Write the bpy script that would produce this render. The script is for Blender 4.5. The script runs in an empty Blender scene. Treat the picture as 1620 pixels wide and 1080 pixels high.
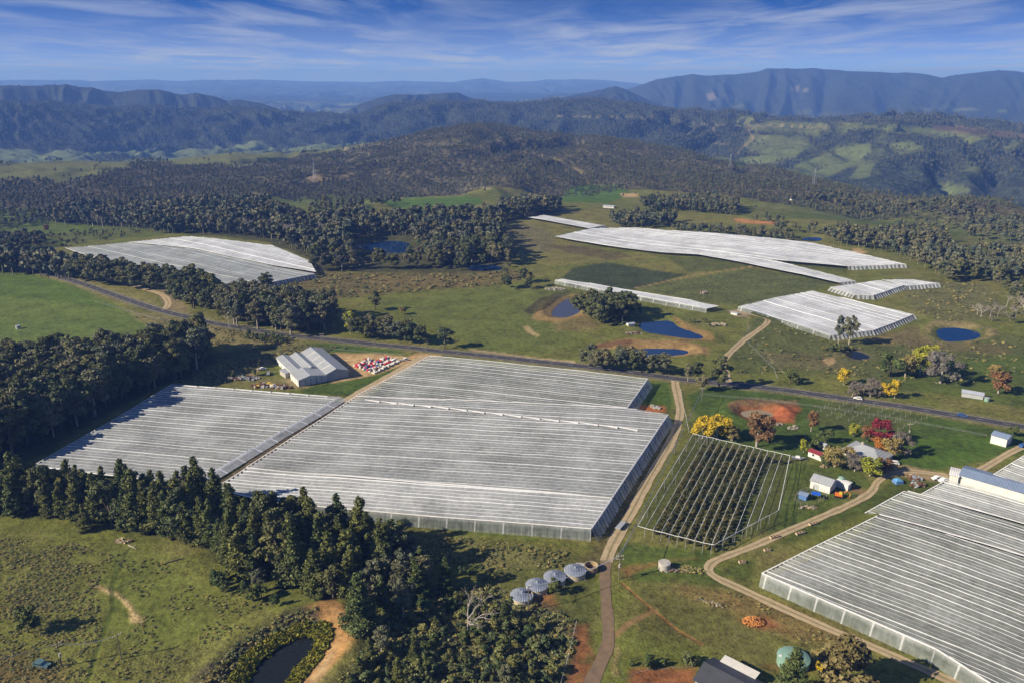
import bpy, math, random
import numpy as np
R = math.radians
random.seed(7)
RNG = np.random.default_rng(7)

# ------------------------------------------------------------------ camera, sky, sun, exposure
FPX, PITCH, CAMH = 1260.0, 18.5, 165.0
scene = bpy.context.scene
COL = scene.collection
cam_d = bpy.data.cameras.new('camera')
cam_d.sensor_width = 36.0
cam_d.lens = 36.0 * FPX / 1620.0
cam_d.clip_start = 1.0
cam_d.clip_end = 90000.0
cam = bpy.data.objects.new('camera', cam_d)
COL.objects.link(cam)
cam.location = (0, 0, CAMH)
cam.rotation_euler = (R(90 - PITCH), 0, 0)
scene.camera = cam

SUN_AZ = math.atan2(-15.0, -5.2)          # x, y of the way to the sun
SUN_EL = R(29.5)
sd = bpy.data.lights.new('sun', 'SUN')
sd.energy = 5.0
sd.angle = R(0.5)
sd.color = (1.0, 0.88, 0.70)
sun = bpy.data.objects.new('sun', sd)
COL.objects.link(sun)
sun.rotation_euler = (R(90) - SUN_EL, 0, math.pi - SUN_AZ)

w = bpy.data.worlds.new('World')
scene.world = w
w.use_nodes = True
nt = w.node_tree
nt.nodes.clear()
def N(nt, t, **kw):
    n = nt.nodes.new(t)
    for k, v in kw.items():
        if k.startswith('i_'):
            n.inputs[k[2:].replace('_', ' ')].default_value = v
        else:
            setattr(n, k, v)
    return n
def math_node(nt, op, a, b=None, c=None, clamp=False):
    n = nt.nodes.new('ShaderNodeMath')
    n.operation = op
    n.use_clamp = clamp
    for i, v in enumerate((a, b, c)):
        if v is None: continue
        if isinstance(v, (int, float)): n.inputs[i].default_value = v
        else: nt.links.new(v, n.inputs[i])
    return n.outputs[0]
def mix_col(nt, fac, a, b, blend='MIX'):
    n = nt.nodes.new('ShaderNodeMix')
    n.data_type = 'RGBA'
    n.blend_type = blend
    for i, v in ((0, fac), (6, a), (7, b)):
        if isinstance(v, (int, float)): n.inputs[i].default_value = v
        elif isinstance(v, tuple): n.inputs[i].default_value = (*v, 1) if len(v) == 3 else v
        else: nt.links.new(v, n.inputs[i])
    return n.outputs[2]
def maprange(nt, v, a, b, c=0.0, d=1.0):
    n = nt.nodes.new('ShaderNodeMapRange')
    nt.links.new(v, n.inputs[0])
    for i, x in enumerate((a, b, c, d)): n.inputs[i + 1].default_value = x
    return n.outputs[0]
tc = N(nt, 'ShaderNodeTexCoord')
sep = N(nt, 'ShaderNodeSeparateXYZ')
nt.links.new(tc.outputs['Generated'], sep.inputs[0])
zz = math_node(nt, 'MAXIMUM', sep.outputs[2], 0.0)
# the sky lightens fast towards the horizon: look the texture up at a raised elevation
zk = math_node(nt, 'ADD', math_node(nt, 'MULTIPLY', zz, 7.0), 0.05)
cmb = N(nt, 'ShaderNodeCombineXYZ')
nt.links.new(sep.outputs[0], cmb.inputs[0]); nt.links.new(sep.outputs[1], cmb.inputs[1]); nt.links.new(zk, cmb.inputs[2])
nrm = N(nt, 'ShaderNodeVectorMath', operation='NORMALIZE')
nt.links.new(cmb.outputs[0], nrm.inputs[0])
sky = N(nt, 'ShaderNodeTexSky', sky_type='NISHITA', sun_disc=False)
sky.sun_elevation = SUN_EL
sky.sun_rotation = SUN_AZ
sky.air_density = 1.0; sky.dust_density = 0.2; sky.ozone_density = 3.0; sky.altitude = 700
nt.links.new(nrm.outputs[0], sky.inputs[0])
skyc = mix_col(nt, 1.0, sky.outputs[0], (0.34, 0.74, 1.36), 'MULTIPLY')
# thin cirrus on a plane high above
zp = math_node(nt, 'ADD', zz, 0.035)
pu = math_node(nt, 'DIVIDE', sep.outputs[0], zp)
pv = math_node(nt, 'DIVIDE', sep.outputs[1], zp)
cl = N(nt, 'ShaderNodeCombineXYZ'); nt.links.new(pu, cl.inputs[0]); nt.links.new(pv, cl.inputs[1])
rot = N(nt, 'ShaderNodeMapping'); rot.inputs['Rotation'].default_value = (0, 0, R(14)); rot.inputs['Scale'].default_value = (0.75, 0.36, 1); rot.inputs['Location'].default_value = (3.1, 1.7, 0)
nt.links.new(cl.outputs[0], rot.inputs[0])
n1 = N(nt, 'ShaderNodeTexNoise', i_Scale=1.0, i_Detail=9.0, i_Roughness=0.6, i_Distortion=0.5); nt.links.new(rot.outputs[0], n1.inputs['Vector'])
n2 = N(nt, 'ShaderNodeTexNoise', i_Scale=0.35, i_Detail=3.0, i_Roughness=0.5); nt.links.new(rot.outputs[0], n2.inputs['Vector'])
c1 = maprange(nt, n1.outputs[0], 0.42, 0.68)
c2 = maprange(nt, n2.outputs[0], 0.30, 0.55)
cf = math_node(nt, 'MULTIPLY', c1, c2)
hz = maprange(nt, zz, 0.0, 0.075, 0.60, 0.0)       # a veil of thin cloud low down
cf = math_node(nt, 'ADD', math_node(nt, 'MULTIPLY', cf, 0.75), hz, clamp=True)
skyc = mix_col(nt, cf, skyc, (3.7, 4.35, 5.9))
bg = N(nt, 'ShaderNodeBackground', i_Strength=0.066)
nt.links.new(skyc, bg.inputs[0])
out = N(nt, 'ShaderNodeOutputWorld')
nt.links.new(bg.outputs[0], out.inputs[0])

vs = scene.view_settings
vs.view_transform = 'Standard'; vs.look = 'None'; vs.exposure = 0.74; vs.gamma = 1.0
cy = scene.cycles
cy.use_denoising = True
cy.max_bounces = 5; cy.diffuse_bounces = 2; cy.glossy_bounces = 2; cy.transmission_bounces = 2; cy.transparent_max_bounces = 12; cy.volume_bounces = 0

# ------------------------------------------------------------------ numbers: noise, polygons
_G = np.random.default_rng(11)
_ang = _G.uniform(0, 2 * np.pi, (256, 256))
_GX, _GY = np.cos(_ang), np.sin(_ang)
def perlin(x, y):
    xi = np.floor(x).astype(np.int64); yi = np.floor(y).astype(np.int64)
    fx = x - xi; fy = y - yi
    u = fx * fx * fx * (fx * (fx * 6 - 15) + 10); v = fy * fy * fy * (fy * (fy * 6 - 15) + 10)
    def g(i, j):
        a = (xi + i) & 255; b = (yi + j) & 255
        return _GX[a, b] * (fx - i) + _GY[a, b] * (fy - j)
    n0 = g(0, 0) * (1 - u) + g(1, 0) * u
    n1 = g(0, 1) * (1 - u) + g(1, 1) * u
    return (n0 * (1 - v) + n1 * v) * 1.5
def fbm(x, y, o=4, gain=0.5):
    s = 0; a = 1.0; t = 0
    for k in range(o):
        s = s + a * perlin(x + 13.7 * k, y - 7.3 * k); t += a
        x = x * 2.03; y = y * 2.03; a *= gain
    return s / t
def sstep(a, b, x):
    t = np.clip((x - a) / (b - a), 0, 1)
    return t * t * (3 - 2 * t)
def sdf(poly, x, y, closed=True):
    """signed distance (negative inside) to a polygon, or distance to a polyline"""
    p = np.asarray(poly, float); n = len(p)
    d = np.full(x.shape, 1e18); s = np.zeros(x.shape, bool)
    for i in range(n if closed else n - 1):
        a = p[i]; b = p[(i + 1) % n]
        ex, ey = b - a
        wx = x - a[0]; wy = y - a[1]
        t = np.clip((wx * ex + wy * ey) / (ex * ex + ey * ey + 1e-12), 0, 1)
        d = np.minimum(d, (wx - ex * t) ** 2 + (wy - ey * t) ** 2)
        if closed and abs(ey) > 1e-12:
            c = (a[1] <= y) != (b[1] <= y)
            s ^= c & (wx < ex * wy / ey)
    d = np.sqrt(d)
    return np.where(s, -d, d) if closed else d

# ------------------------------------------------------------------ pixels to directions
CP, SP = math.cos(R(PITCH)), math.sin(R(PITCH))
def px_dir(x, y):
    dx = np.asarray(x, float) - 810; dy = 540 - np.asarray(y, float)
    return dx, FPX * CP + dy * SP, -FPX * SP + dy * CP
def px_az_el(x, y):
    a, b, c = px_dir(x, y)
    return np.arctan2(a, b), c / np.hypot(a, b)
def to_px(X, Y, Z):
    z = Z - CAMH
    f = Y * CP - z * SP; u = Y * SP + z * CP
    f = np.where(f < 1, 1, f)
    return 810 + FPX * X / f, 540 - FPX * u / f

# ------------------------------------------------------------------ terrain: crest lines of the ranges, read as bearing and elevation
def row(pts, r):
    """pts: (x, y) of a crest; r: distance, number or (x, r) list -> functions of bearing"""
    x = np.array([p[0] for p in pts], float); y = np.array([p[1] for p in pts], float)
    az, el = px_az_el(x, y)
    if isinstance(r, (int, float)): r = [(0, r)]
    ra, _ = px_az_el(np.array([q[0] for q in r], float), 250.0)
    rv = np.array([q[1] for q in r], float)
    def f(a):
        rr = np.interp(a, ra, rv)
        return rr, CAMH + rr * np.interp(a, az, el)
    return f
def flat(zs, r):
    ra, _ = px_az_el(np.array([q[0] for q in r], float), 250.0); rv = np.array([q[1] for q in r], float)
    za, _ = px_az_el(np.array([q[0] for q in zs], float), 250.0); zv = np.array([q[1] for q in zs], float)
    return lambda a: (np.interp(a, ra, rv), np.interp(a, za, zv))
NODES = [
    (flat([(0, 0)], [(0, 0.0)]), 1.0),
    (flat([(0, 0)], [(0, 900), (400, 1000), (900, 1080), (1300, 1000), (1620, 850)]), 1.0),
    (flat([(-300, -14), (300, -14), (700, -16), (1100, -10), (1620, -14)], [(0, 1150), (400, 1280), (900, 1330), (1300, 1180), (1620, 1040)]), 8.0),
    (row([(-600, 270), (-100, 264), (0, 262), (104, 258), (213, 257), (259, 254), (363, 244), (454, 244), (555, 233), (633, 220), (659, 212), (734, 200), (789, 198), (826, 203), (870, 211), (966, 218), (1007, 226), (1085, 239), (1137, 255), (1220, 268), (1304, 291), (1355, 305), (1430, 312), (1537, 320), (1620, 330), (1900, 350)],
         [(-300, 1750), (0, 1800), (250, 1900), (500, 2150), (800, 2250), (1000, 2100), (1200, 1800), (1350, 1450), (1620, 1200)]), 17.0),
    (flat([(-300, -132), (400, -132), (700, -90), (1200, -120), (1620, -150)], [(-300, 2450), (300, 2500), (800, 2700), (1200, 2300), (1400, 1950), (1620, 1850)]), 6.0),
    (flat([(-300, -128), (400, -128), (700, -95), (1200, -95), (1620, -125)], [(-300, 3500), (300, 3600), (500, 3500), (900, 3000), (1200, 2500), (1400, 2150), (1620, 2100)]), 18.0),
    (row([(-600, 165), (0, 161), (78, 160), (111, 168), (148, 172), (181, 173), (246, 168), (298, 173), (389, 172), (420, 174), (465, 178), (504, 183), (568, 185), (592, 172), (612, 165), (662, 163), (700, 166), (737, 163), (820, 165), (854, 161), (878, 157), (904, 161), (955, 160), (981, 165), (1007, 165), (1033, 170), (1072, 175), (1111, 179), (1163, 182), (1215, 188), (1252, 197), (1319, 197), (1376, 194), (1407, 191), (1459, 192), (1498, 198), (1550, 206), (1620, 216), (1900, 225)],
         [(-300, 4200), (400, 4300), (600, 4100), (900, 3900), (1150, 3600), (1250, 3300), (1620, 3000)]), 32.0),
    (flat([(-300, -60), (500, -90), (1000, -60), (1620, -60)], [(-300, 4600), (500, 4800), (900, 4700), (1200, 4200), (1620, 4200)]), 22.0),
    (row([(-600, 138), (0, 136), (52, 136), (85, 132), (143, 139), (189, 146), (220, 143), (251, 143), (285, 150), (311, 148), (337, 152), (360, 160), (376, 157), (410, 164), (447, 176), (480, 184), (530, 182), (566, 168), (607, 153), (623, 150), (659, 151), (685, 148), (724, 147), (745, 155), (776, 162), (830, 166), (891, 153), (924, 148), (956, 141), (974, 137), (992, 143), (1030, 160), (1100, 180), (1620, 215)],
         [(-300, 5300), (400, 5300), (700, 5600), (950, 6600), (1620, 5600)]), 20.0),
    (flat([(-300, -120), (900, -150), (1100, -150), (1620, -120)], [(-300, 6300), (900, 7000), (1100, 6100), (1620, 5900)]), 30.0),
    (row([(-600, 150), (0, 152), (400, 160), (600, 162), (800, 160), (900, 152), (960, 146), (992, 143), (1020, 133), (1039, 126), (1072, 121), (1093, 118), (1119, 121), (1184, 116), (1212, 109), (1234, 109), (1286, 108), (1311, 109), (1343, 114), (1392, 115), (1433, 115), (1470, 119), (1490, 124), (1511, 119), (1581, 111), (1620, 115), (1900, 105)],
         [(-300, 9500), (800, 9500), (1000, 8300), (1300, 8200), (1620, 8600)]), 26.0),
    (flat([(-300, -110), (1620, -110)], [(-300, 12500), (1620, 12500)]), 30.0),
    (row([(-600, 128), (0, 127), (127, 127), (145, 129), (238, 126), (285, 129), (321, 127), (363, 127), (415, 126), (485, 129), (581, 130), (638, 128), (711, 131), (763, 124), (804, 130), (839, 129), (867, 126), (917, 126), (955, 127), (1015, 133), (1620, 130)], 18500), 40.0),
    (flat([(0, -350)], [(0, 20500)]), 20.0),
]
def terrain0(X, Y, full=False):
    X = np.asarray(X, float); Y = np.asarray(Y, float)
    a = np.arctan2(X, Y); r = np.hypot(X, Y)
    aw = a + 0.004 * perlin(X / 300, Y / 300)
    z = np.zeros_like(r); amp = np.zeros_like(r); seg = np.zeros_like(r); cr = np.zeros_like(r)
    pr = None
    crest = {3, 6, 8, 10, 12}
    for k, (f, am) in enumerate(NODES):
        rk, zk = f(a)
        if pr is not None:
            m = (r >= pr) & (r < rk) if k < len(NODES) - 1 else (r >= pr)
            t = np.clip((r - pr) / np.maximum(rk - pr, 1), 0, 1)
            ts = 0.45 * t + 0.55 * t * t * (3 - 2 * t)
            if k == 3 or k == 4: ts = t * t * (3 - 2 * t)
            zz_ = pz + (zk - pz) * ts
            aa = pa + (am - pa) * t
            # relief is fullest on the flank, small on the crest itself
            if k in crest: aa = aa * (1 - 0.86 * sstep(0.72, 1.0, t))
            elif k - 1 in crest: aa = aa * (0.14 + 0.86 * sstep(0.0, 0.3, t))
            z = np.where(m, zz_, z); amp = np.where(m, aa, amp); seg = np.where(m, k - 1 + t, seg)
        pr, pz, pa = rk, zk, am
    L = np.interp(r, [0, 900, 1500, 3000, 5000, 8000, 18000], [150, 170, 210, 190, 200, 300, 900])
    # spurs and gullies: ridged noise drawn out along the fall of the flank
    far = r > 1050
    g = np.zeros_like(r)
    if far.any():
        xf, yf, rf, af = X[far], Y[far], r[far], a[far]
        u = xf / L[far]; v = yf / (L[far] * 2.6)
        wv = 0.9 * perlin(xf / (L[far] * 2.1) + 5, yf / (L[far] * 2.1)) + 0.35 * perlin(xf / (L[far] * .8) + 15, yf / (L[far] * .8))
        uu = u - v * 1.9 + wv
        rd = 1.05 - np.sqrt(perlin(uu, v) ** 2 + .012) * 2.1
        rd2 = 1.05 - np.sqrt(perlin((u + v * 2.2) * 2.1 + 9 + wv, v * 2.9 + 3) ** 2 + .01) * 2.1
        lf = perlin(u * 0.45 + 31, v * 0.6)
        g[far] = (1.0 * (rd - 0.45) + 0.42 * (rd2 - 0.45) + 0.25 * lf + 0.10 * fbm(xf / 60, yf / 60, 2)) * sstep(1050, 1250, rf)
    near = 1.6 * perlin(X / 170 + 3, Y / 170) + 0.5 * perlin(X / 55, Y / 55 + 9) + 0.10 * perlin(X / 14, Y / 14)
    # the land rolls more beyond the highway
    roll = 4.0 * perlin(X / 260 + 1.3, Y / 260 + 4.1) * sstep(430, 620, r) * (1 - sstep(1400, 2000, r))
    z = z + amp * g * np.interp(r, [2400, 3000], [1.6, 1.9]) * (1 - .7 * sstep(-.24, -.38, a) * (1 - sstep(3200, 3500, r))) + near * (1 - sstep(2500, 3500, r)) + roll
    if full: return z, seg, r, a, g
    return z
def cast(x, y, h=0.0, ground=terrain0):
    """where the ray through photo pixel (x, y) meets the ground (raised by h)"""
    x = np.atleast_1d(np.asarray(x, float)); y = np.atleast_1d(np.asarray(y, float))
    dx, dy, dz = px_dir(x, y)
    s = np.hypot(dx, dy)
    ux, uy, uz = dx / s, dy / s, dz / s
    tp = (CAMH - h - 9) / np.maximum(-uz, 0.01)
    t = np.where(tp < 900, tp * 0.985, 900.0)
    hit = np.zeros(t.shape, bool); lo = t.copy()
    for k in range(900):
        z = CAMH + uz * t - ground(ux * t, uy * t) - h
        hit |= z < 0
        if hit.all(): break
        lo = np.where(hit, lo, t)
        t = np.where(hit, t, t + np.maximum(1.5, t * 0.012))
        if (t[~hit] > 19000).all(): break
    hi = np.where(hit, t, lo)
    for k in range(15):
        m = (lo + hi) / 2
        z = CAMH + uz * m - ground(ux * m, uy * m) - h
        hi = np.where(z < 0, m, hi); lo = np.where(z < 0, lo, m)
    return np.stack([ux * hi, uy * hi], -1)
# ---- ponds: (outline of the water in the photo, water level below its bank, bank width)
PONDS_PX = {
    'roadside': [(873, 493), (886, 478), (905, 470), (925, 473), (922, 488), (900, 499), (878, 500)],
    'deep blue': [(1008, 512), (1030, 508), (1062, 506), (1070, 516), (1095, 524), (1118, 534), (1090, 534), (1050, 528), (1022, 524)],
    'long': [(1000, 550), (1040, 549), (1080, 551), (1092, 556), (1070, 560), (1020, 560), (1002, 557)],
    'tan': [(1172, 650), (1188, 645), (1212, 647), (1225, 653), (1218, 657), (1195, 660), (1178, 657)],
    'teardrop': [(1480, 522), (1500, 516), (1530, 518), (1553, 525), (1545, 533), (1515, 538), (1492, 538)],
    'forest': [(560, 386), (590, 381), (625, 378), (648, 381), (650, 397), (615, 400), (578, 394)],
    'small': [(736, 420), (760, 417), (796, 421), (790, 427), (750, 428)],
    'creek': [(1272, 375), (1299, 375), (1299, 381), (1270, 380)],
    'marsh': [(1338, 556), (1352, 554), (1378, 563), (1366, 568), (1344, 565)],
    'reed': [(385, 1085), (405, 1050), (440, 1020), (480, 1001), (500, 1006), (498, 1025), (470, 1055), (445, 1090), (400, 1110)],
}
POND_DROP = {'roadside': (1.6, 9), 'deep blue': (1.2, 9), 'long': (1.8, 9), 'tan': (2.2, 8), 'teardrop': (1.6, 8), 'forest': (1.2, 14), 'small': (0.8, 10), 'creek': (0.5, 10), 'marsh': (0.5, 6), 'reed': (3.0, 12)}
PONDS = {}
for k, p in PONDS_PX.items():
    q = np.array(p, float)
    W = cast(q[:, 0], q[:, 1])
    # round the outline off
    for _ in range(2):
        nx = np.roll(W, -1, 0)
        W = np.stack([0.75 * W + 0.25 * nx, 0.25 * W + 0.75 * nx], 1).reshape(-1, 2)
    c = W.mean(0)
    zc = float(terrain0(W[:, 0], W[:, 1]).min())
    PONDS[k] = (W, zc - POND_DROP[k][0] * 0.35, POND_DROP[k][0], POND_DROP[k][1], c, np.abs(W - c).max() + 60)
def terrain(X, Y):
    X = np.asarray(X, float); Y = np.asarray(Y, float)
    z = np.array(terrain0(X, Y), float, copy=True)
    for W, lv, dr, bw, c, ext in PONDS.values():
        m = (np.abs(X - c[0]) < ext) & (np.abs(Y - c[1]) < ext)
        if not m.any(): continue
        d = sdf(W, X[m], Y[m]) + 0.8 * perlin(X[m] / 6, Y[m] / 6)
        zl = z[m]
        bed = lv - 0.3 - np.clip(-d, 0, 4) * 0.35
        bank = lv + np.clip(d, 0, None) / bw * dr
        k = sstep(0, bw * 1.6, d)
        z[m] = np.where(d < 0, bed, (bank - 0.3 * (1 - sstep(0, 1.5, d))) * (1 - k) + zl * k + dr * 0.45 * np.exp(-((d - bw) / (bw * 0.42)) ** 2))
    return z
def P(x, y, h=0.0):
    """a list of photo pixels -> world xy array"""
    return cast(x, y, h, terrain)
def P1(x, y, h=0.0):
    p = cast([x], [y], h, terrain)[0]
    return float(p[0]), float(p[1]), float(terrain(p[0:1], p[1:2])[0])
def PL(pts, h=0.0):
    q = np.array(pts, float)
    return cast(q[:, 0], q[:, 1], h, terrain)

# ------------------------------------------------------------------ the ground mesh
def tag(o, label=None, cat=None, group=None, kind=None):
    if label: o['label'] = label
    if cat: o['category'] = cat
    if group: o['group'] = group
    if kind: o['kind'] = kind
    return o
def mesh_np(name, V, F, mats, parent=None, mi=None, smooth=False, link=True, tris=None):
    """V (n,3); F (m,4) quads or (m,3) triangles"""
    me = bpy.data.meshes.new(name)
    V = np.asarray(V, np.float32); F = np.asarray(F, np.int32)
    nf, k = F.shape
    me.vertices.add(len(V)); me.vertices.foreach_set('co', V.ravel())
    me.loops.add(nf * k); me.loops.foreach_set('vertex_index', F.ravel())
    me.polygons.add(nf); me.polygons.foreach_set('loop_start', np.arange(0, nf * k, k, dtype=np.int32))
    if mi is not None: me.polygons.foreach_set('material_index', np.asarray(mi, np.int32))
    me.polygons.foreach_set('use_smooth', np.full(nf, smooth, bool))
    for m in (mats if isinstance(mats, (list, tuple)) else [mats]): me.materials.append(m)
    me.update(calc_edges=True)
    me.validate()
    if not link: return me
    o = bpy.data.objects.new(name, me)
    COL.objects.link(o)
    if parent: o.parent = parent
    return o
def vcol(me, name, C):
    at = me.color_attributes.new(name, 'FLOAT_COLOR', 'POINT')
    C = np.asarray(C, np.float32)
    if C.shape[1] == 3: C = np.concatenate([C, np.ones((len(C), 1), np.float32)], 1)
    at.data.foreach_set('color', C.ravel())

azs = np.concatenate([np.arange(-180, -44, 4.0), np.arange(-44, 44.01, 0.062), np.arange(47, 180.1, 4.0)])
dep = np.arange(70, 7.6, -0.105)
rs = np.concatenate([[3.0, 25.0], CAMH / np.tan(np.radians(dep)), np.arange(1250, 2500, 9), np.arange(2500, 4600, 10), np.arange(4600, 9000, 22), np.arange(9000, 20600, 110)])
A, RR = np.meshgrid(np.radians(azs), rs)
GX, GY = RR * np.sin(A), RR * np.cos(A)
shape = GX.shape
gx, gy = GX.ravel(), GY.ravel()
_, gseg, gr, ga, gg = terrain0(gx, gy, True)
gz = terrain(gx, gy)
gpx, gpy = to_px(gx, gy, gz)

# true colours of the ground (no light in them)
def C3(r, g, b): return np.array([r, g, b], float)
GRASS = C3(.108, .120, .026); LUSH = C3(.082, .116, .022); OLIVE = C3(.150, .136, .042); DRY = C3(.17, .145, .062)
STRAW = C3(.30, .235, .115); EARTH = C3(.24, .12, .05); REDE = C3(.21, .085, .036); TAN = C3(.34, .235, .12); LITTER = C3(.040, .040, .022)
BUSHF = C3(.032, .040, .026); ROCK = C3(.36, .30, .23); GRAVEL = C3(.30, .24, .155); PALE = C3(.115, .125, .055)
n_a = fbm(gx / 90, gy / 90, 4); n_b = fbm(gx / 28 + 40, gy / 28, 4); n_c = fbm(gx / 9 + 4, gy / 9 + 70, 3)
col = np.tile(GRASS, (len(gx), 1))
def blend(mask, c):
    global col
    col = col * (1 - mask[:, None]) + np.asarray(c) * mask[:, None]
blend(sstep(-0.15, 0.45, n_a + 0.4 * n_b) * 0.75, OLIVE)
blend(sstep(0.05, 0.5, n_b - 0.2 * n_a) * 0.4, DRY)
tuft = np.full(len(gx), 0.5)
forest = np.zeros(len(gx))
def region(pts, c, soft=3.0, amp=4.0, op=1.0, tf=None, closed=True, width=0.0, nz=None):
    """paint a kind of ground inside a photo outline (or along a line, width in metres)"""
    W = PL(pts)
    lo = W.min(0) - 40 - width; hi = W.max(0) + 40 + width
    m = np.where((gx > lo[0]) & (gx < hi[0]) & (gy > lo[1]) & (gy < hi[1]) & (gr < 2400))[0]
    if len(m) == 0: return
    d = sdf(W, gx[m], gy[m], closed) - width
    d = d + amp * (n_b[m] * 0.7 + n_c[m] * 0.5)
    k = (1 - sstep(-soft, soft, d)) * op
    if nz is not None: k = k * sstep(nz - 0.25, nz + 0.25, n_c[m] + 0.6 * n_b[m])
    col[m] = col[m] * (1 - k[:, None]) + np.asarray(c) * k[:, None]
    if tf is not None: tuft[m] = tuft[m] * (1 - k) + tf * k

# --- beyond the plateau: forest on the flanks, pasture on the floors
fz = np.zeros(len(gx))
s = gseg
fz = np.where((s >= 2.0) & (s < 3.95), sstep(-0.9, -0.5, n_a * 0.0 + 1), fz)
floor = (s >= 3.0) & (s < 5.15)
fz = np.where(s >= 5.05, 1.0, fz)
far = s > 2.0
# valley floor pasture and the lower spurs at the left
blend(np.where(far, 0.8, 0), C3(.078, .094, .034))
left = gpx < 560
fz = np.where(far & (s >= 2) & (s < 4.0) & (s > 3.02), 0.3, fz)
vf = (s > 3.2) & (s < 5.3) & left
fz = np.where(vf, sstep(0.16, 0.32, fbm(gx / 260, gy / 130, 3) + np.where(s > 5.0, (s - 5.0) * 5.0 + .1, -0.08)), fz)
fz = np.where((s >= 5.3) & (s < 7) & left, 1.0, fz)
blend(np.where(vf, .7, 0), C3(.095, .125, .055))
# the farmed hill at the right: woods in the gullies, grass on the spurs
rh = (s >= 4.0) & (s < 6.02) & (gpx + 50 * n_a > 1175)
fz = np.where(rh, sstep(-0.40, -0.04, fbm(gx / 190 + 2, gy / 240, 4) - gg * 0.25 + sstep(1340, 1450, gpx) * np.where(s < 5.72, 0.45, -0.1) + np.where(s < 5.18, .2, -.15)), fz)
# cleared spots on the middle range and rough far country
far6 = s >= 10.9
fz = np.where(far6, 0.55 + 0.5 * sstep(-0.1, 0.3, fbm(gx / 900, gy / 900, 4)), fz)
far5 = (s >= 8.9) & (s < 10.0) & (gpx < 990)
fz = np.where(far5, sstep(-0.25, 0.2, fbm(gx / 500, gy / 700, 4)), fz)
far5b = (s >= 8.9) & (s < 9.35) & (gpx >= 990)
fz = np.where(far5b, sstep(-0.45, -0.1, fbm(gx / 260, gy / 400, 4)), fz)
def pxregion(pts, rmin, rmax, val=0.0, c=None, amp=3.0, soft=2.0, op=1.0):
    """a clearing (or wood) on the face of a far hill between two distances"""
    q = np.array(pts, float)
    m = np.where((gr > rmin) & (gr < rmax) & (gpx > q[:, 0].min() - 15) & (gpx < q[:, 0].max() + 15) & (gpy > q[:, 1].min() - 15) & (gpy < q[:, 1].max() + 15))[0]
    if len(m) == 0: return
    d = sdf(q, gpx[m], gpy[m]) + amp * (fbm(gx[m] / 60, gy[m] / 60, 3))
    k = (1 - sstep(-soft, soft, d)) * op
    fz[m] = fz[m] * (1 - k) + val * k
    if c is not None: col[m] = col[m] * (1 - k[:, None]) + np.asarray(c) * k[:, None]
def pxline(pts, rmin, rmax, w, c, op=1.0, amp=0.8):
    q = np.array(pts, float)
    m = np.where((gr > rmin) & (gr < rmax) & (gpx > q[:, 0].min() - 8) & (gpx < q[:, 0].max() + 8) & (gpy > q[:, 1].min() - 8) & (gpy < q[:, 1].max() + 8))[0]
    if len(m) == 0: return
    d = sdf(q, gpx[m], gpy[m], False) - w + amp * fbm(gx[m] / 40, gy[m] / 40, 3)
    k = (1 - sstep(-0.5, 0.8, d)) * op
    fz[m] = fz[m] * (1 - k)
    col[m] = col[m] * (1 - k[:, None]) + np.asarray(c) * k[:, None]
HILLP = C3(.12, .13, .045)
CLEARINGS = [  # open grass on the wooded hill
    ([(-80, 262), (0, 262), (104, 255), (215, 254), (213, 260), (180, 270), (130, 282), (95, 291), (60, 284), (20, 280), (-80, 290)], HILLP),
    ([(255, 255), (300, 244), (363, 238), (430, 240), (480, 240), (470, 250), (420, 256), (370, 266), (330, 262), (290, 262)], HILLP),
    ([(480, 240), (555, 228), (633, 214), (659, 206), (690, 205), (650, 216), (600, 226), (560, 237), (500, 246)], HILLP),
    ([(660, 238), (700, 222), (760, 212), (830, 208), (830, 214), (770, 220), (720, 230), (680, 240)], C3(.11, .11, .05)),
    ([(470, 290), (495, 276), (520, 280), (560, 272), (560, 278), (520, 286), (490, 290)], C3(.22, .17, .09)),
]
for pts, c in CLEARINGS: pxregion(pts, 1300, 2700, 0.55 if pts[0] == (660, 238) else 0.0, c)
for pts in ([(730, 262), (770, 245), (800, 236)], [(600, 300), (640, 282), (660, 272)], [(680, 275), (720, 255), (760, 240)], [(735, 300), (760, 296), (775, 300)], [(545, 236), (600, 228), (650, 212)], [(470, 290), (500, 278)]):
    pxline(pts, 1200, 2400, 1.1, ROCK * .8, 0.6, 3.0)
pxline([(830, 240), (855, 248), (880, 252), (900, 262), (925, 276)], 1200, 2400, 1.0, STRAW, .8, 0.5)
pxline([(880, 184), (1000, 186), (1060, 188), (1090, 196), (1190, 200), (1320, 200)], 2600, 4500, 0.7, C3(.20, .17, .10), .8, .5)
for pts in ([(1085, 215), (1098, 203), (1100, 200)], [(1130, 210), (1128, 201)], [(1185, 208), (1183, 200)], [(1164, 246), (1180, 228), (1192, 218), (1185, 210)], [(1105, 224), (1140, 228), (1160, 228)]):
    pxline(pts, 2400, 4500, 1.2, C3(.2, .14, .08), .7, 1.2)
for pts in ([(1150, 262), (1170, 250), (1215, 243), (1240, 236), (1285, 228), (1255, 252), (1215, 262), (1175, 266)], [(1215, 280), (1260, 262), (1330, 232), (1375, 228), (1380, 240), (1350, 262), (1300, 284), (1255, 292)], [(1340, 285), (1360, 262), (1385, 258), (1375, 280)], [(1390, 202), (1500, 201), (1530, 208), (1500, 214), (1400, 210)], [(1450, 305), (1480, 295), (1510, 290), (1535, 300), (1530, 312), (1470, 312)], [(1400, 228), (1440, 222), (1470, 238), (1420, 245)]):
    pxregion(pts, 1800, 3500, 0.0, C3(.088, .108, .036), 4, 2)
pxregion([(1470, 196), (1560, 203), (1640, 214), (1640, 221), (1550, 214), (1480, 206)], 2400, 3500, 0.3, C3(.12, .085, .05), 3, 2)
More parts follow.
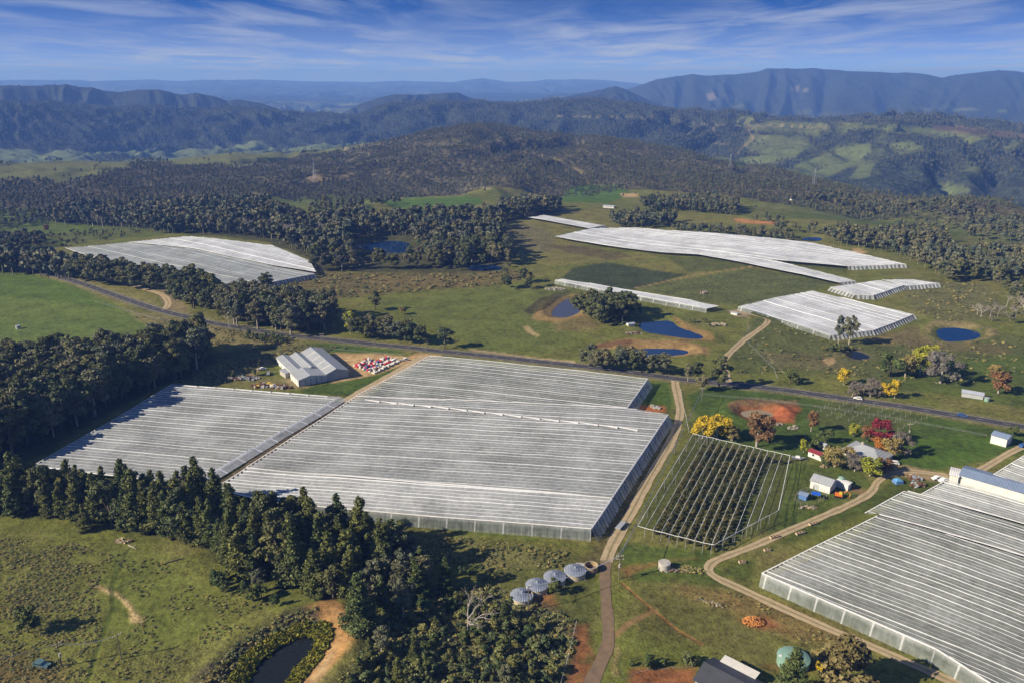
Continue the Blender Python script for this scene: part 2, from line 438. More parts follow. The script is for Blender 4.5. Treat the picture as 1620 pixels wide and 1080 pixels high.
pxregion([(1345, 196), (1407, 186), (1460, 186), (1500, 197), (1400, 199)], 2600, 3600, 1.0, None, 2, 2)
for pts in ([(1115, 150), (1130, 146), (1135, 158), (1120, 160)], [(1145, 150), (1160, 146), (1165, 160), (1150, 160)], [(1250, 138), (1265, 135), (1264, 146), (1252, 145)], [(1270, 140), (1280, 138), (1281, 147), (1270, 146)]):
    pxregion(pts, 6200, 8600, 0.0, C3(.26, .20, .16), 2.5, 2, .6)
pxregion([(1240, 196), (1290, 180), (1330, 176), (1400, 184), (1390, 192), (1300, 200)], 5600, 8000, 0.6, C3(.10, .11, .06), 4, 3)
blend(fz * (gr > 1150) * (s >= 3.97), BUSHF)
blend(fz * (gr > 1150) * (s < 3.97), C3(.085, .078, .048))
forest = fz * (gr > 1150)
# canopies far off are real bumps in the surface
rough = fbm(gx / 13, gy / 13, 2, .7) + 0.6 * perlin(gx / 5.5, gy / 5.5)
gz = gz + np.where(gr > 2500, forest * rough * 3.2, 0) * np.interp(gr, [2500, 9000], [1, 2.2])
# --- the plateau, field by field
GR2 = C3(.068, .110, .018); FIELD = C3(.060, .110, .018)
region([(-80, 440), (60, 432), (180, 485), (260, 520), (250, 540), (100, 560), (-80, 580)], C3(.098, .132, .028), 3, 4, .95, .4)
region([(-80, 515), (0, 512), (130, 498), (240, 500), (330, 520), (240, 548), (120, 545), (-80, 530)], C3(.085, .118, .030), 4, 6, .6, .4)
region([(-80, 432), (10, 428), (60, 436), (120, 452), (200, 490), (100, 478), (40, 470), (-80, 470)], GR2, 3, 4, .8, .2)
region([(200, 490), (260, 500), (345, 516), (420, 530), (480, 540), (470, 552), (400, 548), (330, 545), (280, 530), (230, 512)], DRY, 3, 4, .8, .9)
region([(120, 440), (250, 468), (245, 488), (190, 470), (110, 450)], C3(.16, .15, .045), 2, 3, .7, .9)
region([(250, 455), (275, 455), (300, 490), (265, 500)], C3(.19, .15, .09), 2, 3, .8, .3)
region([(420, 410), (520, 430), (700, 432), (820, 428), (835, 440), (760, 455), (640, 460), (560, 470), (430, 480), (380, 470)], C3(.12, .095, .04), 5, 8, .85, 1)
region([(560, 436), (760, 440), (760, 452), (600, 455)], C3(.15, .11, .045), 4, 6, .5, 1)
region([(600, 480), (760, 455), (900, 460), (900, 560), (760, 555), (700, 520), (630, 500)], C3(.098, .116, .028), 4, 5, .9, .3)
region([(820, 348), (840, 335), (960, 330), (1000, 345), (880, 370), (960, 400), (1060, 405), (1000, 410), (880, 420), (800, 400)], OLIVE, 4, 6, .8, .8)
region([(780, 360), (840, 352), (880, 378), (870, 400), (820, 395)], C3(.13, .115, .06), 4, 6, .7, .9)
region([(855, 385), (930, 390), (1000, 405), (970, 412), (900, 400)], C3(.09, .07, .035), 3, 5, .7, 1)
region([(888, 440), (905, 425), (960, 415), (1085, 435), (1005, 458), (960, 460)], C3(.040, .052, .024), 2, 1.5, .95, .8)
region([(1005, 455), (1190, 425), (1330, 445), (1300, 456), (1180, 485), (1100, 478)], C3(.085, .098, .032), 2, 2, .95, .8)
region([(1050, 405), (1330, 420), (1345, 430), (1200, 422), (1090, 432)], C3(.075, .085, .026), 2, 2, .9, .5)
region([(1200, 340), (1290, 330), (1440, 350), (1560, 365), (1500, 375), (1330, 350), (1170, 345)], C3(.075, .10, .022), 4, 4, .8, .3)
region([(1190, 322), (1270, 320), (1400, 338), (1640, 372), (1640, 385), (1500, 362), (1340, 345), (1200, 330)], C3(.10, .11, .035), 4, 4, .8, .3)
region([(895, 300), (930, 288), (975, 292), (1000, 305), (960, 322), (900, 320), (880, 316)], FIELD, 4, 4, .95, .1)
region([(980, 306), (1008, 306), (1010, 312), (985, 312)], TAN, 2, 2, .9, .1)
region([(910, 288), (935, 288), (930, 291)], EARTH, 2, 2, .8, .1)
region([(432, 315), (530, 308), (600, 316), (520, 345), (480, 340)], C3(.085, .105, .025), 4, 4, .9, .2)
region([(600, 322), (640, 314), (760, 314), (765, 322), (720, 334), (680, 336), (620, 328)], FIELD, 2, 2, .95, .1)
region([(560, 330), (620, 328), (680, 336), (640, 345), (570, 342)], C3(.11, .105, .03), 3, 3, .8, .2)
region([(1160, 346), (1230, 352), (1225, 356), (1165, 352)], EARTH + C3(.14, .06, .02), 2, 2, .9, .1)
region([(1350, 392), (1375, 398), (1362, 403), (1345, 400)], TAN, 2, 2, .9, .1)
region([(-80, 335), (60, 330), (120, 345), (260, 362), (260, 372), (100, 385), (-80, 372)], C3(.07, .10, .02), 4, 4, .9, .2)
region([(60, 375), (180, 360), (260, 368), (120, 388)], C3(.085, .09, .03), 3, 4, .6, .7)
region([(1420, 440), (1560, 450), (1600, 500), (1500, 510), (1440, 490)], C3(.115, .11, .045), 5, 8, .8, 1)
region([(1200, 500), (1320, 540), (1480, 540), (1640, 530), (1640, 600), (1440, 620), (1330, 590), (1160, 590), (1150, 560)], C3(.075, .088, .028), 5, 6, .85, .8)
region([(1205, 555), (1290, 560), (1330, 550), (1350, 590), (1230, 580)], C3(.12, .10, .05), 5, 8, .6, 1)
region([(1370, 535), (1450, 515), (1475, 540), (1400, 545)], C3(.14, .11, .05), 3, 5, .8, 1)
region([(1440, 540), (1600, 545), (1600, 560), (1440, 552)], C3(.12, .095, .045), 4, 8, .7, 1)
region([(1450, 570), (1640, 560), (1640, 650), (1500, 625), (1400, 610)], C3(.070, .096, .020), 3, 4, .9, .2)
region([(1300, 566), (1318, 566), (1324, 572), (1310, 578), (1302, 572)], TAN, 1, 1.5, .8, .3)
region([(1150, 600), (1260, 612), (1380, 640), (1640, 690), (1640, 712), (1450, 745), (1380, 735), (1230, 720), (1100, 690), (1090, 625)], C3(.048, .080, .015), 3, 4, .9, .2)
region([(1290, 640), (1330, 632), (1460, 660), (1430, 685), (1330, 680), (1270, 665)], C3(.075, .085, .028), 3, 4, .7, .5)
region([(1380, 700), (1500, 690), (1600, 690), (1560, 725), (1480, 745), (1400, 735)], C3(.060, .102, .016), 3, 3, .8, .15)
region([(1240, 730), (1370, 740), (1380, 770), (1300, 815), (1210, 850), (1230, 790)], C3(.062, .088, .018), 3, 3, .8, .3)
region([(880, 470), (940, 460), (935, 500), (880, 512), (840, 505), (850, 488)], C3(.23, .15, .065), 2, 2.5, .8, .4)
region([(828, 492), (850, 475), (880, 462), (905, 460), (880, 476), (860, 490), (838, 498)], C3(.055, .050, .022), 1.5, 2, .9, .9)
region([(875, 512), (925, 500), (950, 512), (940, 522), (880, 524)], C3(.15, .12, .05), 4, 4, .8, .9)
region([(1065, 500), (1095, 515), (1125, 528), (1130, 540), (1090, 538), (1040, 532), (1075, 530), (1100, 532), (1072, 518)], C3(.23, .14, .06), 2, 2.5, .75, .4)
region([(935, 545), (990, 535), (1080, 538), (1122, 550), (1122, 560), (1065, 564), (1000, 564), (985, 552), (945, 552)], C3(.26, .165, .07), 2, 2.5, .85, .3)
region([(935, 550), (960, 540), (1000, 538), (1000, 543), (960, 550)], C3(.12, .06, .03), 1.5, 2, .8, .3)
region([(1152, 640), (1170, 632), (1260, 636), (1268, 648), (1250, 666), (1215, 672), (1180, 662)], REDE, 1.5, 1.5, .95, .2)
region([(1150, 636), (1180, 630), (1265, 632), (1262, 640), (1170, 642), (1160, 652)], C3(.16, .11, .055), 1.5, 2, .8, .8)
region([(1225, 645), (1262, 645), (1255, 668), (1220, 668)], C3(.42, .12, .045), 2, 2, .6, .1)
region([(1460, 518), (1480, 508), (1530, 508), (1578, 522), (1580, 530), (1530, 543), (1490, 542), (1470, 532)], C3(.22, .17, .08), 2, 2.5, .7, .5)
region([(1468, 530), (1475, 515), (1560, 518), (1556, 534), (1520, 541), (1480, 539)], C3(.06, .085, .02), 1.5, 3, .7, 1)
region([(1332, 556), (1360, 550), (1385, 566), (1360, 572), (1338, 568)], C3(.10, .085, .05), 2, 3, .8, 1)
region([(1150, 492), (1180, 488), (1186, 502), (1160, 500)], C3(.30, .24, .16), 1.5, 2, .9, .1)
region([(280, 590), (360, 578), (480, 545), (560, 550), (420, 575), (360, 605), (270, 608)], C3(.15, .135, .055), 3, 5, .8, 1)
region([(300, 560), (420, 548), (480, 545), (410, 566), (330, 575)], C3(.085, .085, .035), 3, 5, .8, .8)
region([(400, 606), (420, 598), (470, 600), (490, 612), (440, 616), (400, 612)], C3(.22, .17, .10), 2, 2.5, .9, .2)
region([(330, 600), (400, 590), (440, 596), (470, 612), (400, 614), (330, 612)], C3(.12, .115, .04), 2, 4, .8, .5)
region([(505, 570), (530, 558), (600, 558), (650, 566), (665, 568), (645, 575), (580, 596), (530, 605), (500, 600)], C3(.40, .27, .13), 1.5, 2, .95, .1)
region([(490, 545), (540, 542), (600, 545), (645, 552), (630, 558), (560, 559), (510, 556)], C3(.055, .095, .018), 2, 2, .9, .2)
region([(640, 566), (660, 558), (700, 562), (672, 568)], C3(.36, .23, .11), 2, 2, .9, .1)
region([(480, 615), (530, 605), (600, 592), (650, 572), (655, 575), (590, 605), (555, 626), (480, 622)], C3(.050, .085, .015), 1.5, 2, .9, .2)
region([(820, 880), (940, 880), (945, 1100), (880, 1100), (905, 1000), (850, 950), (800, 900)], C3(.085, .092, .026), 2, 3, .9, .3)
region([(895, 990), (930, 985), (940, 1030), (930, 1090), (885, 1100), (905, 1030)], REDE, 2, 4, .9, .3, nz=-.2)
region([(935, 865), (950, 870), (640, 820), (420, 805), (430, 815), (640, 830)], C3(.05, .085, .015), 2, 2, .8, .3)
region([(640, 840), (900, 870), (900, 900), (800, 905), (660, 880)], C3(.12, .115, .04), 4, 6, .8, 1)
region([(980, 860), (1120, 870), (1130, 890), (1160, 930), (1100, 930), (1010, 920), (985, 900)], C3(.055, .086, .016), 2, 4, .8, .3)
region([(985, 900), (1010, 893), (1060, 884), (1100, 882), (1060, 889), (1015, 900), (990, 912)], EARTH, 2, 3, .7, .3)
region([(1060, 915), (1200, 940), (1320, 985), (1400, 1030), (1300, 1020), (1220, 1000), (1140, 965), (1060, 935)], C3(.15, .105, .04), 4, 6, .8, .7)
region([(1010, 930), (1140, 960), (1230, 1010), (1240, 1060), (1150, 1030), (1040, 1010), (975, 990)], C3(.095, .092, .028), 4, 6, .8, .5)
region([(1140, 935), (1200, 965), (1270, 1005), (1350, 1050), (1280, 1030), (1200, 990)], REDE * .8, 3, 6, .7, .7, nz=.2)
region([(1170, 980), (1215, 975), (1235, 990), (1200, 1000)], REDE, 2, 3, .8, .3)
region([(1000, 1060), (1100, 1056), (1100, 1100), (980, 1110), (1000, 1075)], REDE, 2, 2, .95, .3)
region([(1205, 1048), (1300, 1040), (1300, 1060), (1210, 1062)], C3(.13, .085, .03), 2, 4, .7, .3)
region([(840, 945), (870, 935), (880, 955), (850, 962)], REDE, 2, 3, .7, .3)
region([(900, 900), (960, 900), (1010, 790), (1060, 690), (1040, 670), (935, 870)], C3(.090, .075, .030), 2, 3, .8, .3)
region([(1010, 655), (1020, 640), (1050, 640), (1055, 650)], REDE, 1.5, 2, .9, .2)
region([(1005, 640), (1030, 605), (1058, 603), (1065, 640), (1060, 655)], C3(.045, .085, .014), 1.5, 1.5, .8, .2)
region([(1010, 640), (1025, 641), (1052, 642), (1056, 652), (1010, 655)], C3(.28, .10, .035), 1.5, 1.5, .9, .1)
region([(1395, 770), (1450, 745), (1500, 755), (1480, 775), (1390, 800), (1200, 880), (1190, 920), (1140, 905)], C3(.058, .078, .017), 2, 3, .85, .3)
region([(1380, 735), (1430, 735), (1510, 750), (1500, 762), (1450, 756), (1400, 750)], C3(.26, .19, .105), 1.5, 2, .9, .1)
region([(1340, 762), (1372, 775), (1370, 785), (1330, 772)], C3(.22, .14, .07), 1.5, 2, .8, .1)
region([(-100, 830), (100, 850), (340, 890), (420, 930), (420, 1000), (330, 1080), (300, 1140), (-100, 1140)], C3(.124, .130, .032), 4, 6, .9, .7)
region([(-60, 850), (80, 860), (120, 900), (100, 960), (-60, 950)], C3(.115, .118, .034), 6, 8, .8, 1)
region([(180, 870), (250, 880), (330, 940), (360, 1000), (230, 1040), (160, 990), (170, 920)], C3(.105, .124, .026), 6, 6, .8, .4)
region([(200, 1040), (400, 990), (340, 1090), (200, 1110)], C3(.11, .11, .034), 5, 8, .7, 1)
region([(-60, 1030), (60, 1040), (110, 1060), (80, 1110), (-60, 1110)], C3(.12, .085, .035), 4, 6, .8, .6)
region([(0, 960), (50, 945), (80, 960), (30, 980)], C3(.06, .05, .03), 3, 5, .7, 1)
region([(140, 922), (165, 928), (190, 938), (208, 955), (215, 968), (230, 980), (226, 986), (208, 984), (203, 965), (190, 948), (165, 936)], C3(.36, .27, .13), .8, 1.2, .9, .8)
region([(826, 516), (835, 515), (848, 527), (855, 531), (848, 533), (833, 525)], C3(.34, .26, .13), .8, .8, .9, .3)
region([(490, 960), (520, 945), (545, 960), (560, 1000), (540, 1040), (500, 1080), (460, 1120), (440, 1110), (490, 1060), (515, 1020), (510, 985)], C3(.36, .20, .08), 2, 4, .9, .3)
region([(498, 1060), (530, 1020), (520, 1060), (470, 1120), (440, 1120)], C3(.30, .22, .12), 2, 4, .7, .3)
region([(430, 945), (480, 935), (525, 935), (500, 950), (440, 958)], C3(.10, .11, .03), 2, 3, .8, .3)
region([(300, 1080), (380, 1010), (450, 965), (500, 962), (500, 985), (440, 1000), (390, 1045), (340, 1090)], C3(.060, .052, .035), 2, 4, .85, 1)
region([(345, 1100), (390, 1035), (440, 1000), (480, 985), (520, 985), (525, 1010), (500, 1050), (450, 1110)], C3(.09, .10, .018), 1.5, 3, .8, 1)
region([(600, 925), (780, 925), (905, 980), (912, 1010), (880, 1100), (540, 1120), (545, 1060), (600, 1010)], C3(.085, .080, .045), 4, 6, .8, 1)
# orchard floor, woodland floors
region([(1095, 690), (1250, 722), (1228, 838), (1135, 862), (1008, 832)], C3(.062, .072, .020), 1.5, 1.5, .9, .5)
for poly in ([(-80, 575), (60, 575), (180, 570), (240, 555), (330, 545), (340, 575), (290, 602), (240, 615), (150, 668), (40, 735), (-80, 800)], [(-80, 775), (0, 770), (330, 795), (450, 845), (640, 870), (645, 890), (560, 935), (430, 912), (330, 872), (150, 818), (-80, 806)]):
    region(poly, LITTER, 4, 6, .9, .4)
FORESTS_PX = [
    [(60, 345), (130, 332), (430, 325), (435, 345), (520, 352), (680, 350), (760, 345), (800, 328), (885, 322), (890, 335), (800, 350), (790, 370), (815, 400), (800, 428), (740, 432), (640, 432), (560, 430), (500, 428), (480, 405), (420, 383), (300, 372), (180, 358)],
]
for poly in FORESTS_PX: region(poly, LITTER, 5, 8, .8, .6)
# worn lines: verges, wheel tracks, trenches
HIGHWAY = [(-90, 398), (0, 414), (60, 429), (120, 446), (200, 474), (260, 493), (330, 510), (395, 521), (480, 533), (560, 541), (640, 549), (700, 556), (800, 566), (900, 577), (1000, 589), (1080, 600), (1150, 607), (1210, 613), (1300, 625), (1400, 639), (1500, 655), (1620, 675), (1720, 692)]
region(HIGHWAY, C3(.17, .15, .075), 1.5, 1.5, .8, .5, False, 6.5)
region([(745, 553), (800, 560), (850, 567), (905, 572)], C3(.33, .25, .15), 1, .8, .8, .1, False, 1.6)
region([(205, 868), (185, 900), (178, 930), (180, 960), (165, 1000), (150, 1040), (140, 1075)], C3(.045, .07, .013), .6, .6, .6, .2, False, .8)
region([(984, 922), (1010, 945), (1040, 970), (1070, 995), (1110, 1018)], C3(.25, .115, .045), .4, .3, .9, .2, False, .45)
region([(1035, 965), (1015, 975), (995, 985), (972, 1005)], C3(.20, .12, .055), .8, .8, .8, .2, False, 1.2)
region([(966, 1010), (978, 1030), (970, 1052), (975, 1066)], C3(.19, .15, .06), .8, .8, .7, .8, False, 1.0)
region([(1190, 870), (1290, 950), (1400, 1010)], C3(.2, .13, .06), .8, 2, .0, .2, False, 1.0)
region([(860, 545), (900, 560), (1000, 575)], C3(.15, .14, .05), 1, 2, .5, .6, False, 2.0)
region([(1005, 456), (1090, 437), (1180, 423), (1215, 418)], C3(.24, .17, .08), 1, 1.0, .8, .2, False, 1.3)
region([(1215, 418), (1270, 428), (1300, 440), (1340, 447), (1320, 456)], C3(.28, .2, .1), 1, 1.0, .8, .2, False, 1.3)
region([(1180, 480), (1185, 530), (1240, 590)], C3(.19, .17, .09), 1, 1.0, .5, .6, False, .8)
region([(785, 330), (850, 325), (960, 330), (1010, 325)], C3(.09, .08, .04), 1, 1.5, .6, .6, False, 2)
region([(0, 412), (60, 424), (75, 428)], C3(.4, .33, .22), 1, 1.0, .8, .1, False, 1.2)
region([(385, 600), (400, 590), (415, 578), (425, 570)], C3(.28, .19, .10), 1, 1.0, .8, .1, False, 1.2)
region([(1262, 720), (1258, 760), (1245, 800), (1240, 850)], C3(.02, .035, .01), .5, .8, .7, .5, False, .5)
region([(1277, 722), (1270, 745), (1278, 765), (1262, 800), (1250, 840)], C3(.02, .035, .01), .5, .8, .5, .5, False, .4)

pale = fbm(gx / 45 + 11, gy / 45, 4)
idx = np.arange(len(gx)).reshape(shape)
q = np.stack([idx[:-1, :-1], idx[:-1, 1:], idx[1:, 1:], idx[1:, :-1]], -1).reshape(-1, 4)
def M(name):
    m = bpy.data.materials.new(name); m.use_nodes = True
    nt = m.node_tree
    b = nt.nodes['Principled BSDF']
    return m, nt, b
m_ground, nt, b = M('ground_grass_earth')
ca = N(nt, 'ShaderNodeVertexColor', layer_name='base')
cb = N(nt, 'ShaderNodeVertexColor', layer_name='traits')
sp = N(nt, 'ShaderNodeSeparateColor'); nt.links.new(cb.outputs[0], sp.inputs[0])
geo = N(nt, 'ShaderNodeNewGeometry')
def noise(nt, vec, scale, detail=4, rough=.55, dist=0.0):
    n = N(nt, 'ShaderNodeTexNoise', i_Scale=scale, i_Detail=float(detail), i_Roughness=rough, i_Distortion=dist)
    nt.links.new(vec, n.inputs['Vector']); return n.outputs[0]
p = geo.outputs['Position']
na = noise(nt, p, 1.3, 3); nb = noise(nt, p, .35, 4, .6); nc = noise(nt, p, .07, 4)
t1 = math_node(nt, 'MULTIPLY', maprange(nt, na, .3, .72, -1, 1), maprange(nt, sp.outputs[0], 0, 1, .25, 1.0))
t2 = maprange(nt, nb, .3, .7, -1, 1)
v = math_node(nt, 'ADD', 1.0, math_node(nt, 'ADD', math_node(nt, 'MULTIPLY', t1, .55), math_node(nt, 'MULTIPLY', t2, .34)))
v = math_node(nt, 'ADD', v, maprange(nt, nc, .3, .7, -.24, .24))
vc = N(nt, 'ShaderNodeCombineColor')
for i in range(3): nt.links.new(v, vc.inputs[i])
base = mix_col(nt, 1.0, ca.outputs[0], vc.outputs[0], 'MULTIPLY')
# straw-coloured heads among the tufts
tf = math_node(nt, 'MULTIPLY', maprange(nt, noise(nt, p, .8, 5, .7), .56, .7), math_node(nt, 'MULTIPLY', sp.outputs[0], .25), clamp=True)
base = mix_col(nt, tf, base, (.22, .19, .085))
# far woods: crowns lighter, gaps darker, the shade between them painted into the colour
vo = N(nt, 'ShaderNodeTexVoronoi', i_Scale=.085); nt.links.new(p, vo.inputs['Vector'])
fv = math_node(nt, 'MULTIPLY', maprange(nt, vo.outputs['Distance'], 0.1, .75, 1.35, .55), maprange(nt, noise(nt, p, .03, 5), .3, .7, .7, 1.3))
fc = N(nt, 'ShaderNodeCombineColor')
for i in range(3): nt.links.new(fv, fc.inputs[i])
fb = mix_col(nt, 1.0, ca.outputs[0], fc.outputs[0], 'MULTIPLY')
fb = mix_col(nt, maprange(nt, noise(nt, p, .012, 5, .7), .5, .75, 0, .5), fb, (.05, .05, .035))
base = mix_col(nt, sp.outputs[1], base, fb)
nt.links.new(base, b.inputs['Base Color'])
b.inputs['Roughness'].default_value = 1.0; b.inputs['Specular IOR Level'].default_value = .05
hgt = math_node(nt, 'ADD', math_node(nt, 'MULTIPLY', math_node(nt, 'ADD', math_node(nt, 'MULTIPLY', na, .5), math_node(nt, 'MULTIPLY', nb, 1.1)), sp.outputs[0]),
                math_node(nt, 'MULTIPLY', maprange(nt, vo.outputs['Distance'], 0, .8, 3, 0), sp.outputs[1]))
bp = N(nt, 'ShaderNodeBump', i_Strength=.8, i_Distance=1.0)
nt.links.new(hgt, bp.inputs['Height']); nt.links.new(bp.outputs[0], b.inputs['Normal'])
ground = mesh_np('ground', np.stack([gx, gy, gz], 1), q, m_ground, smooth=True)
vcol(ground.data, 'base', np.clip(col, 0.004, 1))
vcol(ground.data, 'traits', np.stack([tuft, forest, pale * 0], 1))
tag(ground, kind='structure')

# ------------------------------------------------------------------ plain materials
def simple(name, c, rough=.8, spec=.3, metal=0.0, var=.12, scale=.6, bump=0.0, c2=None):
    m, nt, b = M(name)
    geo = N(nt, 'ShaderNodeNewGeometry')
    n = noise(nt, geo.outputs['Position'], scale, 5, .6)
    c2 = c2 or tuple(x * (1 - 2.2 * var) for x in c)
    nt.links.new(mix_col(nt, maprange(nt, n, .3, .7), tuple(c), tuple(c2)), b.inputs['Base Color'])
    b.inputs['Roughness'].default_value = rough; b.inputs['Metallic'].default_value = metal
    b.inputs['Specular IOR Level'].default_value = spec
    if bump:
        bp = N(nt, 'ShaderNodeBump', i_Strength=bump, i_Distance=.1); nt.links.new(n, bp.inputs['Height']); nt.links.new(bp.outputs[0], b.inputs['Normal'])
    return m
def ribbed(name, c, rough=.45, metal=0.0, period=.8, var=.1, c2=None, axis='u'):
    """sheet metal: ribs along the fall of the sheet, dull streaks"""
    m, nt, b = M(name)
    tc = N(nt, 'ShaderNodeTexCoord')
    sp = N(nt, 'ShaderNodeSeparateXYZ'); nt.links.new(tc.outputs['Object'], sp.inputs[0])
    w_ = math_node(nt, 'SINE', math_node(nt, 'MULTIPLY', sp.outputs[0], 2 * math.pi / period))
    n = noise(nt, tc.outputs['Object'], .35, 5, .6)
    c2 = c2 or tuple(x * (1 - 2.2 * var) for x in c)
    col_ = mix_col(nt, maprange(nt, n, .3, .7), tuple(c), tuple(c2))
    nt.links.new(mix_col(nt, maprange(nt, w_, .7, 1, 0, .25), col_, tuple(x * .5 for x in c)), b.inputs['Base Color'])
    b.inputs['Roughness'].default_value = rough; b.inputs['Metallic'].default_value = metal
    bp = N(nt, 'ShaderNodeBump', i_Strength=.5, i_Distance=.06); nt.links.new(w_, bp.inputs['Height']); nt.links.new(bp.outputs[0], b.inputs['Normal'])
    return m
MT = {
    'asphalt': simple('asphalt', (.062, .060, .062), .9, .2, var=.12, scale=.25),
    'gravel': simple('gravel', (.42, .335, .21), 1, .1, var=.14, scale=.4, c2=(.30, .23, .13)),
    'dark_gravel': simple('dark_gravel', (.135, .100, .070), 1, .1, var=.1, scale=.4, c2=(.21, .145, .085)),
    'white': ribbed('white_sheet', (.74, .73, .68), .5),
    'grey_roof': ribbed('grey_roof', (.34, .36, .37), .42, .0, 1.2),
    'grey_wall': ribbed('grey_wall', (.44, .46, .47), .5),
    'bluegrey_roof': ribbed('blue_grey_roof', (.20, .26, .36), .35, .0, 1.0),
    'charcoal': ribbed('charcoal_roof', (.055, .058, .065), .5, .0, .6),
    'cream': simple('cream_concrete', (.50, .44, .31), .9, .2, var=.12, scale=.8),
    'concrete': simple('concrete', (.44, .42, .37), .9, .2, var=.12, scale=.9),
    'galv': ribbed('galvanised', (.50, .54, .60), .35, .25, .9),
    'dkgalv': simple('galvanised_seam', (.16, .19, .25), .4, .4),
    'green_tank': simple('green_tank', (.20, .33, .26), .5, .4, var=.06),
    'red': simple('red_paint', (.42, .030, .028), .5, .4, var=.1),
    'maroon': ribbed('maroon_roof', (.20, .030, .032), .5),
    'redbin': simple('red_plastic', (.50, .035, .045), .5, .4, var=.05),
    'whitebin': simple('white_plastic', (.62, .60, .54), .6, .3, var=.08),
    'bluebin': simple('blue_plastic', (.05, .12, .28), .5, .4),
    'timber': simple('timber', (.36, .27, .16), .9, .1, var=.14, scale=2),
    'pole': simple('weathered_pole', (.20, .17, .14), .9, .1, var=.12, scale=2),
    'palewood': simple('pale_pine', (.52, .42, .27), .9, .1, var=.12, scale=2),
    'glass': simple('window_glass', (.03, .04, .05), .12, .6, var=.02),
    'carwhite': simple('white_car_paint', (.72, .72, .70), .3, .5, var=.01),
    'carblue': simple('blue_car_paint', (.03, .09, .26), .3, .5, var=.01),
    'carteal': simple('teal_car_paint', (.08, .15, .16), .4, .5, var=.05),
    'cargrey': simple('grey_car_paint', (.22, .23, .24), .35, .5, var=.02),
    'tyre': simple('tyre_rubber', (.02, .02, .02), .9, .1, var=.02),
    'orange': simple('orange_paint', (.62, .16, .03), .5, .4, var=.06),
    'yellow': simple('yellow_paint', (.62, .42, .04), .5, .4, var=.06),
    'bluesheet': simple('blue_sheet', (.10, .20, .42), .5, .3, var=.08),
    'tent': simple('blue_canvas', (.10, .28, .50), .8, .2, var=.08),
    'insul': simple('white_insulator', (.7, .7, .7), .3, .5, var=.02),
    'rust': simple('rusty_scrap', (.16, .085, .05), .8, .2, var=.15, scale=1.5),
    'rock': simple('pale_rock', (.38, .34, .28), .95, .1, var=.14, scale=1.5, bump=.5),
    'log': simple('cut_log_end', (.55, .24, .07), .9, .1, var=.1, scale=3),
    'bark': simple('log_bark', (.14, .075, .04), .95, .1, var=.12, scale=3),
    'band': simple('white_net_band', (.68, .68, .66), .8, .2, var=.08, scale=.5),
    'steel': simple('galvanised_steel', (.40, .42, .44), .4, .4, .3, var=.05),
    'dirt': simple('heaped_dirt', (.20, .14, .08), 1, .05, var=.12, scale=.8),
}
# still water: dark bed, sky in its surface; clear ponds have reflected blue painted in
def water_mat(name, c, rough=.06):
    m, nt, b = M(name)
    b.inputs['Base Color'].default_value = (*c, 1); b.inputs['Roughness'].default_value = rough
    b.inputs['IOR'].default_value = 1.33; b.inputs['Specular IOR Level'].default_value = .5
    geo = N(nt, 'ShaderNodeNewGeometry')
    n = noise(nt, geo.outputs['Position'], .8, 3, .6)
    bp = N(nt, 'ShaderNodeBump', i_Strength=.25, i_Distance=.12); nt.links.new(n, bp.inputs['Height']); nt.links.new(bp.outputs[0], b.inputs['Normal'])
    return m
W_CLEAR = water_mat('sky_tinted_pond_water', (.006, .026, .085)); W_DARK = water_mat('dark_pond_water', (.012, .014, .012)); W_MUD = water_mat('muddy_pond_water', (.24, .19, .11), .25); W_GREY = water_mat('grey_pond_water', (.05, .055, .075), .2)  # the clear water's blue base stands in for reflected sky
for k, (W, lv, dr, bw, c, ext) in PONDS.items():
    W2 = c + (W - c) * 1.10
    n = len(W2)
    V = [(c[0], c[1], lv)] + [(p_[0], p_[1], lv) for p_ in W2]
    F = [(0, 1 + i, 1 + (i + 1) % n) for i in range(n)]
    if sum((W2[i][0] - c[0]) * (W2[(i + 1) % n][1] - c[1]) - (W2[(i + 1) % n][0] - c[0]) * (W2[i][1] - c[1]) for i in range(n)) < 0: F = [f[::-1] for f in F]
    o = mesh_np('pond', V, F, {'tan': W_MUD, 'reed': W_DARK, 'marsh': W_DARK, 'roadside': W_GREY}.get(k, W_CLEAR))
    tag(o, kind='structure')

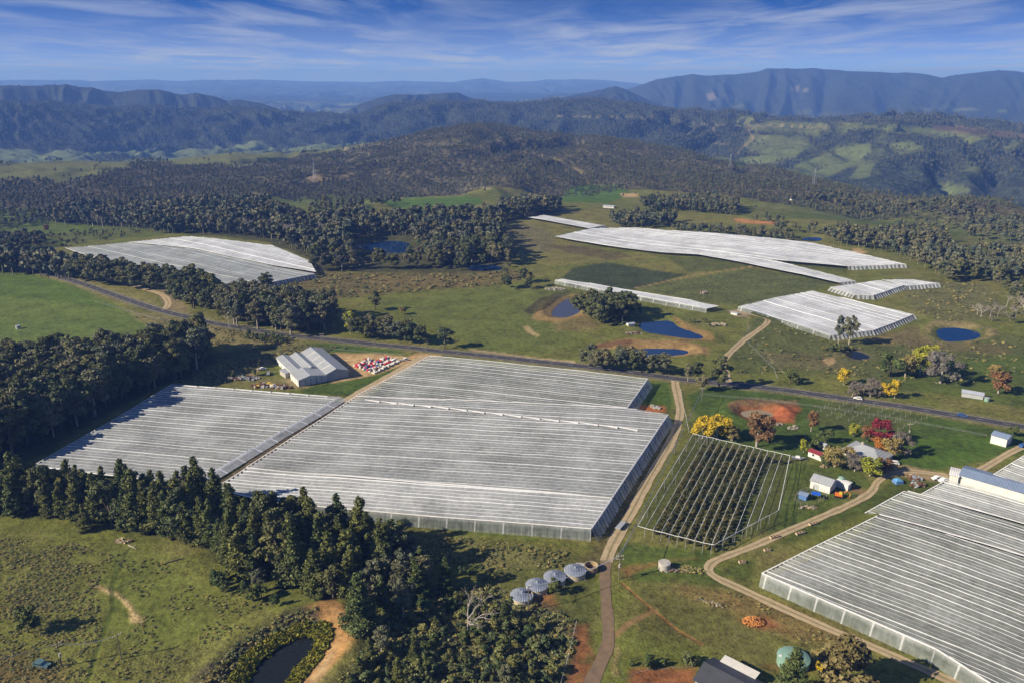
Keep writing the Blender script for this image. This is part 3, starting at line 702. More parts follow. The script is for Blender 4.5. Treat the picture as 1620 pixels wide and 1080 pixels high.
# ------------------------------------------------------------------ roads and tracks: sheets laid on the ground
def smooth_line(W, step=2.5):
    W = np.asarray(W, float)
    # Catmull-Rom, evenly sampled
    pts = np.vstack([2 * W[0] - W[1], W, 2 * W[-1] - W[-2]])
    out_ = []
    for i in range(1, len(pts) - 2):
        a, b_, c_, d_ = pts[i - 1], pts[i], pts[i + 1], pts[i + 2]
        n = max(2, int(np.linalg.norm(c_ - b_) / step))
        for t in np.linspace(0, 1, n, endpoint=False):
            out_.append(.5 * ((2 * b_) + (-a + c_) * t + (2 * a - 5 * b_ + 4 * c_ - d_) * t * t + (-a + 3 * b_ - 3 * c_ + d_) * t ** 3))
    out_.append(W[-1])
    return np.array(out_)
def strip(name, line, width, mat, lift=.10, ragged=0.0, cross=4, offset=0.0, parent=None, taper=0.0):
    T = np.gradient(line, axis=0); T /= np.linalg.norm(T, axis=1)[:, None] + 1e-9
    Nn = np.stack([-T[:, 1], T[:, 0]], 1)
    V = []
    k = np.linspace(-.5, .5, cross + 1)
    rg = 1 + ragged * fbm(line[:, 0] / 9, line[:, 1] / 9 + 31, 3)
    for j in k:
        e = line + Nn * (width * j * rg + offset)[:, None] if isinstance(rg, np.ndarray) else line + Nn * (width * j + offset)
        V.append(e)
    V = np.array(V).transpose(1, 0, 2).reshape(-1, 2)
    z = terrain(V[:, 0], V[:, 1]) + lift
    n = len(line); c_ = cross + 1
    i = np.arange(n * c_).reshape(n, c_)
    F = np.stack([i[:-1, :-1], i[:-1, 1:], i[1:, 1:], i[1:, :-1]], -1).reshape(-1, 4)[:, ::-1]
    return mesh_np(name, np.column_stack([V, z]), F, mat, parent=parent, smooth=True)
hw = smooth_line(PL(HIGHWAY))
road = strip('highway', hw, 7.4, MT['asphalt'], .14); tag(road, kind='structure')
m_line = simple('road_paint', (.7, .7, .66), .6, var=.04)
for off, wd in ((-3.1, .16), (3.1, .16)):
    o = strip('edge_line', hw, wd, m_line, .17, cross=1, offset=off, parent=road)
mb_pts = []
def dashes(line, wd, mat, a=3.0, b_=9.0):
    seg = np.linalg.norm(np.diff(line, axis=0), axis=1); cum = np.concatenate([[0], np.cumsum(seg)])
    V = []; F = []
    s_ = 0
    while s_ < cum[-1] - a:
        p0 = np.array([np.interp(s_, cum, line[:, i]) for i in (0, 1)]); p1 = np.array([np.interp(s_ + a, cum, line[:, i]) for i in (0, 1)])
        t = (p1 - p0) / np.linalg.norm(p1 - p0); n = np.array([-t[1], t[0]]) * wd / 2
        q_ = np.array([p0 - n, p1 - n, p1 + n, p0 + n]); z = terrain(q_[:, 0], q_[:, 1]) + .17
        k = len(V); V += [(*q_[i], z[i]) for i in range(4)]; F.append((k, k + 1, k + 2, k + 3))
        s_ += a + b_
    return mesh_np('centre_line', V, F, mat, parent=road)
dashes(hw, .14, m_line)
TRACKS = [
    ('gravel_track', [(1068, 600), (1069, 612), (1073, 630), (1076, 650), (1071, 675), (1058, 705), (1040, 735), (1020, 770), (1000, 808), (982, 838), (966, 868), (959, 888)], 4.4, 'gravel'),
    ('asphalt_drive', [(959, 886), (957, 910), (959, 950), (962, 990), (961, 1020), (950, 1048), (935, 1080), (918, 1120)], 4.0, 'dark_gravel'),
    ('farm_track', [(1660, 690), (1605, 712), (1560, 738), (1535, 752)], 3.8, 'gravel'),
    ('farm_track', [(1500, 752), (1440, 745), (1405, 752), (1388, 762), (1378, 778), (1350, 795), (1300, 817), (1250, 838), (1200, 860), (1150, 879), (1126, 890), (1121, 902), (1135, 914), (1170, 930), (1230, 958), (1320, 998), (1420, 1040), (1500, 1075), (1600, 1120)], 3.5, 'gravel'),
    ('orchard_track', [(672, 563), (640, 582), (600, 604), (552, 632), (500, 666), (440, 706), (390, 742), (325, 785)], 6.5, 'gravel'),
    ('hill_track', [(1165, 492), (1190, 498), (1210, 503), (1214, 510), (1200, 522), (1175, 540), (1155, 558), (1144, 572), (1148, 590), (1152, 604)], 4.2, 'gravel'),
    ('lay_by', [(85, 432), (130, 434), (180, 444), (225, 456), (255, 466), (266, 478), (262, 488), (250, 492)], 5.0, 'gravel'),
]
for nm, pts, wd, mt in TRACKS:
    ln = smooth_line(PL(pts))
    o = strip(nm, ln, wd, MT[mt], .11, ragged=.35); tag(o, kind='structure')
    if nm in ('gravel_track', 'farm_track', 'lay_by', 'hill_track'):
        strip('grass_centre', ln, .7, MT['centre'] if 'centre' in MT else MT.setdefault('centre', simple('worn_grass', (.17, .15, .07), 1, .1, var=.2, scale=.5, c2=(.28, .22, .13))), .14, ragged=1.2, cross=1, parent=o)

# ------------------------------------------------------------------ foliage
def leaf_mat(name, c, c2, hue_var=.25, trans=0.0):
    m, nt, b = M(name)
    vc_ = N(nt, 'ShaderNodeVertexColor', layer_name='tint')
    sp = N(nt, 'ShaderNodeSeparateColor'); nt.links.new(vc_.outputs[0], sp.inputs[0])
    oi = N(nt, 'ShaderNodeObjectInfo')
    base = mix_col(nt, sp.outputs[0], tuple(c), tuple(c2))
    k = maprange(nt, oi.outputs['Random'], 0, 1, 1 - hue_var, 1 + hue_var)
    cc = N(nt, 'ShaderNodeCombineColor')
    nt.links.new(k, cc.inputs[0]); nt.links.new(maprange(nt, oi.outputs['Random'], 0, 1, 1 - hue_var * .5, 1 + hue_var * .5), cc.inputs[1]); cc.inputs[2].default_value = 1.0
    nt.links.new(mix_col(nt, 1.0, base, cc.outputs[0], 'MULTIPLY'), b.inputs['Base Color'])
    b.inputs['Roughness'].default_value = .65; b.inputs['Specular IOR Level'].default_value = .2
    return m
LEAF = {
    'euc': leaf_mat('eucalyptus_leaves', (.058, .070, .025), (.155, .168, .062)),
    'eucb': leaf_mat('grey_green_leaves', (.090, .098, .050), (.195, .196, .105)),
    'pine': leaf_mat('pine_needles', (.052, .066, .018), (.160, .180, .048), .22),
    'far': leaf_mat('far_leaves', (.060, .068, .034), (.145, .150, .082), .35),
    'green': leaf_mat('green_leaves', (.045, .068, .018), (.115, .145, .040)),
    'yellow': leaf_mat('yellow_leaves', (.34, .25, .015), (.62, .46, .03), .1),
    'lime': leaf_mat('yellow_green_leaves', (.14, .17, .02), (.40, .38, .03), .1),
    'orange': leaf_mat('orange_leaves', (.26, .10, .02), (.48, .22, .03), .15),
    'red': leaf_mat('crimson_leaves', (.10, .012, .015), (.26, .030, .035), .1),
    'brown': leaf_mat('russet_leaves', (.12, .065, .028), (.24, .14, .06), .15),
    'ochre': leaf_mat('ochre_leaves', (.16, .13, .04), (.34, .27, .09), .15),
    'grey': leaf_mat('bare_twigs', (.12, .10, .075), (.24, .21, .16), .15),
    'scrub': leaf_mat('scrub_leaves', (.072, .086, .028), (.19, .205, .072), .35),
    'fruit': leaf_mat('fruit_tree_leaves', (.050, .065, .020), (.15, .13, .042), .35),
    'straw': leaf_mat('tussock_blades', (.17, .17, .050), (.36, .31, .13), .3),
    'olive': leaf_mat('olive_brown_leaves', (.10, .085, .03), (.22, .18, .07), .1),
    'reed': leaf_mat('reed_blades', (.11, .12, .012), (.24, .22, .02), .2),
}
TRUNK = simple('trunk_bark', (.13, .105, .08), .95, .1, var=.15, scale=1.2)
PALET = simple('pale_bark', (.42, .38, .32), .9, .1, var=.12, scale=1.2)
def leaves(lobes, n, size, rng, down=.35, flat=.55, jitter=.22, lobe_tint=True):
    C = np.array([l[0] for l in lobes], float); Rr = np.array([l[1] for l in lobes], float)
    wgt = (Rr[:, 0] * Rr[:, 2]); wgt /= wgt.sum()
    k = rng.choice(len(lobes), n, p=wgt)
    d = rng.normal(size=(n, 3)); d /= np.linalg.norm(d, axis=1)[:, None]
    flip = (d[:, 2] < 0) & (rng.random(n) > down); d[flip, 2] *= -1
    rad = 1 - np.abs(rng.normal(0, jitter, n))
    pos = C[k] + d * Rr[k] * rad[:, None]
    nr = d * flat + rng.normal(size=(n, 3)) * (1 - flat) * .9; nr /= np.linalg.norm(nr, axis=1)[:, None]
    t = np.cross(nr, rng.normal(size=(n, 3))); t /= np.linalg.norm(t, axis=1)[:, None] + 1e-9
    bt = np.cross(nr, t)
    s1 = (size * rng.uniform(.6, 1.5, n))[:, None]; s2 = s1 * rng.uniform(.5, 1.0, n)[:, None]
    V = np.stack([pos - t * s1 - bt * s2 * .3, pos - bt * s2, pos + t * s1 + bt * s2 * .2, pos + bt * s2], 1).reshape(-1, 3)
    F = np.arange(4 * n).reshape(n, 4)
    lt = rng.random(len(lobes))
    tint = np.clip((.55 * lt[k] if lobe_tint else .3) + .45 * rng.random(n), 0, 1)
    return V, F, np.repeat(tint, 4)
def core(lobes, f=.62):
    """rough solid inside each lobe, so that the crown is not see-through"""
    V = []; F = []
    for c_, r_ in lobes:
        k = len(V)
        n = 6
        V.append((c_[0], c_[1], c_[2] - r_[2] * f)); V.append((c_[0], c_[1], c_[2] + r_[2] * f))
        for zf, rf in ((-.5, .85), (.5, .85)):
            for i in range(n):
                a = 2 * math.pi * i / n + zf
                V.append((c_[0] + r_[0] * f * rf * math.cos(a), c_[1] + r_[1] * f * rf * math.sin(a), c_[2] + r_[2] * f * zf))
        for i in range(n):
            j = (i + 1) % n
            F += [(k, k + 2 + j, k + 2 + i, k + 2 + i), (k + 2 + i, k + 2 + j, k + 2 + n + j, k + 2 + n + i), (k + 2 + n + i, k + 2 + n + j, k + 1, k + 1)]
    return V, F
def tube(pts, radii, sides=6):
    V = []; F = []
    pts = [np.array(p_, float) for p_ in pts]
    for i, p_ in enumerate(pts):
        d = pts[min(i + 1, len(pts) - 1)] - pts[max(i - 1, 0)]; d /= np.linalg.norm(d) + 1e-9
        a = np.cross(d, (0, 0, 1) if abs(d[2]) < .9 else (1, 0, 0)); a /= np.linalg.norm(a); b_ = np.cross(d, a)
        for k in range(sides):
            t = 2 * math.pi * k / sides
            V.append(p_ + (a * math.cos(t) + b_ * math.sin(t)) * radii[i])
    for i in range(len(pts) - 1):
        for k in range(sides):
            j = (k + 1) % sides
            F.append((i * sides + k, i * sides + j, (i + 1) * sides + j, (i + 1) * sides + k))
    return V, F
def join(parts):
    V = []; F = []; T = []
    for v, f in parts:
        k = len(V); V += [tuple(x) for x in v]; F += [tuple(i + k for i in q_) for q_ in f]
    return V, F
def clean_quads(F):
    return [tuple(f) for f in F]
def to_mesh(name, parts, mat, tints=None, smooth=False):
    """parts: list of (V, F) with quads (a repeated last index makes a triangle)"""
    V, F = join(parts)
    me = bpy.data.meshes.new(name)
    me.from_pydata(V, [], [f if len(f) < 4 or f[2] != f[3] else f[:3] for f in F])
    me.materials.append(mat)
    if smooth: me.polygons.foreach_set('use_smooth', np.ones(len(me.polygons), bool))
    if tints is not None: vcol(me, 'tint', np.repeat(np.asarray(tints)[:, None], 3, 1))
    me.update()
    return me
def make_tree(kind, seed, leaf, bark, n, size):
    """returns (trunk mesh, crown mesh); height about 18 m for tall kinds, metres throughout"""
    rng = np.random.default_rng(seed)
    tr = []; lobes = []
    if kind == 'euc':
        H = 18; lean = rng.normal(0, .6, 2)
        tr.append(tube([(0, 0, -.5), (lean[0] * .3, lean[1] * .3, 5), (lean[0], lean[1], 11), (lean[0] * 1.3, lean[1] * 1.3, 15)], [.42, .34, .22, .08]))
        for i in range(7):
            a = rng.uniform(0, 6.28); z = rng.uniform(5, 12); L = rng.uniform(2.0, 4.2)
            e = (lean[0] + math.cos(a) * L, lean[1] + math.sin(a) * L, z + rng.uniform(2, 4))
            tr.append(tube([(lean[0] * .6, lean[1] * .6, z - .5), e], [.16, .05], 5))
        for i in range(26):
            z = rng.uniform(3.8 if leaf is LEAF['euc'] else 6.0, 16.0); k = math.sin(np.clip((z - (1.5 if leaf is LEAF['euc'] else 4)) / (15.5 if leaf is LEAF['euc'] else 13), 0, 1) * math.pi) ** .6
            a = rng.uniform(0, 6.28); L = rng.uniform(.3, 1.15) * 3.7 * k
            r_ = rng.uniform(.85, 2.1)
            lobes.append(((lean[0] + math.cos(a) * L, lean[1] + math.sin(a) * L, z), (r_, r_, r_ * .8)))
    elif kind == 'pine':
        H = 20
        tr.append(tube([(0, 0, -.5), (.2, 0, 8), (0, .2, 19)], [.4, .28, .05]))
        z = 2.0
        while z < 19.5:
            k = (1 - (z / 20.5) ** 1.5)
            m_ = 5 if z < 14 else 3
            for i in range(m_):
                a = rng.uniform(0, 6.28); L = rng.uniform(.55, 1.05) * 3.7 * k
                r_ = rng.uniform(1.15, 1.8) * (.6 + .6 * k)
                lobes.append(((math.cos(a) * L, math.sin(a) * L, z + rng.uniform(-.5, .5)), (r_ * 1.2, r_ * 1.2, r_ * .5)))
            lobes.append(((0, 0, z), (1.5 * k + .4, 1.5 * k + .4, 1.2)))
            z += 1.15
    elif kind == 'round':
        H = 9
        tr.append(tube([(0, 0, -.4), (.1, 0, 2.2), (0, .1, 5)], [.28, .2, .06]))
        for i in range(17):
            z = rng.uniform(2.2, 7.6); k = math.sqrt(max(.05, 1 - ((z - 4.4) / 4.2) ** 2))
            a = rng.uniform(0, 6.28); L = rng.uniform(.35, 1) * 3.0 * k; r_ = rng.uniform(.95, 1.6)
            lobes.append(((math.cos(a) * L, math.sin(a) * L, z), (r_, r_, r_ * .85)))
    elif kind == 'shrub':
        H = 3
        tr.append(tube([(0, 0, -.3), (0, .1, 1.2)], [.12, .05], 5))
        for i in range(8):
            z = rng.uniform(.7, 2.5); a = rng.uniform(0, 6.28); L = rng.uniform(0, 1.15) * (1.2 - abs(z - 1.3) * .4); r_ = rng.uniform(.5, .9)
            lobes.append(((math.cos(a) * L, math.sin(a) * L, z), (r_, r_, r_ * .95)))
    elif kind == 'bare':
        H = 12
        def br(p_, d, L, r_, lv):
            e = p_ + d * L; tr.append(tube([p_, (p_ + e) / 2 + rng.normal(0, L * .05, 3), e], [r_, r_ * .75, r_ * .5], 5 if lv < 2 else 4))
            if lv >= 4: return
            for i in range(3 if lv else 5):
                dd = d * .75 + rng.normal(0, .5, 3); dd[2] = abs(dd[2]) * .8 + .12; dd /= np.linalg.norm(dd)
                br(p_ + d * L * rng.uniform(.55, 1.0), dd, L * rng.uniform(.55, .78), r_ * .55, lv + 1)
        br(np.array([0, 0, -.4]), np.array([.05, .03, 1.0]), 4.6, .26, 0)
    if kind == 'bare' : return to_mesh('branches', tr, bark, smooth=True), None
    V, F, T = leaves(lobes, n, size, rng)
    cV, cF = core(lobes)
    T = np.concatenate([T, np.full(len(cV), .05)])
    return to_mesh('trunk', tr, bark, smooth=True), to_mesh('crown', [(V, F.tolist()), (cV, cF)], leaf, T)

# ------------------------------------------------------------------ netting over the orchards
def net_mat(name, panel, seam, a_panel, a_seam):
    m, nt, b = M(name)
    vc_ = N(nt, 'ShaderNodeVertexColor', layer_name='net')
    sp = N(nt, 'ShaderNodeSeparateColor'); nt.links.new(vc_.outputs[0], sp.inputs[0])
    geo = N(nt, 'ShaderNodeNewGeometry')
    p = geo.outputs['Position']
    n1 = noise(nt, p, .05, 4, .6); n2 = noise(nt, p, .45, 4, .65)
    sm = maprange(nt, sp.outputs[0], .15, .95)
    pc = mix_col(nt, maprange(nt, n1, .35, .65), tuple(panel), tuple(x * .80 for x in panel))
    nt.links.new(mix_col(nt, sm, pc, tuple(seam)), b.inputs['Base Color'])
    al = math_node(nt, 'ADD', math_node(nt, 'MULTIPLY', sm, a_seam - a_panel), a_panel)
    al = math_node(nt, 'ADD', al, math_node(nt, 'ADD', maprange(nt, n1, .3, .7, .10, -.12), maprange(nt, n2, .3, .7, .12, -.14)), clamp=True)
    # tears and thin spots
    n3 = noise(nt, p, .16, 6, .75)
    al = math_node(nt, 'MULTIPLY', al, maprange(nt, n3, .70, .735, 1.0, .35))
    nt.links.new(al, b.inputs['Alpha'])
    b.inputs['Roughness'].default_value = .85; b.inputs['Specular IOR Level'].default_value = .15
    bp = N(nt, 'ShaderNodeBump', i_Strength=.5, i_Distance=.35); nt.links.new(n2, bp.inputs['Height']); nt.links.new(bp.outputs[0], b.inputs['Normal'])
    return m
NETM = {
    'grey': net_mat('grey_netting', (.32, .34, .345), (.58, .60, .63), .66, 1.0),
    'white': net_mat('white_netting', (.46, .48, .45), (.74, .74, .72), .84, 1.0),
    'thin': net_mat('thin_netting', (.27, .29, .29), (.54, .56, .59), .54, .96),
    'farshade': net_mat('far_netting_painted_shade', (.30, .33, .335), (.41, .44, .455), .80, 1.0),  # darker copy of the far white netting: slope shade painted in
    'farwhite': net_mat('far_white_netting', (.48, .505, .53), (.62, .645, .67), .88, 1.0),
    'bright': net_mat('bright_netting', (.37, .39, .40), (.68, .70, .73), .74, 1.0),
    'side': net_mat('side_netting', (.31, .35, .34), (.56, .58, .60), .44, .8),
}
M_ROW = simple('orchard_foliage', (.050, .062, .022), 1, .1, var=.22, scale=.9, bump=.5, c2=(.020, .028, .010))
post_me = None
def post_mesh(h, r=.07):
    V, F = tube([(0, 0, -.3), (0, 0, h)], [r, r * .8], 5)
    return to_mesh('post', [(V, F)], MT['steel'])
def clip_line(poly, s0dir, n, t):
    """span along the row direction of the line at offset t through a convex-ish polygon"""
    S = poly @ s0dir; T = poly @ n
    xs = []
    for i in range(len(poly)):
        j = (i + 1) % len(poly)
        a, b_ = T[i] - t, T[j] - t
        if (a <= 0) != (b_ <= 0):
            k = a / (a - b_); xs.append(S[i] + (S[j] - S[i]) * k)
    return (min(xs), max(xs)) if len(xs) > 1 else None
def netting(label, poly_px, dir_px, spacing=3.0, h=4.4, amp=.55, mat='grey', curtains=(), out=2.4, group=None, step=6.0, rows=True, side='side', swag=None, cat='netting'):
    q_ = np.array(poly_px, float)
    W = cast(q_[:, 0], q_[:, 1], h + amp * .6, terrain)
    D = PL(dir_px, h); d = D[1] - D[0]; d /= np.linalg.norm(d); n = np.array([-d[1], d[0]])
    T = W @ n; cen = W.mean(0)
    root = bpy.data.objects.new('netted_orchard', None); COL.objects.link(root)
    root.location = (cen[0], cen[1], float(terrain(cen[0:1], cen[1:2])[0]))
    tag(root, label, cat, group)
    L0 = root.location
    def sub(V):
        V = np.asarray(V, float).copy(); V[:, 0] -= L0[0]; V[:, 1] -= L0[1]; V[:, 2] -= L0[2]; return V
    prof = [(0.0, 1.0, 1.0), (.05, .90, .8), (.13, .72, 0.0), (.5, 0.0, 0.0), (.87, .72, 0.0), (.95, .90, .8)]
    ts = []; hs = []; sv = []
    t0 = T.min() + .05; k = 0
    while t0 + k * spacing < T.max():
        for f, hh, se in prof:
            t = t0 + (k + f) * spacing
            if t < T.max() - .02: ts.append(t); hs.append(hh * amp); sv.append(se)
        k += 1
    spans = [clip_line(W, d, n, t) for t in ts]
    keep = [i for i, s_ in enumerate(spans) if s_ is not None]
    ts = np.array([ts[i] for i in keep]); hs = np.array([hs[i] for i in keep]); sv = np.array([sv[i] for i in keep]); spans = np.array([spans[i] for i in keep])
    ns = int(max(8, (spans[:, 1] - spans[:, 0]).max() / step))
    u = np.linspace(0, 1, ns)
    S = spans[:, :1] + (spans[:, 1:] - spans[:, :1]) * u[None]
    X = S * d[0] + ts[:, None] * n[0]; Y = S * d[1] + ts[:, None] * n[1]
    droop = .16 * np.abs(np.sin(S / 9.0 * math.pi)) + .22 * fbm(X / 17, Y / 17, 3)
    rowj = (np.arange(len(ts)) // 6)
    jit = np.random.default_rng(5).uniform(-.12, .12, rowj.max() + 1)[rowj]
    Z = terrain(X.ravel(), Y.ravel()).reshape(X.shape) + h + hs[:, None] * (1 + .2 * fbm(X / 30, Y / 30, 2)) + jit[:, None] - (.16 - droop) * .9
    V = np.stack([X, Y, Z], -1).reshape(-1, 3)
    i = np.arange(len(V)).reshape(X.shape)
    F = np.stack([i[:-1, :-1], i[:-1, 1:], i[1:, 1:], i[1:, :-1]], -1).reshape(-1, 4)[:, ::-1]
    # a cross wire every few bays shows as a dark or pale line across the rows
    o = mesh_np('net_roof', sub(V), F, NETM[mat], parent=root)
    sc = np.repeat(sv[:, None], ns, 1)
    vcol(o.data, 'net', np.repeat(sc.reshape(-1, 1), 3, 1))
    # border cable and side nets
    for e in range(len(W)):
        a, b_ = W[e], W[(e + 1) % len(W)]
        Lh = np.linalg.norm(b_ - a)
        if Lh < 6: continue
        nn = max(2, int(Lh / 2.0)); tt = np.linspace(0, 1, nn)
        line = a + (b_ - a) * tt[:, None]
        zt = terrain(line[:, 0], line[:, 1]) + h + amp * .75
        nrm_ = np.array([(b_ - a)[1], -(b_ - a)[0]]) / Lh
        if np.dot(nrm_, (a + b_) / 2 - cen) < 0: nrm_ = -nrm_
        w_ = .5
        V = np.concatenate([np.column_stack([line - nrm_ * w_ * .7, zt + .06]), np.column_stack([line + nrm_ * w_ * .5, zt - .1])])
        F = [(j, j + 1, nn + j + 1, nn + j) for j in range(nn - 1)]
        mesh_np('border_band', sub(V), F, MT['band'], parent=root)
        if e in curtains:
            m_ = max(4, int(Lh / .55)); tt = np.linspace(0, 1, m_)
            line = a + (b_ - a) * tt[:, None]
            zg = terrain(line[:, 0], line[:, 1])
            ph = np.arange(m_)
            per = max(2, int(round(spacing / .55)))
            pleat = np.where(ph % per < per / 2, 1.0, 0.0) * .9 + .25 * np.random.default_rng(e).normal(size=m_)
            pleat = pleat if curtains[e] == 'pleat' else pleat * .12
            og = 5.0 if curtains[e] == 'slope' else out * (1.0 if curtains[e] == 'pleat' else .35)
            V0 = np.column_stack([line, zg + h + amp * .7]); V1 = np.column_stack([line + nrm_ * (og * .45 + pleat * .45)[:, None], zg + h * (.97 if curtains[e] == 'slope' else .55)]); V2 = np.column_stack([line + nrm_ * (og + pleat * .7)[:, None], terrain(line[:, 0] + nrm_[0] * og, line[:, 1] + nrm_[1] * og) + (h - .5 if curtains[e] == 'slope' else .05)])
            V = np.concatenate([V0, V1, V2])
            F = [(r_ * m_ + j, r_ * m_ + j + 1, (r_ + 1) * m_ + j + 1, (r_ + 1) * m_ + j) for r_ in (0, 1) for j in range(m_ - 1)]
            o = mesh_np('side_net', sub(V), F, NETM['bright' if curtains[e] == 'slope' else side], parent=root)
            lv = np.clip(pleat, 0, 1) * .8 if curtains[e] == 'pleat' else (np.where(ph % (per * 4) == 0, .9, 0))
            vcol(o.data, 'net', np.repeat(np.concatenate([np.maximum(lv, .6), lv, lv])[:, None], 3, 1))
            npost = min(40, int(Lh / (spacing * 3)))
            pm = post_mesh(h + .3)
            for j in range(npost + 1):
                pp = a + (b_ - a) * (j / max(1, npost)) + nrm_ * .1
                po = bpy.data.objects.new('post', pm); COL.objects.link(po); po.parent = root
                po.location = (pp[0] - L0[0], pp[1] - L0[1], float(terrain(pp[0:1], pp[1:2])[0]) - L0[2])
    if rows:
        V = []; F = []
        t = T.min() + spacing * .5
        while t < T.max() - spacing * .3:
            sp_ = clip_line(W, d, n, t)
            if sp_ is not None and sp_[1] - sp_[0] > 6:
                m_ = int((sp_[1] - sp_[0] - 4) / 2.2) + 2
                s_ = np.linspace(sp_[0] + 2, sp_[1] - 2, m_)
                x = s_ * d[0] + t * n[0]; y = s_ * d[1] + t * n[1]; z = terrain(x, y)
                bw = .75 + .35 * perlin(x / 2.1, y / 2.1 + t); bh = h * .66 + .8 * perlin(x / 1.9 + 7, y / 1.9)
                k = len(V)
                for j in range(m_):
                    V += [(x[j] - n[0] * bw[j], y[j] - n[1] * bw[j], z[j] + .4), (x[j], y[j], z[j] + bh[j]), (x[j] + n[0] * bw[j], y[j] + n[1] * bw[j], z[j] + .4)]
                for j in range(m_ - 1):
                    a = k + 3 * j
                    F += [(a, a + 3, a + 4, a + 1), (a + 1, a + 4, a + 5, a + 2)]
            t += spacing
        o = mesh_np('fruit_tree_rows', sub(V), F, M_ROW, parent=root)
        tag(o, kind='stuff')
    return root, W, d, n
A1 = netting('grey ribbed netting roof beside the highway, upper block of the big central field', [(680, 562), (1025, 598), (992, 645), (562, 626)], [(680, 562), (1025, 598)], 2.5, mat='thin', curtains={1: 'pleat'})
A2 = netting('largest netting roof, greyer middle block of the big central field beside the gravel track', [(562, 627), (992, 645), (1057, 655), (968, 787), (389, 739)], [(434, 797), (935, 838)], 2.5, mat='grey', curtains={2: 'pleat', 1: 'flat'})
A3 = netting('brighter striped netting roof along the bottom of the big central field', [(389, 740), (968, 788), (935, 836), (434, 795), (338, 772)], [(434, 797), (935, 838)], 2.6, amp=.75, mat='bright', curtains={1: 'pleat', 2: 'flat'})
def swags(root, p0, p1, n_, h=5.1, wd=1.7):
    W = PL([p0, p1], h); L0 = root.location; d = (W[1] - W[0]); nn = np.array([-d[1], d[0]]) / np.linalg.norm(d)
    if nn[1] > 0: nn = -nn
    for k in range(n_):
        a = W[0] + d * (k + .03) / n_; b_ = W[0] + d * (k + .97) / n_
        V = []; m_ = 9
        for j in range(m_):
            t = j / (m_ - 1); p_ = a + (b_ - a) * t; w_ = wd * (.12 + .88 * t ** 1.6); q_ = p_ + nn * w_
            V += [(p_[0], p_[1], float(terrain(p_[0:1], p_[1:2])[0]) + h), (q_[0], q_[1], float(terrain(q_[0:1], q_[1:2])[0]) + h - .25)]
        F = [(2 * j, 2 * j + 1, 2 * j + 3, 2 * j + 2) for j in range(m_ - 1)]
        mesh_np('swag', np.array(V) - np.array(L0), F, MT['band'], parent=root)
swags(A2[0], (576, 631), (1010, 679), 15)
B1 = netting('white ribbed netting roof shaded by the dark forest at its left edge', [(272, 607), (536, 627), (303, 766), (50, 737)], [(272, 607), (536, 627)], 2.5, mat='grey', curtains={3: 'flat', 0: 'flat', 1: 'slope'})
swags(B1[0], (285, 608), (519, 626), 8, 5.0, 1.3)
C1 = netting('lower half of the rolling netting roof behind the highway trees, slope shade in its colour', [(103, 392), (205, 383), (300, 393), (420, 418), (498, 433), (385, 456), (300, 448), (240, 434)], [(103, 392), (385, 456)], 3.6, h=3.6, mat='farshade', amp=.28, rows=False, step=9, curtains={4: 'pleat'})  # lit and shaded halves of one roof, the difference put into the colour
C2 = netting('lit-toned upper half of the rolling netting roof against the grey forest', [(205, 383), (292, 374), (355, 379), (430, 388), (490, 413), (500, 430), (420, 417), (300, 392)], [(103, 392), (385, 456)], 3.6, h=4.5, mat='farwhite', amp=.28, rows=False, step=9, curtains={3: 'pleat'})
D1 = netting('small white netting roof, farthest of the upper right orchards', [(836, 344), (862, 340), (957, 356), (932, 361)], [(862, 340), (957, 356)], 3.6, h=2.9, mat='farwhite', amp=.28, rows=False, step=9, curtains={2: 'pleat'})
D2 = netting('long white netting roof stretching to the right below the grey tree belt', [(878, 374), (937, 361), (1000, 360), (1160, 371), (1286, 384), (1350, 398), (1433, 418), (1341, 421), (1046, 399)], [(937, 362), (1341, 415)], 3.6, h=2.9, mat='farwhite', amp=.28, rows=False, step=9, curtains={6: 'pleat', 0: 'flat'})
D3 = netting('narrow white netting strip below the long netting roof', [(1085, 399), (1200, 405), (1353, 444), (1328, 447), (1200, 420)], [(1085, 399), (1353, 444)], 3.6, h=2.9, mat='farwhite', amp=.28, rows=False, step=9, curtains={2: 'pleat'})
D4 = netting('thin white strip of netting beside the dark ploughed block', [(878, 443), (888, 441), (966, 453), (1060, 468), (1137, 484), (1118, 488), (966, 461)], [(888, 441), (1137, 484)], 3.0, h=3.2, mat='farwhite', amp=.28, rows=False, curtains={5: 'flat', 6: 'flat'})
D5 = netting('white netting roof with pleated sides above the lone pale tree, right of the bending track', [(1168, 485), (1220, 472), (1286, 460), (1445, 497), (1382, 522), (1314, 530), (1200, 493)], [(1168, 485), (1314, 530)], 3.2, h=2.9, mat='farwhite', amp=.28, curtains={3: 'pleat', 4: 'pleat', 5: 'flat', 6: 'flat'})
D6 = netting('short netting roof with pleated near edge above the big right block', [(1314, 454), (1392, 443), (1430, 451), (1382, 467), (1353, 466)], [(1314, 454), (1353, 466)], 3.2, h=2.9, mat='farwhite', amp=.28, rows=False, curtains={2: 'pleat', 3: 'pleat', 4: 'pleat'})
D7 = netting('tapering white netting roof, rightmost of the upper orchards', [(1395, 442), (1446, 442), (1486, 448), (1433, 452)], [(1446, 442), (1486, 448)], 3.2, h=2.9, mat='farwhite', amp=.28, rows=False, curtains={2: 'pleat'})
F1 = netting('large striped netting roof in the lower right corner with a glassy side net', [(1205, 906), (1388, 815), (1740, 918), (1740, 1190), (1480, 1026)], [(1388, 815), (1620, 893)], 2.0, mat='thin', curtains={4: 'flat', 3: 'flat'}, out=3.5)
F2 = netting('netting roof with a notched left corner between the two striped roofs', [(1368, 811), (1431, 776), (1740, 868), (1740, 914), (1391, 813)], [(1431, 776), (1620, 834)], 2.0, mat='thin')
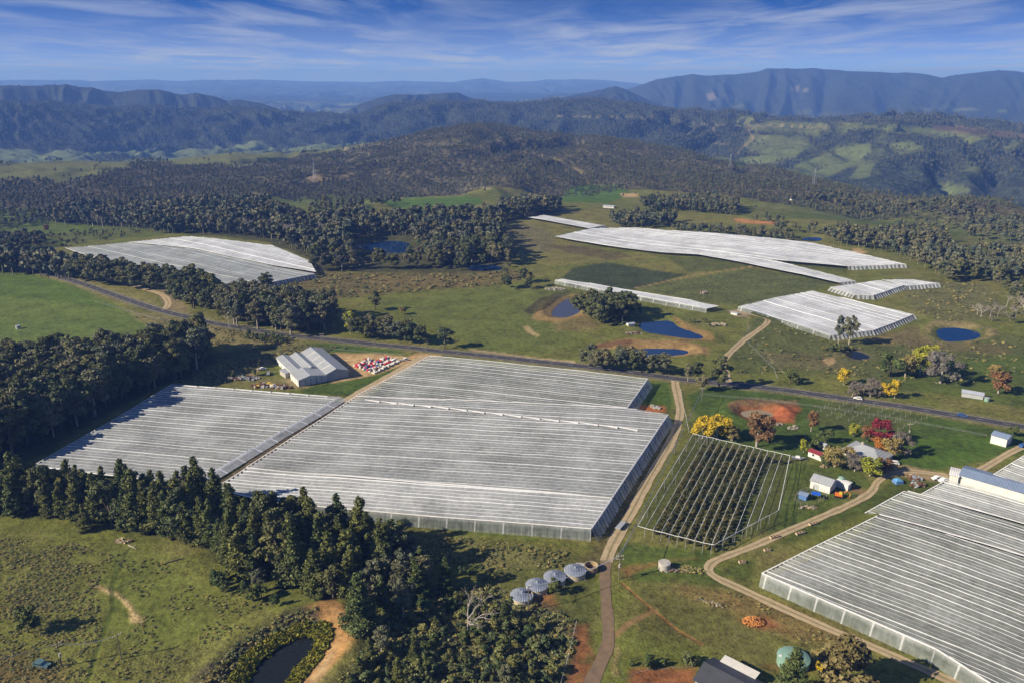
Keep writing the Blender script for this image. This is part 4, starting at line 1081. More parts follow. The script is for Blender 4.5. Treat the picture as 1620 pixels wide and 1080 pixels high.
F3 = netting('netting roof below the long blue-roofed packing shed', [(1457, 781), (1498, 758), (1740, 832), (1740, 862), (1436, 776)], [(1431, 776), (1620, 834)], 2.0, mat='grey')
F4 = netting('netting roof at the right edge beyond the long shed', [(1568, 752), (1625, 717), (1760, 756), (1760, 815)], [(1568, 752), (1640, 778)], 2.0, mat='grey', curtains={3: 'flat'})

# ------------------------------------------------------------------ the open orchard: cable bands on posts over rows of fruit trees
OUT = PL([(1097, 685), (1128, 692), (1250, 719), (1232, 806), (1129, 861), (1009, 831)], 4.2)
dirp = PL([(1120, 693), (1037, 838)], 4.2); od = dirp[1] - dirp[0]; od /= np.linalg.norm(od); on = np.array([-od[1], od[0]])
orch = bpy.data.objects.new('cable_trellis', None); COL.objects.link(orch)
oc = OUT.mean(0); orch.location = (oc[0], oc[1], float(terrain(oc[0:1], oc[1:2])[0]))
tag(orch, 'open trellis of white cable bands on posts over rows of fruit trees', 'trellis')
def band(name, a, b_, h, wd, parent, L0, mat):
    n_ = max(2, int(np.linalg.norm(b_ - a) / 3)); tt = np.linspace(0, 1, n_); ln = a + (b_ - a) * tt[:, None]
    nn = np.array([-(b_ - a)[1], (b_ - a)[0]]); nn /= np.linalg.norm(nn)
    z = terrain(ln[:, 0], ln[:, 1]) + h - .22 * np.abs(np.sin(tt * n_ / 3 * math.pi)) + .08 * perlin(ln[:, 0] / 3, ln[:, 1] / 3)
    ww = wd * (1 + .4 * perlin(ln[:, 0] / 4, ln[:, 1] / 4 + 3))[:, None] / 2
    V = np.concatenate([np.column_stack([ln - nn * ww, z]), np.column_stack([ln, z + .12]), np.column_stack([ln + nn * ww, z])]) - np.array(L0)
    F = [(r_ * n_ + j, r_ * n_ + j + 1, (r_ + 1) * n_ + j + 1, (r_ + 1) * n_ + j) for r_ in (0, 1) for j in range(n_ - 1)]
    return mesh_np(name, V, F, mat, parent=parent)
L0 = tuple(orch.location)
Tn = OUT @ on; topA = PL([(1108, 688)], 4.2)[0] @ on; topB = PL([(1238, 716)], 4.2)[0] @ on
pm = post_mesh(4.3, .07); stay = to_mesh('stay', [tube([(0, 0, 4.2), (1.6, 0, 0)], [.03, .03], 4)], MT['steel'])
row_lines = []
for i in range(13):
    t = topA + (topB - topA) * i / 12
    sp_ = clip_line(OUT, od, on, t)
    if sp_ is None: continue
    a = od * sp_[0] + on * t; b_ = od * sp_[1] + on * t
    row_lines.append((a, b_))
    band('cable_band', a, b_, 4.2, .20, orch, L0, MT['band'])
for i in range(len(OUT)):
    a, b_ = OUT[i], OUT[(i + 1) % len(OUT)]
    band('border_band', a, b_, 4.15, .26, orch, L0, MT['band'])
npst = 0
for (a, b_) in row_lines:
    for k in range(3):
        pp = a + (b_ - a) * (.0 if k == 0 else 1.0 if k == 1 else .5)
        po = bpy.data.objects.new('post', pm); COL.objects.link(po); po.parent = orch
        po.location = (pp[0] - L0[0], pp[1] - L0[1], float(terrain(pp[0:1], pp[1:2])[0]) - L0[2])
        if k < 2:
            st = bpy.data.objects.new('stay', stay); COL.objects.link(st); st.parent = orch; st.location = po.location
            dd = (a - b_) if k == 0 else (b_ - a); st.rotation_euler = (0, 0, math.atan2(dd[1], dd[0]))
for i in (0, 3, 5):
    a, b_ = OUT[i], OUT[(i + 1) % len(OUT)]
    for k in range(1, 7):
        pp = a + (b_ - a) * k / 7
        po = bpy.data.objects.new('post', pm); COL.objects.link(po); po.parent = orch
        po.location = (pp[0] - L0[0], pp[1] - L0[1], float(terrain(pp[0:1], pp[1:2])[0]) - L0[2])

# ------------------------------------------------------------------ trees
TPL = {}
def tpl(key, kind, leaf, bark, n, size, seeds, scale=1.0):
    TPL[key] = [make_tree(kind, s_, LEAF[leaf] if leaf else None, bark, n, size) for s_ in seeds]
tpl('euc', 'euc', 'euc', TRUNK, 3800, .33, (1, 2, 3, 4)); tpl('eucb', 'euc', 'eucb', PALET, 3000, .32, (5, 6, 7))
tpl('pine', 'pine', 'pine', TRUNK, 5200, .32, (11, 12, 13))
tpl('green', 'round', 'green', TRUNK, 1500, .30, (21, 22)); tpl('shrub', 'shrub', 'scrub', TRUNK, 420, .20, (31, 32, 33, 34))
tpl('dshrub', 'shrub', 'green', TRUNK, 420, .20, (35, 36))
tpl('olive', 'round', 'olive', TRUNK, 2200, .26, (43,))
for k in ('yellow', 'lime', 'orange', 'red', 'brown', 'ochre', 'grey'): tpl(k, 'round', k, PALET, 1700 if k != 'grey' else 1500, .24 if k != 'grey' else .13, (41, 42))
tpl('bare', 'bare', None, PALET, 0, 0, (51, 52, 53))
TREES = []      # (family key, x, y, height factor, width factor, label, category, group, name)
HEI = {'euc': 18, 'eucb': 18, 'pine': 20, 'green': 9, 'shrub': 3, 'dshrub': 3, 'bare': 12}
def add(key, x, y, height, wide=1.0, label=None, group=None, name=None, cat=None):
    s_ = height / HEI.get(key, 9)
    if label and not group: s_ *= 1.25
    TREES.append([key, float(x), float(y), s_ * wide, s_, label, group, name or {'euc': 'eucalyptus_tree', 'eucb': 'eucalyptus_tree', 'pine': 'pine_tree', 'shrub': 'shrub', 'dshrub': 'shrub', 'bare': 'dead_tree', 'green': 'leafy_tree', 'grey': 'leafless_tree'}.get(key, 'autumn_tree'), cat or ('shrub' if 'shrub' in key else 'tree')])
def jitter_grid(W, s_, rng):
    lo = W.min(0); hi = W.max(0)
    xs = np.arange(lo[0], hi[0], s_); ys = np.arange(lo[1], hi[1], s_)
    X, Y = np.meshgrid(xs, ys); X = X + (np.arange(len(ys)) % 2)[:, None] * s_ / 2
    X = X.ravel() + rng.uniform(-.38, .38, X.size) * s_; Y = Y.ravel() + rng.uniform(-.38, .38, Y.size) * s_
    return X, Y
def wood(pts, s_, mix, hr, label, group, dens=1.0, wide=(.85, 1.2), clump=0, seed=0):
    """mix: list of (family, share); hr: height range"""
    W = PL(pts); rng = np.random.default_rng(seed + 100)
    X, Y = jitter_grid(W, s_, rng)
    ok = sdf(W, X, Y) < 0
    if clump: ok &= (fbm(X / clump, Y / clump + seed, 3) > -.15 + .5 * (1 - dens))
    else: ok &= rng.random(len(X)) < dens
    for pk in ('forest', 'small'):      # keep the sight of the two forest ponds open
        pc = PONDS[pk][4]; dd = np.hypot(*pc); al = (X * pc[0] + Y * pc[1]) / dd; ac = (X * pc[1] - Y * pc[0]) / dd
        ok &= ~((al < dd + 8) & (al > dd - (95 if pk == 'forest' else 60)) & (np.abs(ac) < (30 if pk == 'forest' else 18)))
    X, Y = X[ok], Y[ok]
    ks = [m_[0] for m_ in mix]; pr = np.array([m_[1] for m_ in mix], float); pr /= pr.sum()
    for x, y in zip(X, Y):
        k = ks[rng.choice(len(ks), p=pr)]
        hh = rng.uniform(*hr) * (.16 if 'shrub' in k else .5 if k in ('green', 'yellow', 'lime', 'ochre', 'brown', 'grey') else 1)
        if 'shrub' in k: hh = rng.uniform(1.8, 4.2)
        kind = {'euc': 'eucalyptus', 'eucb': 'grey-green eucalyptus', 'pine': 'dark green pine', 'shrub': 'olive shrub', 'dshrub': 'dark green shrub', 'bare': 'dead pale branching tree', 'green': 'round leafy tree', 'lime': 'yellow-green tree', 'yellow': 'yellow tree', 'ochre': 'ochre tree', 'brown': 'russet tree', 'grey': 'leafless grey tree'}[k]
        add(k, x, y, hh, rng.uniform(*wide), kind + ' ' + label, group + ', ' + kind)
E, G = 'euc', 'eucb'
wood([(-90, 590), (60, 590), (180, 583), (235, 568), (326, 552), (330, 575), (285, 600), (235, 622), (188, 640), (108, 682), (15, 726), (-90, 775)], 6.0, [(E, 8), (G, 1.5)], (18, 28), 'in the dark forest left of the shaded netting', 'dark forest at the left', seed=1)
wood([(-60, 790), (100, 788), (200, 795), (300, 808), (330, 822), (330, 875), (230, 846), (150, 828), (30, 818), (-60, 815)], 5.6, [('pine', 9), (E, 1)], (13, 23), 'in the belt between the lower left pasture and the netting', 'pine belt below the netting', seed=2)
wood([(330, 830), (430, 848), (560, 862), (640, 875), (655, 900), (600, 930), (540, 955), (470, 935), (400, 918), (330, 890)], 5.6, [('pine', 8), (E, 2)], (13, 24), 'in the grove above the reedy pond', 'grove above the reedy pond', seed=3)
wood([(330, 905), (400, 915), (440, 935), (440, 960), (380, 950), (335, 930)], 5.5, [('green', 5), (G, 1)], (8, 13), 'at the pasture corner left of the reedy pond', 'bushes at the pasture corner', seed=4)
wood([(545, 940), (640, 900), (700, 920), (720, 940), (640, 985), (580, 985)], 6.0, [(G, 5), ('pine', 4), ('green', 2)], (11, 16), 'right of the orange bank of the reedy pond', 'trees by the orange bank', seed=5)
wood([(560, 1040), (640, 990), (760, 965), (860, 990), (900, 1010), (880, 1060), (840, 1130), (520, 1130), (545, 1060)], 3.1, [('shrub', 8), ('dshrub', 2.4), ('green', .6), (G, .3), ('pine', .3)], (6, 11), 'in the scrub at the bottom of the picture', 'scrub at the bottom', dens=.74, seed=6)
wood([(640, 985), (720, 945), (800, 945), (850, 975), (760, 975), (660, 1000)], 3.4, [('shrub', 6), ('dshrub', 2), ('green', 1), ('bare', .35)], (9, 13), 'in the brushy clearing behind the bottom scrub', 'brush behind the bottom scrub', dens=.6, seed=7)
wood([(680, 890), (790, 900), (810, 925), (700, 925)], 4.5, [('bare', 2), ('green', 2), ('shrub', 5)], (8, 12), 'among the dead trunks left of the tanks', 'dead trunks left of the tanks', dens=.55, seed=8)
wood([(-60, 412), (0, 414), (60, 424), (130, 436), (200, 446), (262, 458), (258, 464), (180, 456), (120, 447), (50, 437), (-60, 428)], 6.0, [(E, 8), (G, 3)], (17, 24), 'in the row between the highway and the rolling netting', 'row beside the rolling netting', wide=(1, 1.35), seed=9)
wood([(268, 458), (320, 462), (345, 475), (350, 500), (320, 492), (285, 486)], 6.0, [(E, 6)], (20, 26), 'in the dark clump above the lay-by', 'dark clump above the lay-by', seed=10)
wood([(350, 482), (420, 490), (480, 494), (525, 500), (530, 520), (470, 533), (400, 522), (350, 510)], 6.2, [(E, 3), (G, 6)], (17, 25), 'in the grey-green grove above the highway', 'grove above the highway', seed=11)
wood([(375, 528), (430, 532), (470, 538), (460, 546), (400, 542)], 4.0, [('shrub', 5), ('dshrub', 3)], (5, 8), 'below the grove beside the highway', 'bushes below the highway grove', seed=12)
wood([(545, 524), (610, 528), (672, 540), (668, 546), (600, 540), (550, 534)], 5.0, [(E, 3), (G, 3)], (12, 17), 'in the short row behind the highway above the shed', 'row behind the highway', seed=13)
wood([(915, 577), (960, 578), (1060, 590), (1058, 597), (1000, 592), (918, 584)], 5.2, [(G, 5), (E, 1)], (11, 16), 'in the pale-trunked row between the ponds and the highway', 'row below the ponds', seed=14)
wood([(915, 500), (950, 490), (990, 494), (1000, 506), (985, 516), (940, 516)], 6.6, [(E, 6)], (17, 22), 'in the large dark clump between the two ponds', 'clump between the ponds', seed=15)
wood([(-60, 395), (20, 398), (75, 392), (60, 380), (0, 384), (-60, 385)], 8.0, [(E, 6), (G, 2)], (11, 16), 'in the clump at the far left above the highway', 'clump above the highway at the left', seed=16)
# the long forest across the middle, ponds left clear
FOR = [(60, 350), (130, 336), (430, 328), (440, 345), (520, 352), (680, 350), (760, 345), (800, 332), (885, 326), (890, 335), (800, 352), (785, 372), (812, 402), (800, 428), (740, 432), (670, 426), (665, 405), (655, 376), (560, 374), (548, 392), (560, 402), (620, 406), (650, 404), (672, 431), (655, 427), (560, 427), (556, 431), (505, 430), (490, 408), (430, 382), (300, 370), (250, 372), (180, 360)]
wood(FOR, 8.0, [(E, 5), (G, 5), ('bare', .8)], (11, 24), 'in the grey forest across the middle', 'grey forest across the middle', dens=.93, seed=17)
wood([(740, 402), (790, 400), (812, 420), (800, 445), (850, 448), (845, 462), (800, 458), (775, 440)], 8.5, [(E, 5), ('shrub', 2)], (9, 15), 'at the right end of the grey forest', 'right end of the grey forest', dens=.7, seed=18)
wood([(960, 352), (1010, 345), (1030, 352), (1075, 350), (1060, 362), (975, 362)], 8, [(E, 5), (G, 3)], (12, 18), 'in the clump behind the small white netting roof', 'clump behind the small netting', seed=19)
wood([(1060, 362), (1240, 373), (1260, 378), (1250, 384), (1150, 374), (1060, 368)], 7, [(E, 5), (G, 3)], (8, 12), 'in the belt behind the long netting roof', 'belt behind the long netting', seed=20)
wood([(1075, 335), (1165, 342), (1170, 330), (1130, 318), (1060, 322), (1010, 326), (1020, 336)], 8.5, [(E, 6), (G, 2)], (12, 18), 'in the dark wood beside the far green paddock', 'wood beside the far paddock', seed=21)
wood([(1300, 384), (1340, 372), (1400, 372), (1490, 380), (1500, 398), (1620, 410), (1680, 430), (1680, 462), (1580, 452), (1530, 445), (1500, 448), (1470, 432), (1425, 408), (1370, 395)], 9, [(E, 6), (G, 5)], (13, 20), 'in the broken wood at the right behind the netting', 'broken wood at the right', dens=1.1, clump=60, seed=22)
wood([(1540, 500), (1600, 480), (1680, 480), (1680, 516), (1560, 514)], 8, [(G, 4), ('bare', 5), ('grey', 1)], (10, 14), 'by the water behind the teardrop pond', 'trees behind the teardrop pond', dens=.7, seed=23)
wood([(1565, 450), (1610, 456), (1680, 460), (1680, 480), (1600, 478)], 8, [(G, 4), (E, 3)], (10, 15), 'at the right edge above the bare trees', 'trees above the bare trees', dens=.7, seed=24)
wood([(1230, 320), (1300, 322), (1420, 338), (1560, 356), (1680, 372), (1680, 352), (1540, 338), (1440, 322), (1300, 310)], 8.5, [(E, 6), (G, 4)], (10, 15), 'in the far belt along the right paddocks', 'far belt along the right paddocks', dens=1.1, clump=70, seed=25)
wood([(1530, 352), (1680, 362), (1680, 400), (1590, 385), (1520, 372)], 9, [(E, 6), (G, 4)], (11, 16), 'in the belt at the far right edge', 'belt at the far right edge', dens=.7, seed=26)
wood([(1190, 350), (1260, 352), (1330, 362), (1400, 372), (1380, 380), (1280, 372), (1180, 362)], 9, [(E, 5), (G, 3)], (9, 13), 'scattered over the paddock above the long netting', 'paddock trees above the netting', dens=.55, clump=40, seed=27)
wood([(60, 372), (120, 362), (230, 366), (180, 380), (90, 392)], 7, [('shrub', 8)], (5, 8), 'on the slope above the rolling netting', 'bushes above the rolling netting', dens=.35, seed=28)
wood([(490, 330), (620, 318), (640, 322), (560, 334), (500, 340)], 10, [(E, 5)], (9, 14), 'in the row crossing the far green field', 'row across the far field', dens=.7, seed=29)
wood([(1440, 350), (1520, 356), (1530, 366), (1450, 362)], 10, [(E, 5)], (8, 12), 'dotted on the far right paddock', 'dotted far paddock trees', dens=.4, seed=30)
wood([(1290, 566), (1320, 568), (1330, 572), (1300, 574)], 5, [('shrub', 3)], (5, 8), 'beside the marshy pool', 'shrubs by the marshy pool', dens=.2, seed=31)
wood([(1335, 622), (1380, 615), (1392, 628), (1350, 632)], 4.2, [('grey', 6)], (13, 17), 'in the leafless grey thicket by the highway', 'leafless thicket by the highway', seed=32)
wood([(420, 855), (500, 850), (640, 856), (660, 870), (500, 862)], 5, [('shrub', 4), ('dshrub', 3)], (5, 8), 'on the bank under the big netting', 'shrubs under the big netting', dens=.5, seed=33)
wood([(985, 1050), (1050, 1048), (1100, 1052), (1095, 1062), (1000, 1060)], 3.6, [('dshrub', 3), ('shrub', 1)], (5, 8), 'in the garden row left of the charcoal roof', 'garden row by the charcoal roof', seed=34)
wood([(330, 600), (400, 585), (440, 590), (380, 605)], 5, [('shrub', 5)], (5, 8), 'on the rough ground behind the shaded netting', 'rough ground bushes', dens=.5, seed=35)
wood([(1290, 545), (1330, 548), (1350, 552), (1340, 562), (1300, 556)], 4, [('shrub', 3), ('dshrub', 1)], (5, 8), 'in the ditch below the right netting roof', 'ditch bushes', dens=.6, seed=36)
wood([(1140, 515), (1120, 520), (1080, 505), (1100, 500)], 6, [('shrub', 3)], (5, 8), 'on the bank of the deep blue pond', 'bushes by the deep blue pond', dens=.5, seed=37)
for i_, (x_, y_) in enumerate(((1440, 1215), (1500, 1225))):  # unseen trees added below the frame for the shadow they cast
    p_ = P1(x_, y_); add('euc', p_[0], p_[1], 19 + i_, 1.2, 'eucalyptus tree just below the picture, shading the striped netting', 'trees below the striped netting')
ONE = [  # single trees one can point to: (family, x, y of its foot, height, width, label)
    ('euc', 594, 491, 12, 1.2, 'lone rounded dark tree in the pasture above the highway row'),
    ('euc', 703, 553, 13, 1.25, 'lone dark tree beside the highway left of the pale track'),
    ('lime', 555, 528, 13, .8, 'tall yellow-green tree ending the grove above the highway'),
    ('yellow', 566, 527, 10, .6, 'slim bright yellow tree at the end of the highway grove'),
    ('ochre', 637, 497, 5, 1.2, 'small ochre tree alone on the middle pasture'),
    ('euc', 422, 458, 13, 1.4, 'broad dark tree at the lower corner of the rolling netting'),
    ('euc', 500, 428, 21, 1.0, 'tall eucalyptus at the right corner of the rolling netting'),
    ('euc', 1137, 612, 16, 1.15, 'tall dark tree in the highway bend beside the bending track'),
    ('euc', 1104, 604, 11, 1.1, 'rounded olive tree at the highway junction'),
    ('eucb', 1112, 618, 8, 1.5, 'silvery bush-like tree below the highway junction'),
    ('eucb', 1088, 603, 9, 1.0, 'grey-green tree left of the highway junction'),
    ('eucb', 1343, 545, 17, .9, 'tall thin pale tree in front of the right netting roof'),
    ('eucb', 1326, 543, 16, .55, 'narrow pale tree just left of the tall thin one'),
    ('green', 1250, 606, 7, 1.5, 'rounded green tree beside the highway above the red dam'),
    ('yellow', 1335, 608, 8, 1.0, 'yellow-olive tree left of the leafless grey thicket'),
    ('green', 1408, 595, 12, 1.1, 'dark green tree right of the leafless grey thicket'),
    ('yellow', 1400, 628, 8, .7, 'golden tree right beside the highway'),
    ('yellow', 1415, 630, 9, .7, 'golden leaning tree right beside the highway'),
    ('ochre', 1432, 595, 12, 1.0, 'ochre tree between the dark green and the bright yellow one'),
    ('lime', 1455, 592, 15, 1.0, 'tall yellow-olive tree left of the large grey tree'),
    ('lime', 1470, 585, 13, 1.0, 'yellow-olive tree behind the large grey tree'),
    ('grey', 1487, 606, 17, 1.25, 'large leafless grey tree on the right paddock'),
    ('brown', 1579, 622, 12, .95, 'russet tree right of the pale field shed'),
    ('ochre', 1573, 592, 5, 1.6, 'flat pale yellow tree behind the russet tree'),
    ('yellow', 1112, 693, 10, 1.15, 'bright yellow tree at the corner of the open trellis, left one'),
    ('yellow', 1134, 695, 11, 1.2, 'bright yellow tree at the corner of the open trellis, middle one'),
    ('ochre', 1158, 697, 7, 1.1, 'orange-green tree beside the bright yellow pair'),
    ('brown', 1197, 706, 14, 1.15, 'grey-brown spreading tree below the red dam'),
    ('brown', 1283, 682, 9, .75, 'slender russet tree with white trunk in the green yard'),
    ('lime', 1350, 690, 6, .95, 'rounded yellow-green tree behind the farmhouse'),
    ('red', 1391, 700, 10, 1.35, 'crimson tree behind the farmhouse'),
    ('brown', 1372, 698, 7, 1.0, 'dull red tree left of the crimson tree'),
    ('orange', 1392, 712, 6, 1.25, 'orange tree at the farmhouse corner'),
    ('ochre', 1408, 722, 9, 1.1, 'olive tree right of the farmhouse'),
    ('grey', 1424, 720, 10, 1.1, 'grey half-leafless tree right of the olive tree'),
    ('ochre', 1320, 738, 8, 1.35, 'pale gold spreading tree in front of the farmhouse'),
    ('ochre', 1338, 732, 7, 1.1, 'gold tree touching the farmhouse roof'),
    ('grey', 1352, 745, 8, 1.2, 'dark leafless tree in front of the farmhouse'),
    ('lime', 1376, 752, 8, 1.3, 'large yellow and green tree below the farmhouse'),
    ('brown', 1396, 745, 6, 1.4, 'russet tree beside the parked white car'),
    ('green', 1305, 700, 6, 1.3, 'dark green tree behind the cream shed'),
    ('lime', 1271, 715, 6, .7, 'small pale green tree left of the red-roofed shed'),
    ('dshrub', 1303, 735, 4, 1.0, 'dark green shrub at the end of the red-roofed shed'),
    ('dshrub', 1288, 708, 4, 1.3, 'dark shrub behind the red-roofed shed'),
    ('green', 878, 940, 5.0, 1.0, 'round green tree hiding the third tank'),
    ('green', 45, 1000, 8, .95, 'dark rounded tree alone on the lower left pasture'),
    ('pine', 570, 995, 16, 1.25, 'big dark pine beside the orange bank'),
    ('pine', 136, 838, 9, 1.2, 'small pale pine standing in front of the pine belt'),
    ('pine', 318, 812, 20, 1.0, 'tallest dark pine throwing its shadow over the corner of the big netting'),
    ('pine', 346, 822, 18, 1.0, 'dark pine right of the tallest one below the netting corner'),
    ('bare', 288, 830, 20, .6, 'tall bare-trunked pine above the belt beside the shaded netting'),
    ('bare', 742, 1000, 13, 1.2, 'white dead tree standing over the bottom scrub'),
    ('pine', 1250, 1112, 15, 1.2, 'dark green tree in front of the round green tank'),
    ('yellow', 1298, 1068, 8, .5, 'yellow and orange sapling right of the round green tank'),
    ('olive', 1338, 1108, 15.5, 1.35, 'large olive-brown tree in front of the striped netting'),
    ('bare', 415, 835, 10, 1.2, 'bare white tree below the shaded netting corner'),
    ('grey', 175, 548, 9, 1.0, 'leafless tree at the edge of the dark forest'),
    ('bare', 363, 520, 10, .9, 'white bare tree by the highway below the grove'),
    ('yellow', 1511, 424, 9, 1.1, 'golden tree by the far white roof'),
    ('red', 75, 366, 7, 1.0, 'small red tree by the far left clump'),
    ('euc', 1012, 500, 8, .5, 'small dark conifer right of the large dark clump'),
    ('euc', 807, 418, 12, .8, 'tall tree at the small blue pond'),
    ('euc', 1418, 345, 8, 1.2, 'tree alone on the far right paddock'),
    ('euc', 514, 325, 13, 1.0, 'tree alone at the left of the far green field'),
    ('green', 1601, 690, 5, 1.0, 'dark bush behind the white barn'),
]
for k, x, y, h_, wd, lb in ONE:
    p_ = P1(x, y); add(k, p_[0], p_[1], h_, wd, lb)
# fruit trees under the open trellis
fr = np.random.default_rng(3)
tplf = []
for sd_ in (61, 62, 63):
    rng = np.random.default_rng(sd_)
    lob = [((rng.uniform(-.5, .5), rng.uniform(-.5, .5), z), (.62, .62, .55)) for z in (.8, 1.3, 1.8, 2.3, 2.7)]
    V, F, T = leaves(lob, 240, .17, rng); cV, cF = core(lob, .6); tv, tf_ = tube([(0, 0, -.2), (0, 0, 1.5)], [.08, .05], 5)
    n0 = len(V) + len(cV)
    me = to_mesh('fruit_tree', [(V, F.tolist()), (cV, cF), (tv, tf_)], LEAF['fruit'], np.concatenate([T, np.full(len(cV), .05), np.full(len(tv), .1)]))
    me.materials.append(TRUNK)
    mi = np.zeros(len(me.polygons), np.int32); mi[len(F) + len(cF):] = 1; me.polygons.foreach_set('material_index', mi)
    tplf.append(me)
cnt = 0
for ri, (a, b_) in enumerate(row_lines):
    if ri == 0: continue
    L = np.linalg.norm(b_ - a); s_ = 3
    while s_ < L - 2:
        p_ = a + (b_ - a) * s_ / L + on * fr.uniform(-.25, .25)
        o = bpy.data.objects.new('fruit_tree', tplf[cnt % 3]); COL.objects.link(o)
        o.location = (p_[0], p_[1], float(terrain(p_[0:1], p_[1:2])[0]))
        o.rotation_euler = (0, 0, fr.uniform(0, 6.28)); k = fr.uniform(.85, 1.25); o.scale = (k * 1.1, k * 1.1, k)
        tag(o, 'small dark fruit tree in a row under the open white cable trellis', 'fruit tree', 'fruit trees under the open trellis')
        cnt += 1
        s_ += 2.6 if cnt < 297 else 1e9
print('fruit trees', cnt)

# hand the trees out: the nearest of each kind are objects, the remainder one forest
bykind = {}
for t in TREES: bykind.setdefault(t[7], []).append(t)
rest = []
nobj = 0
for nm, lst in bykind.items():
    named = [t for t in lst if not t[6]]; others = [t for t in lst if t[6]]
    others.sort(key=lambda t: math.hypot(t[1], t[2]) / t[4])
    def infr(t):
        x, y = to_px(np.array([t[1]]), np.array([t[2]]), np.array([8.0])); return -25 < x[0] < 1645 and y[0] < 1110
    vis = [t for t in others if infr(t)]
    room = 295 - len(named)
    ind = named + vis[:room]
    ids = {id(t) for t in ind}
    rest += [t for t in lst if id(t) not in ids]
    rg = np.random.default_rng(len(nm))
    for t in ind:
        key, x, y, sw, sh, lb, grp, _, cat = t
        V = TPL[key]; tm, cm = V[rg.integers(len(V))]
        e = bpy.data.objects.new(nm, None); COL.objects.link(e)
        e.location = (x, y, float(terrain(np.array([x]), np.array([y]))[0])); e.scale = (sw, sw, sh); e.rotation_euler = (0, 0, rg.uniform(0, 6.28))
        tag(e, lb, cat, grp)
        for pn, me in (('trunk', tm), ('crown', cm)):
            if me is None: continue
            o = bpy.data.objects.new(pn if key != 'bare' else 'branches', me); COL.objects.link(o); o.parent = e
        nobj += 1
print('individual trees', nobj, 'rest', len(rest))
# hill forest: every wooded spot between the plateau and the far ranges
def gmask(x, y):
    a = np.degrees(np.arctan2(x, y)); r = np.hypot(x, y)
    j = np.clip(np.searchsorted(azs, a), 0, len(azs) - 1); i = np.clip(np.searchsorted(rs, r), 0, len(rs) - 1)
    return forest.reshape(shape)[i, j], gseg.reshape(shape)[i, j], gpx.reshape(shape)[i, j]
rg = np.random.default_rng(77)
def wedge(r0, r1, s_):
    X, Y = jitter_grid(np.array([[-r1 * .72, r0 * .7], [r1 * .72, r1]]), s_, rg)
    r = np.hypot(X, Y); a = np.abs(np.arctan2(X, Y))
    m_ = (r > r0) & (r < r1) & (a < R(43))
    return X[m_], Y[m_]
X, Y = wedge(1100, 2450, 7.4)
f_, s_, px_ = gmask(X, Y)
thin = fbm(X / 130, Y / 130 + 7, 3)
edge = np.interp(np.degrees(np.arctan2(X, Y)), [-40, -25, -10, 5, 15, 28, 40], [1150, 1160, 1220, 1260, 1200, 1120, 1050])
k = (f_ > .45) & (rg.random(len(X)) < .74 - .50 * sstep(-.1, .45, thin)) & (np.hypot(X, Y) > edge) & (s_ < 3.35)
k |= (rg.random(len(X)) < .010)
far_pts = [np.column_stack([X[k], Y[k], rg.uniform(.30, .56, k.sum())])]
# the strip joining the plateau woods to the hill at both sides
X, Y = wedge(2450, 4300, 14)
f_, s_, px_ = gmask(X, Y)
k = ((f_ > .55) & (rg.random(len(X)) < .65)) | (rg.random(len(X)) < .22 * (fbm(X / 90, Y / 90, 2) > .12) * (px_ > 1150) + .03 * (fbm(X / 90, Y / 90, 2) > .1) + .012)
far_pts.append(np.column_stack([X[k], Y[k], rg.uniform(.5, .8, k.sum())]))
fp = np.concatenate(far_pts)
print('hill trees', len(fp))
# low templates for the mass
lib = bpy.data.collections.new('tree_library')
names = []
def lib_add(nm, me):
    o = bpy.data.objects.new(nm, me); lib.objects.link(o); names.append(nm)
low = []
for i, sd_ in enumerate((71, 72, 73, 74)):
    rng = np.random.default_rng(sd_)
    lob = [((rng.uniform(-2.4, 2.4), rng.uniform(-2.4, 2.4), rng.uniform(7, 14.5)), (2.4, 2.4, 2.2)) for _ in range(7)]
    V, F, T = leaves(lob, 210, 1.0, rng); cV, cF = core(lob, .8); tv, tf_ = tube([(0, 0, -1), (0, 0, 12)], [.35, .2], 4)
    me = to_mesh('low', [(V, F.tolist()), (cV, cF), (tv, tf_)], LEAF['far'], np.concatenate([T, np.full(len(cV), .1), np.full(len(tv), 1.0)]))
    lib_add('a_low_%02d' % i, me)
fam = {}
for key in ('euc', 'eucb', 'pine', 'green', 'shrub', 'dshrub', 'bare', 'grey', 'ochre', 'lime'):
    for v, (tm, cm) in enumerate(TPL[key][:3]):
        V = [tuple(q_.co) for q_ in (cm or tm).vertices]
        me = (cm or tm)
        fam.setdefault(key, []).append(len(names)); lib_add('b_%02d' % len(names), me)
inst = [(x, y, rg.integers(4), s_, s_) for x, y, s_ in fp]
for t in rest:
    x, y = t[1], t[2]
    if math.hypot(x, y) > 760 and t[0] in ('euc', 'eucb'): inst.append((x, y, rg.integers(4), t[3], t[4]))
    else: inst.append((x, y, fam[t[0]][rg.integers(len(fam[t[0]]))] if t[0] in fam else 0, t[3], t[4]))
inst = np.array(inst, float)
iz = terrain(inst[:, 0], inst[:, 1])
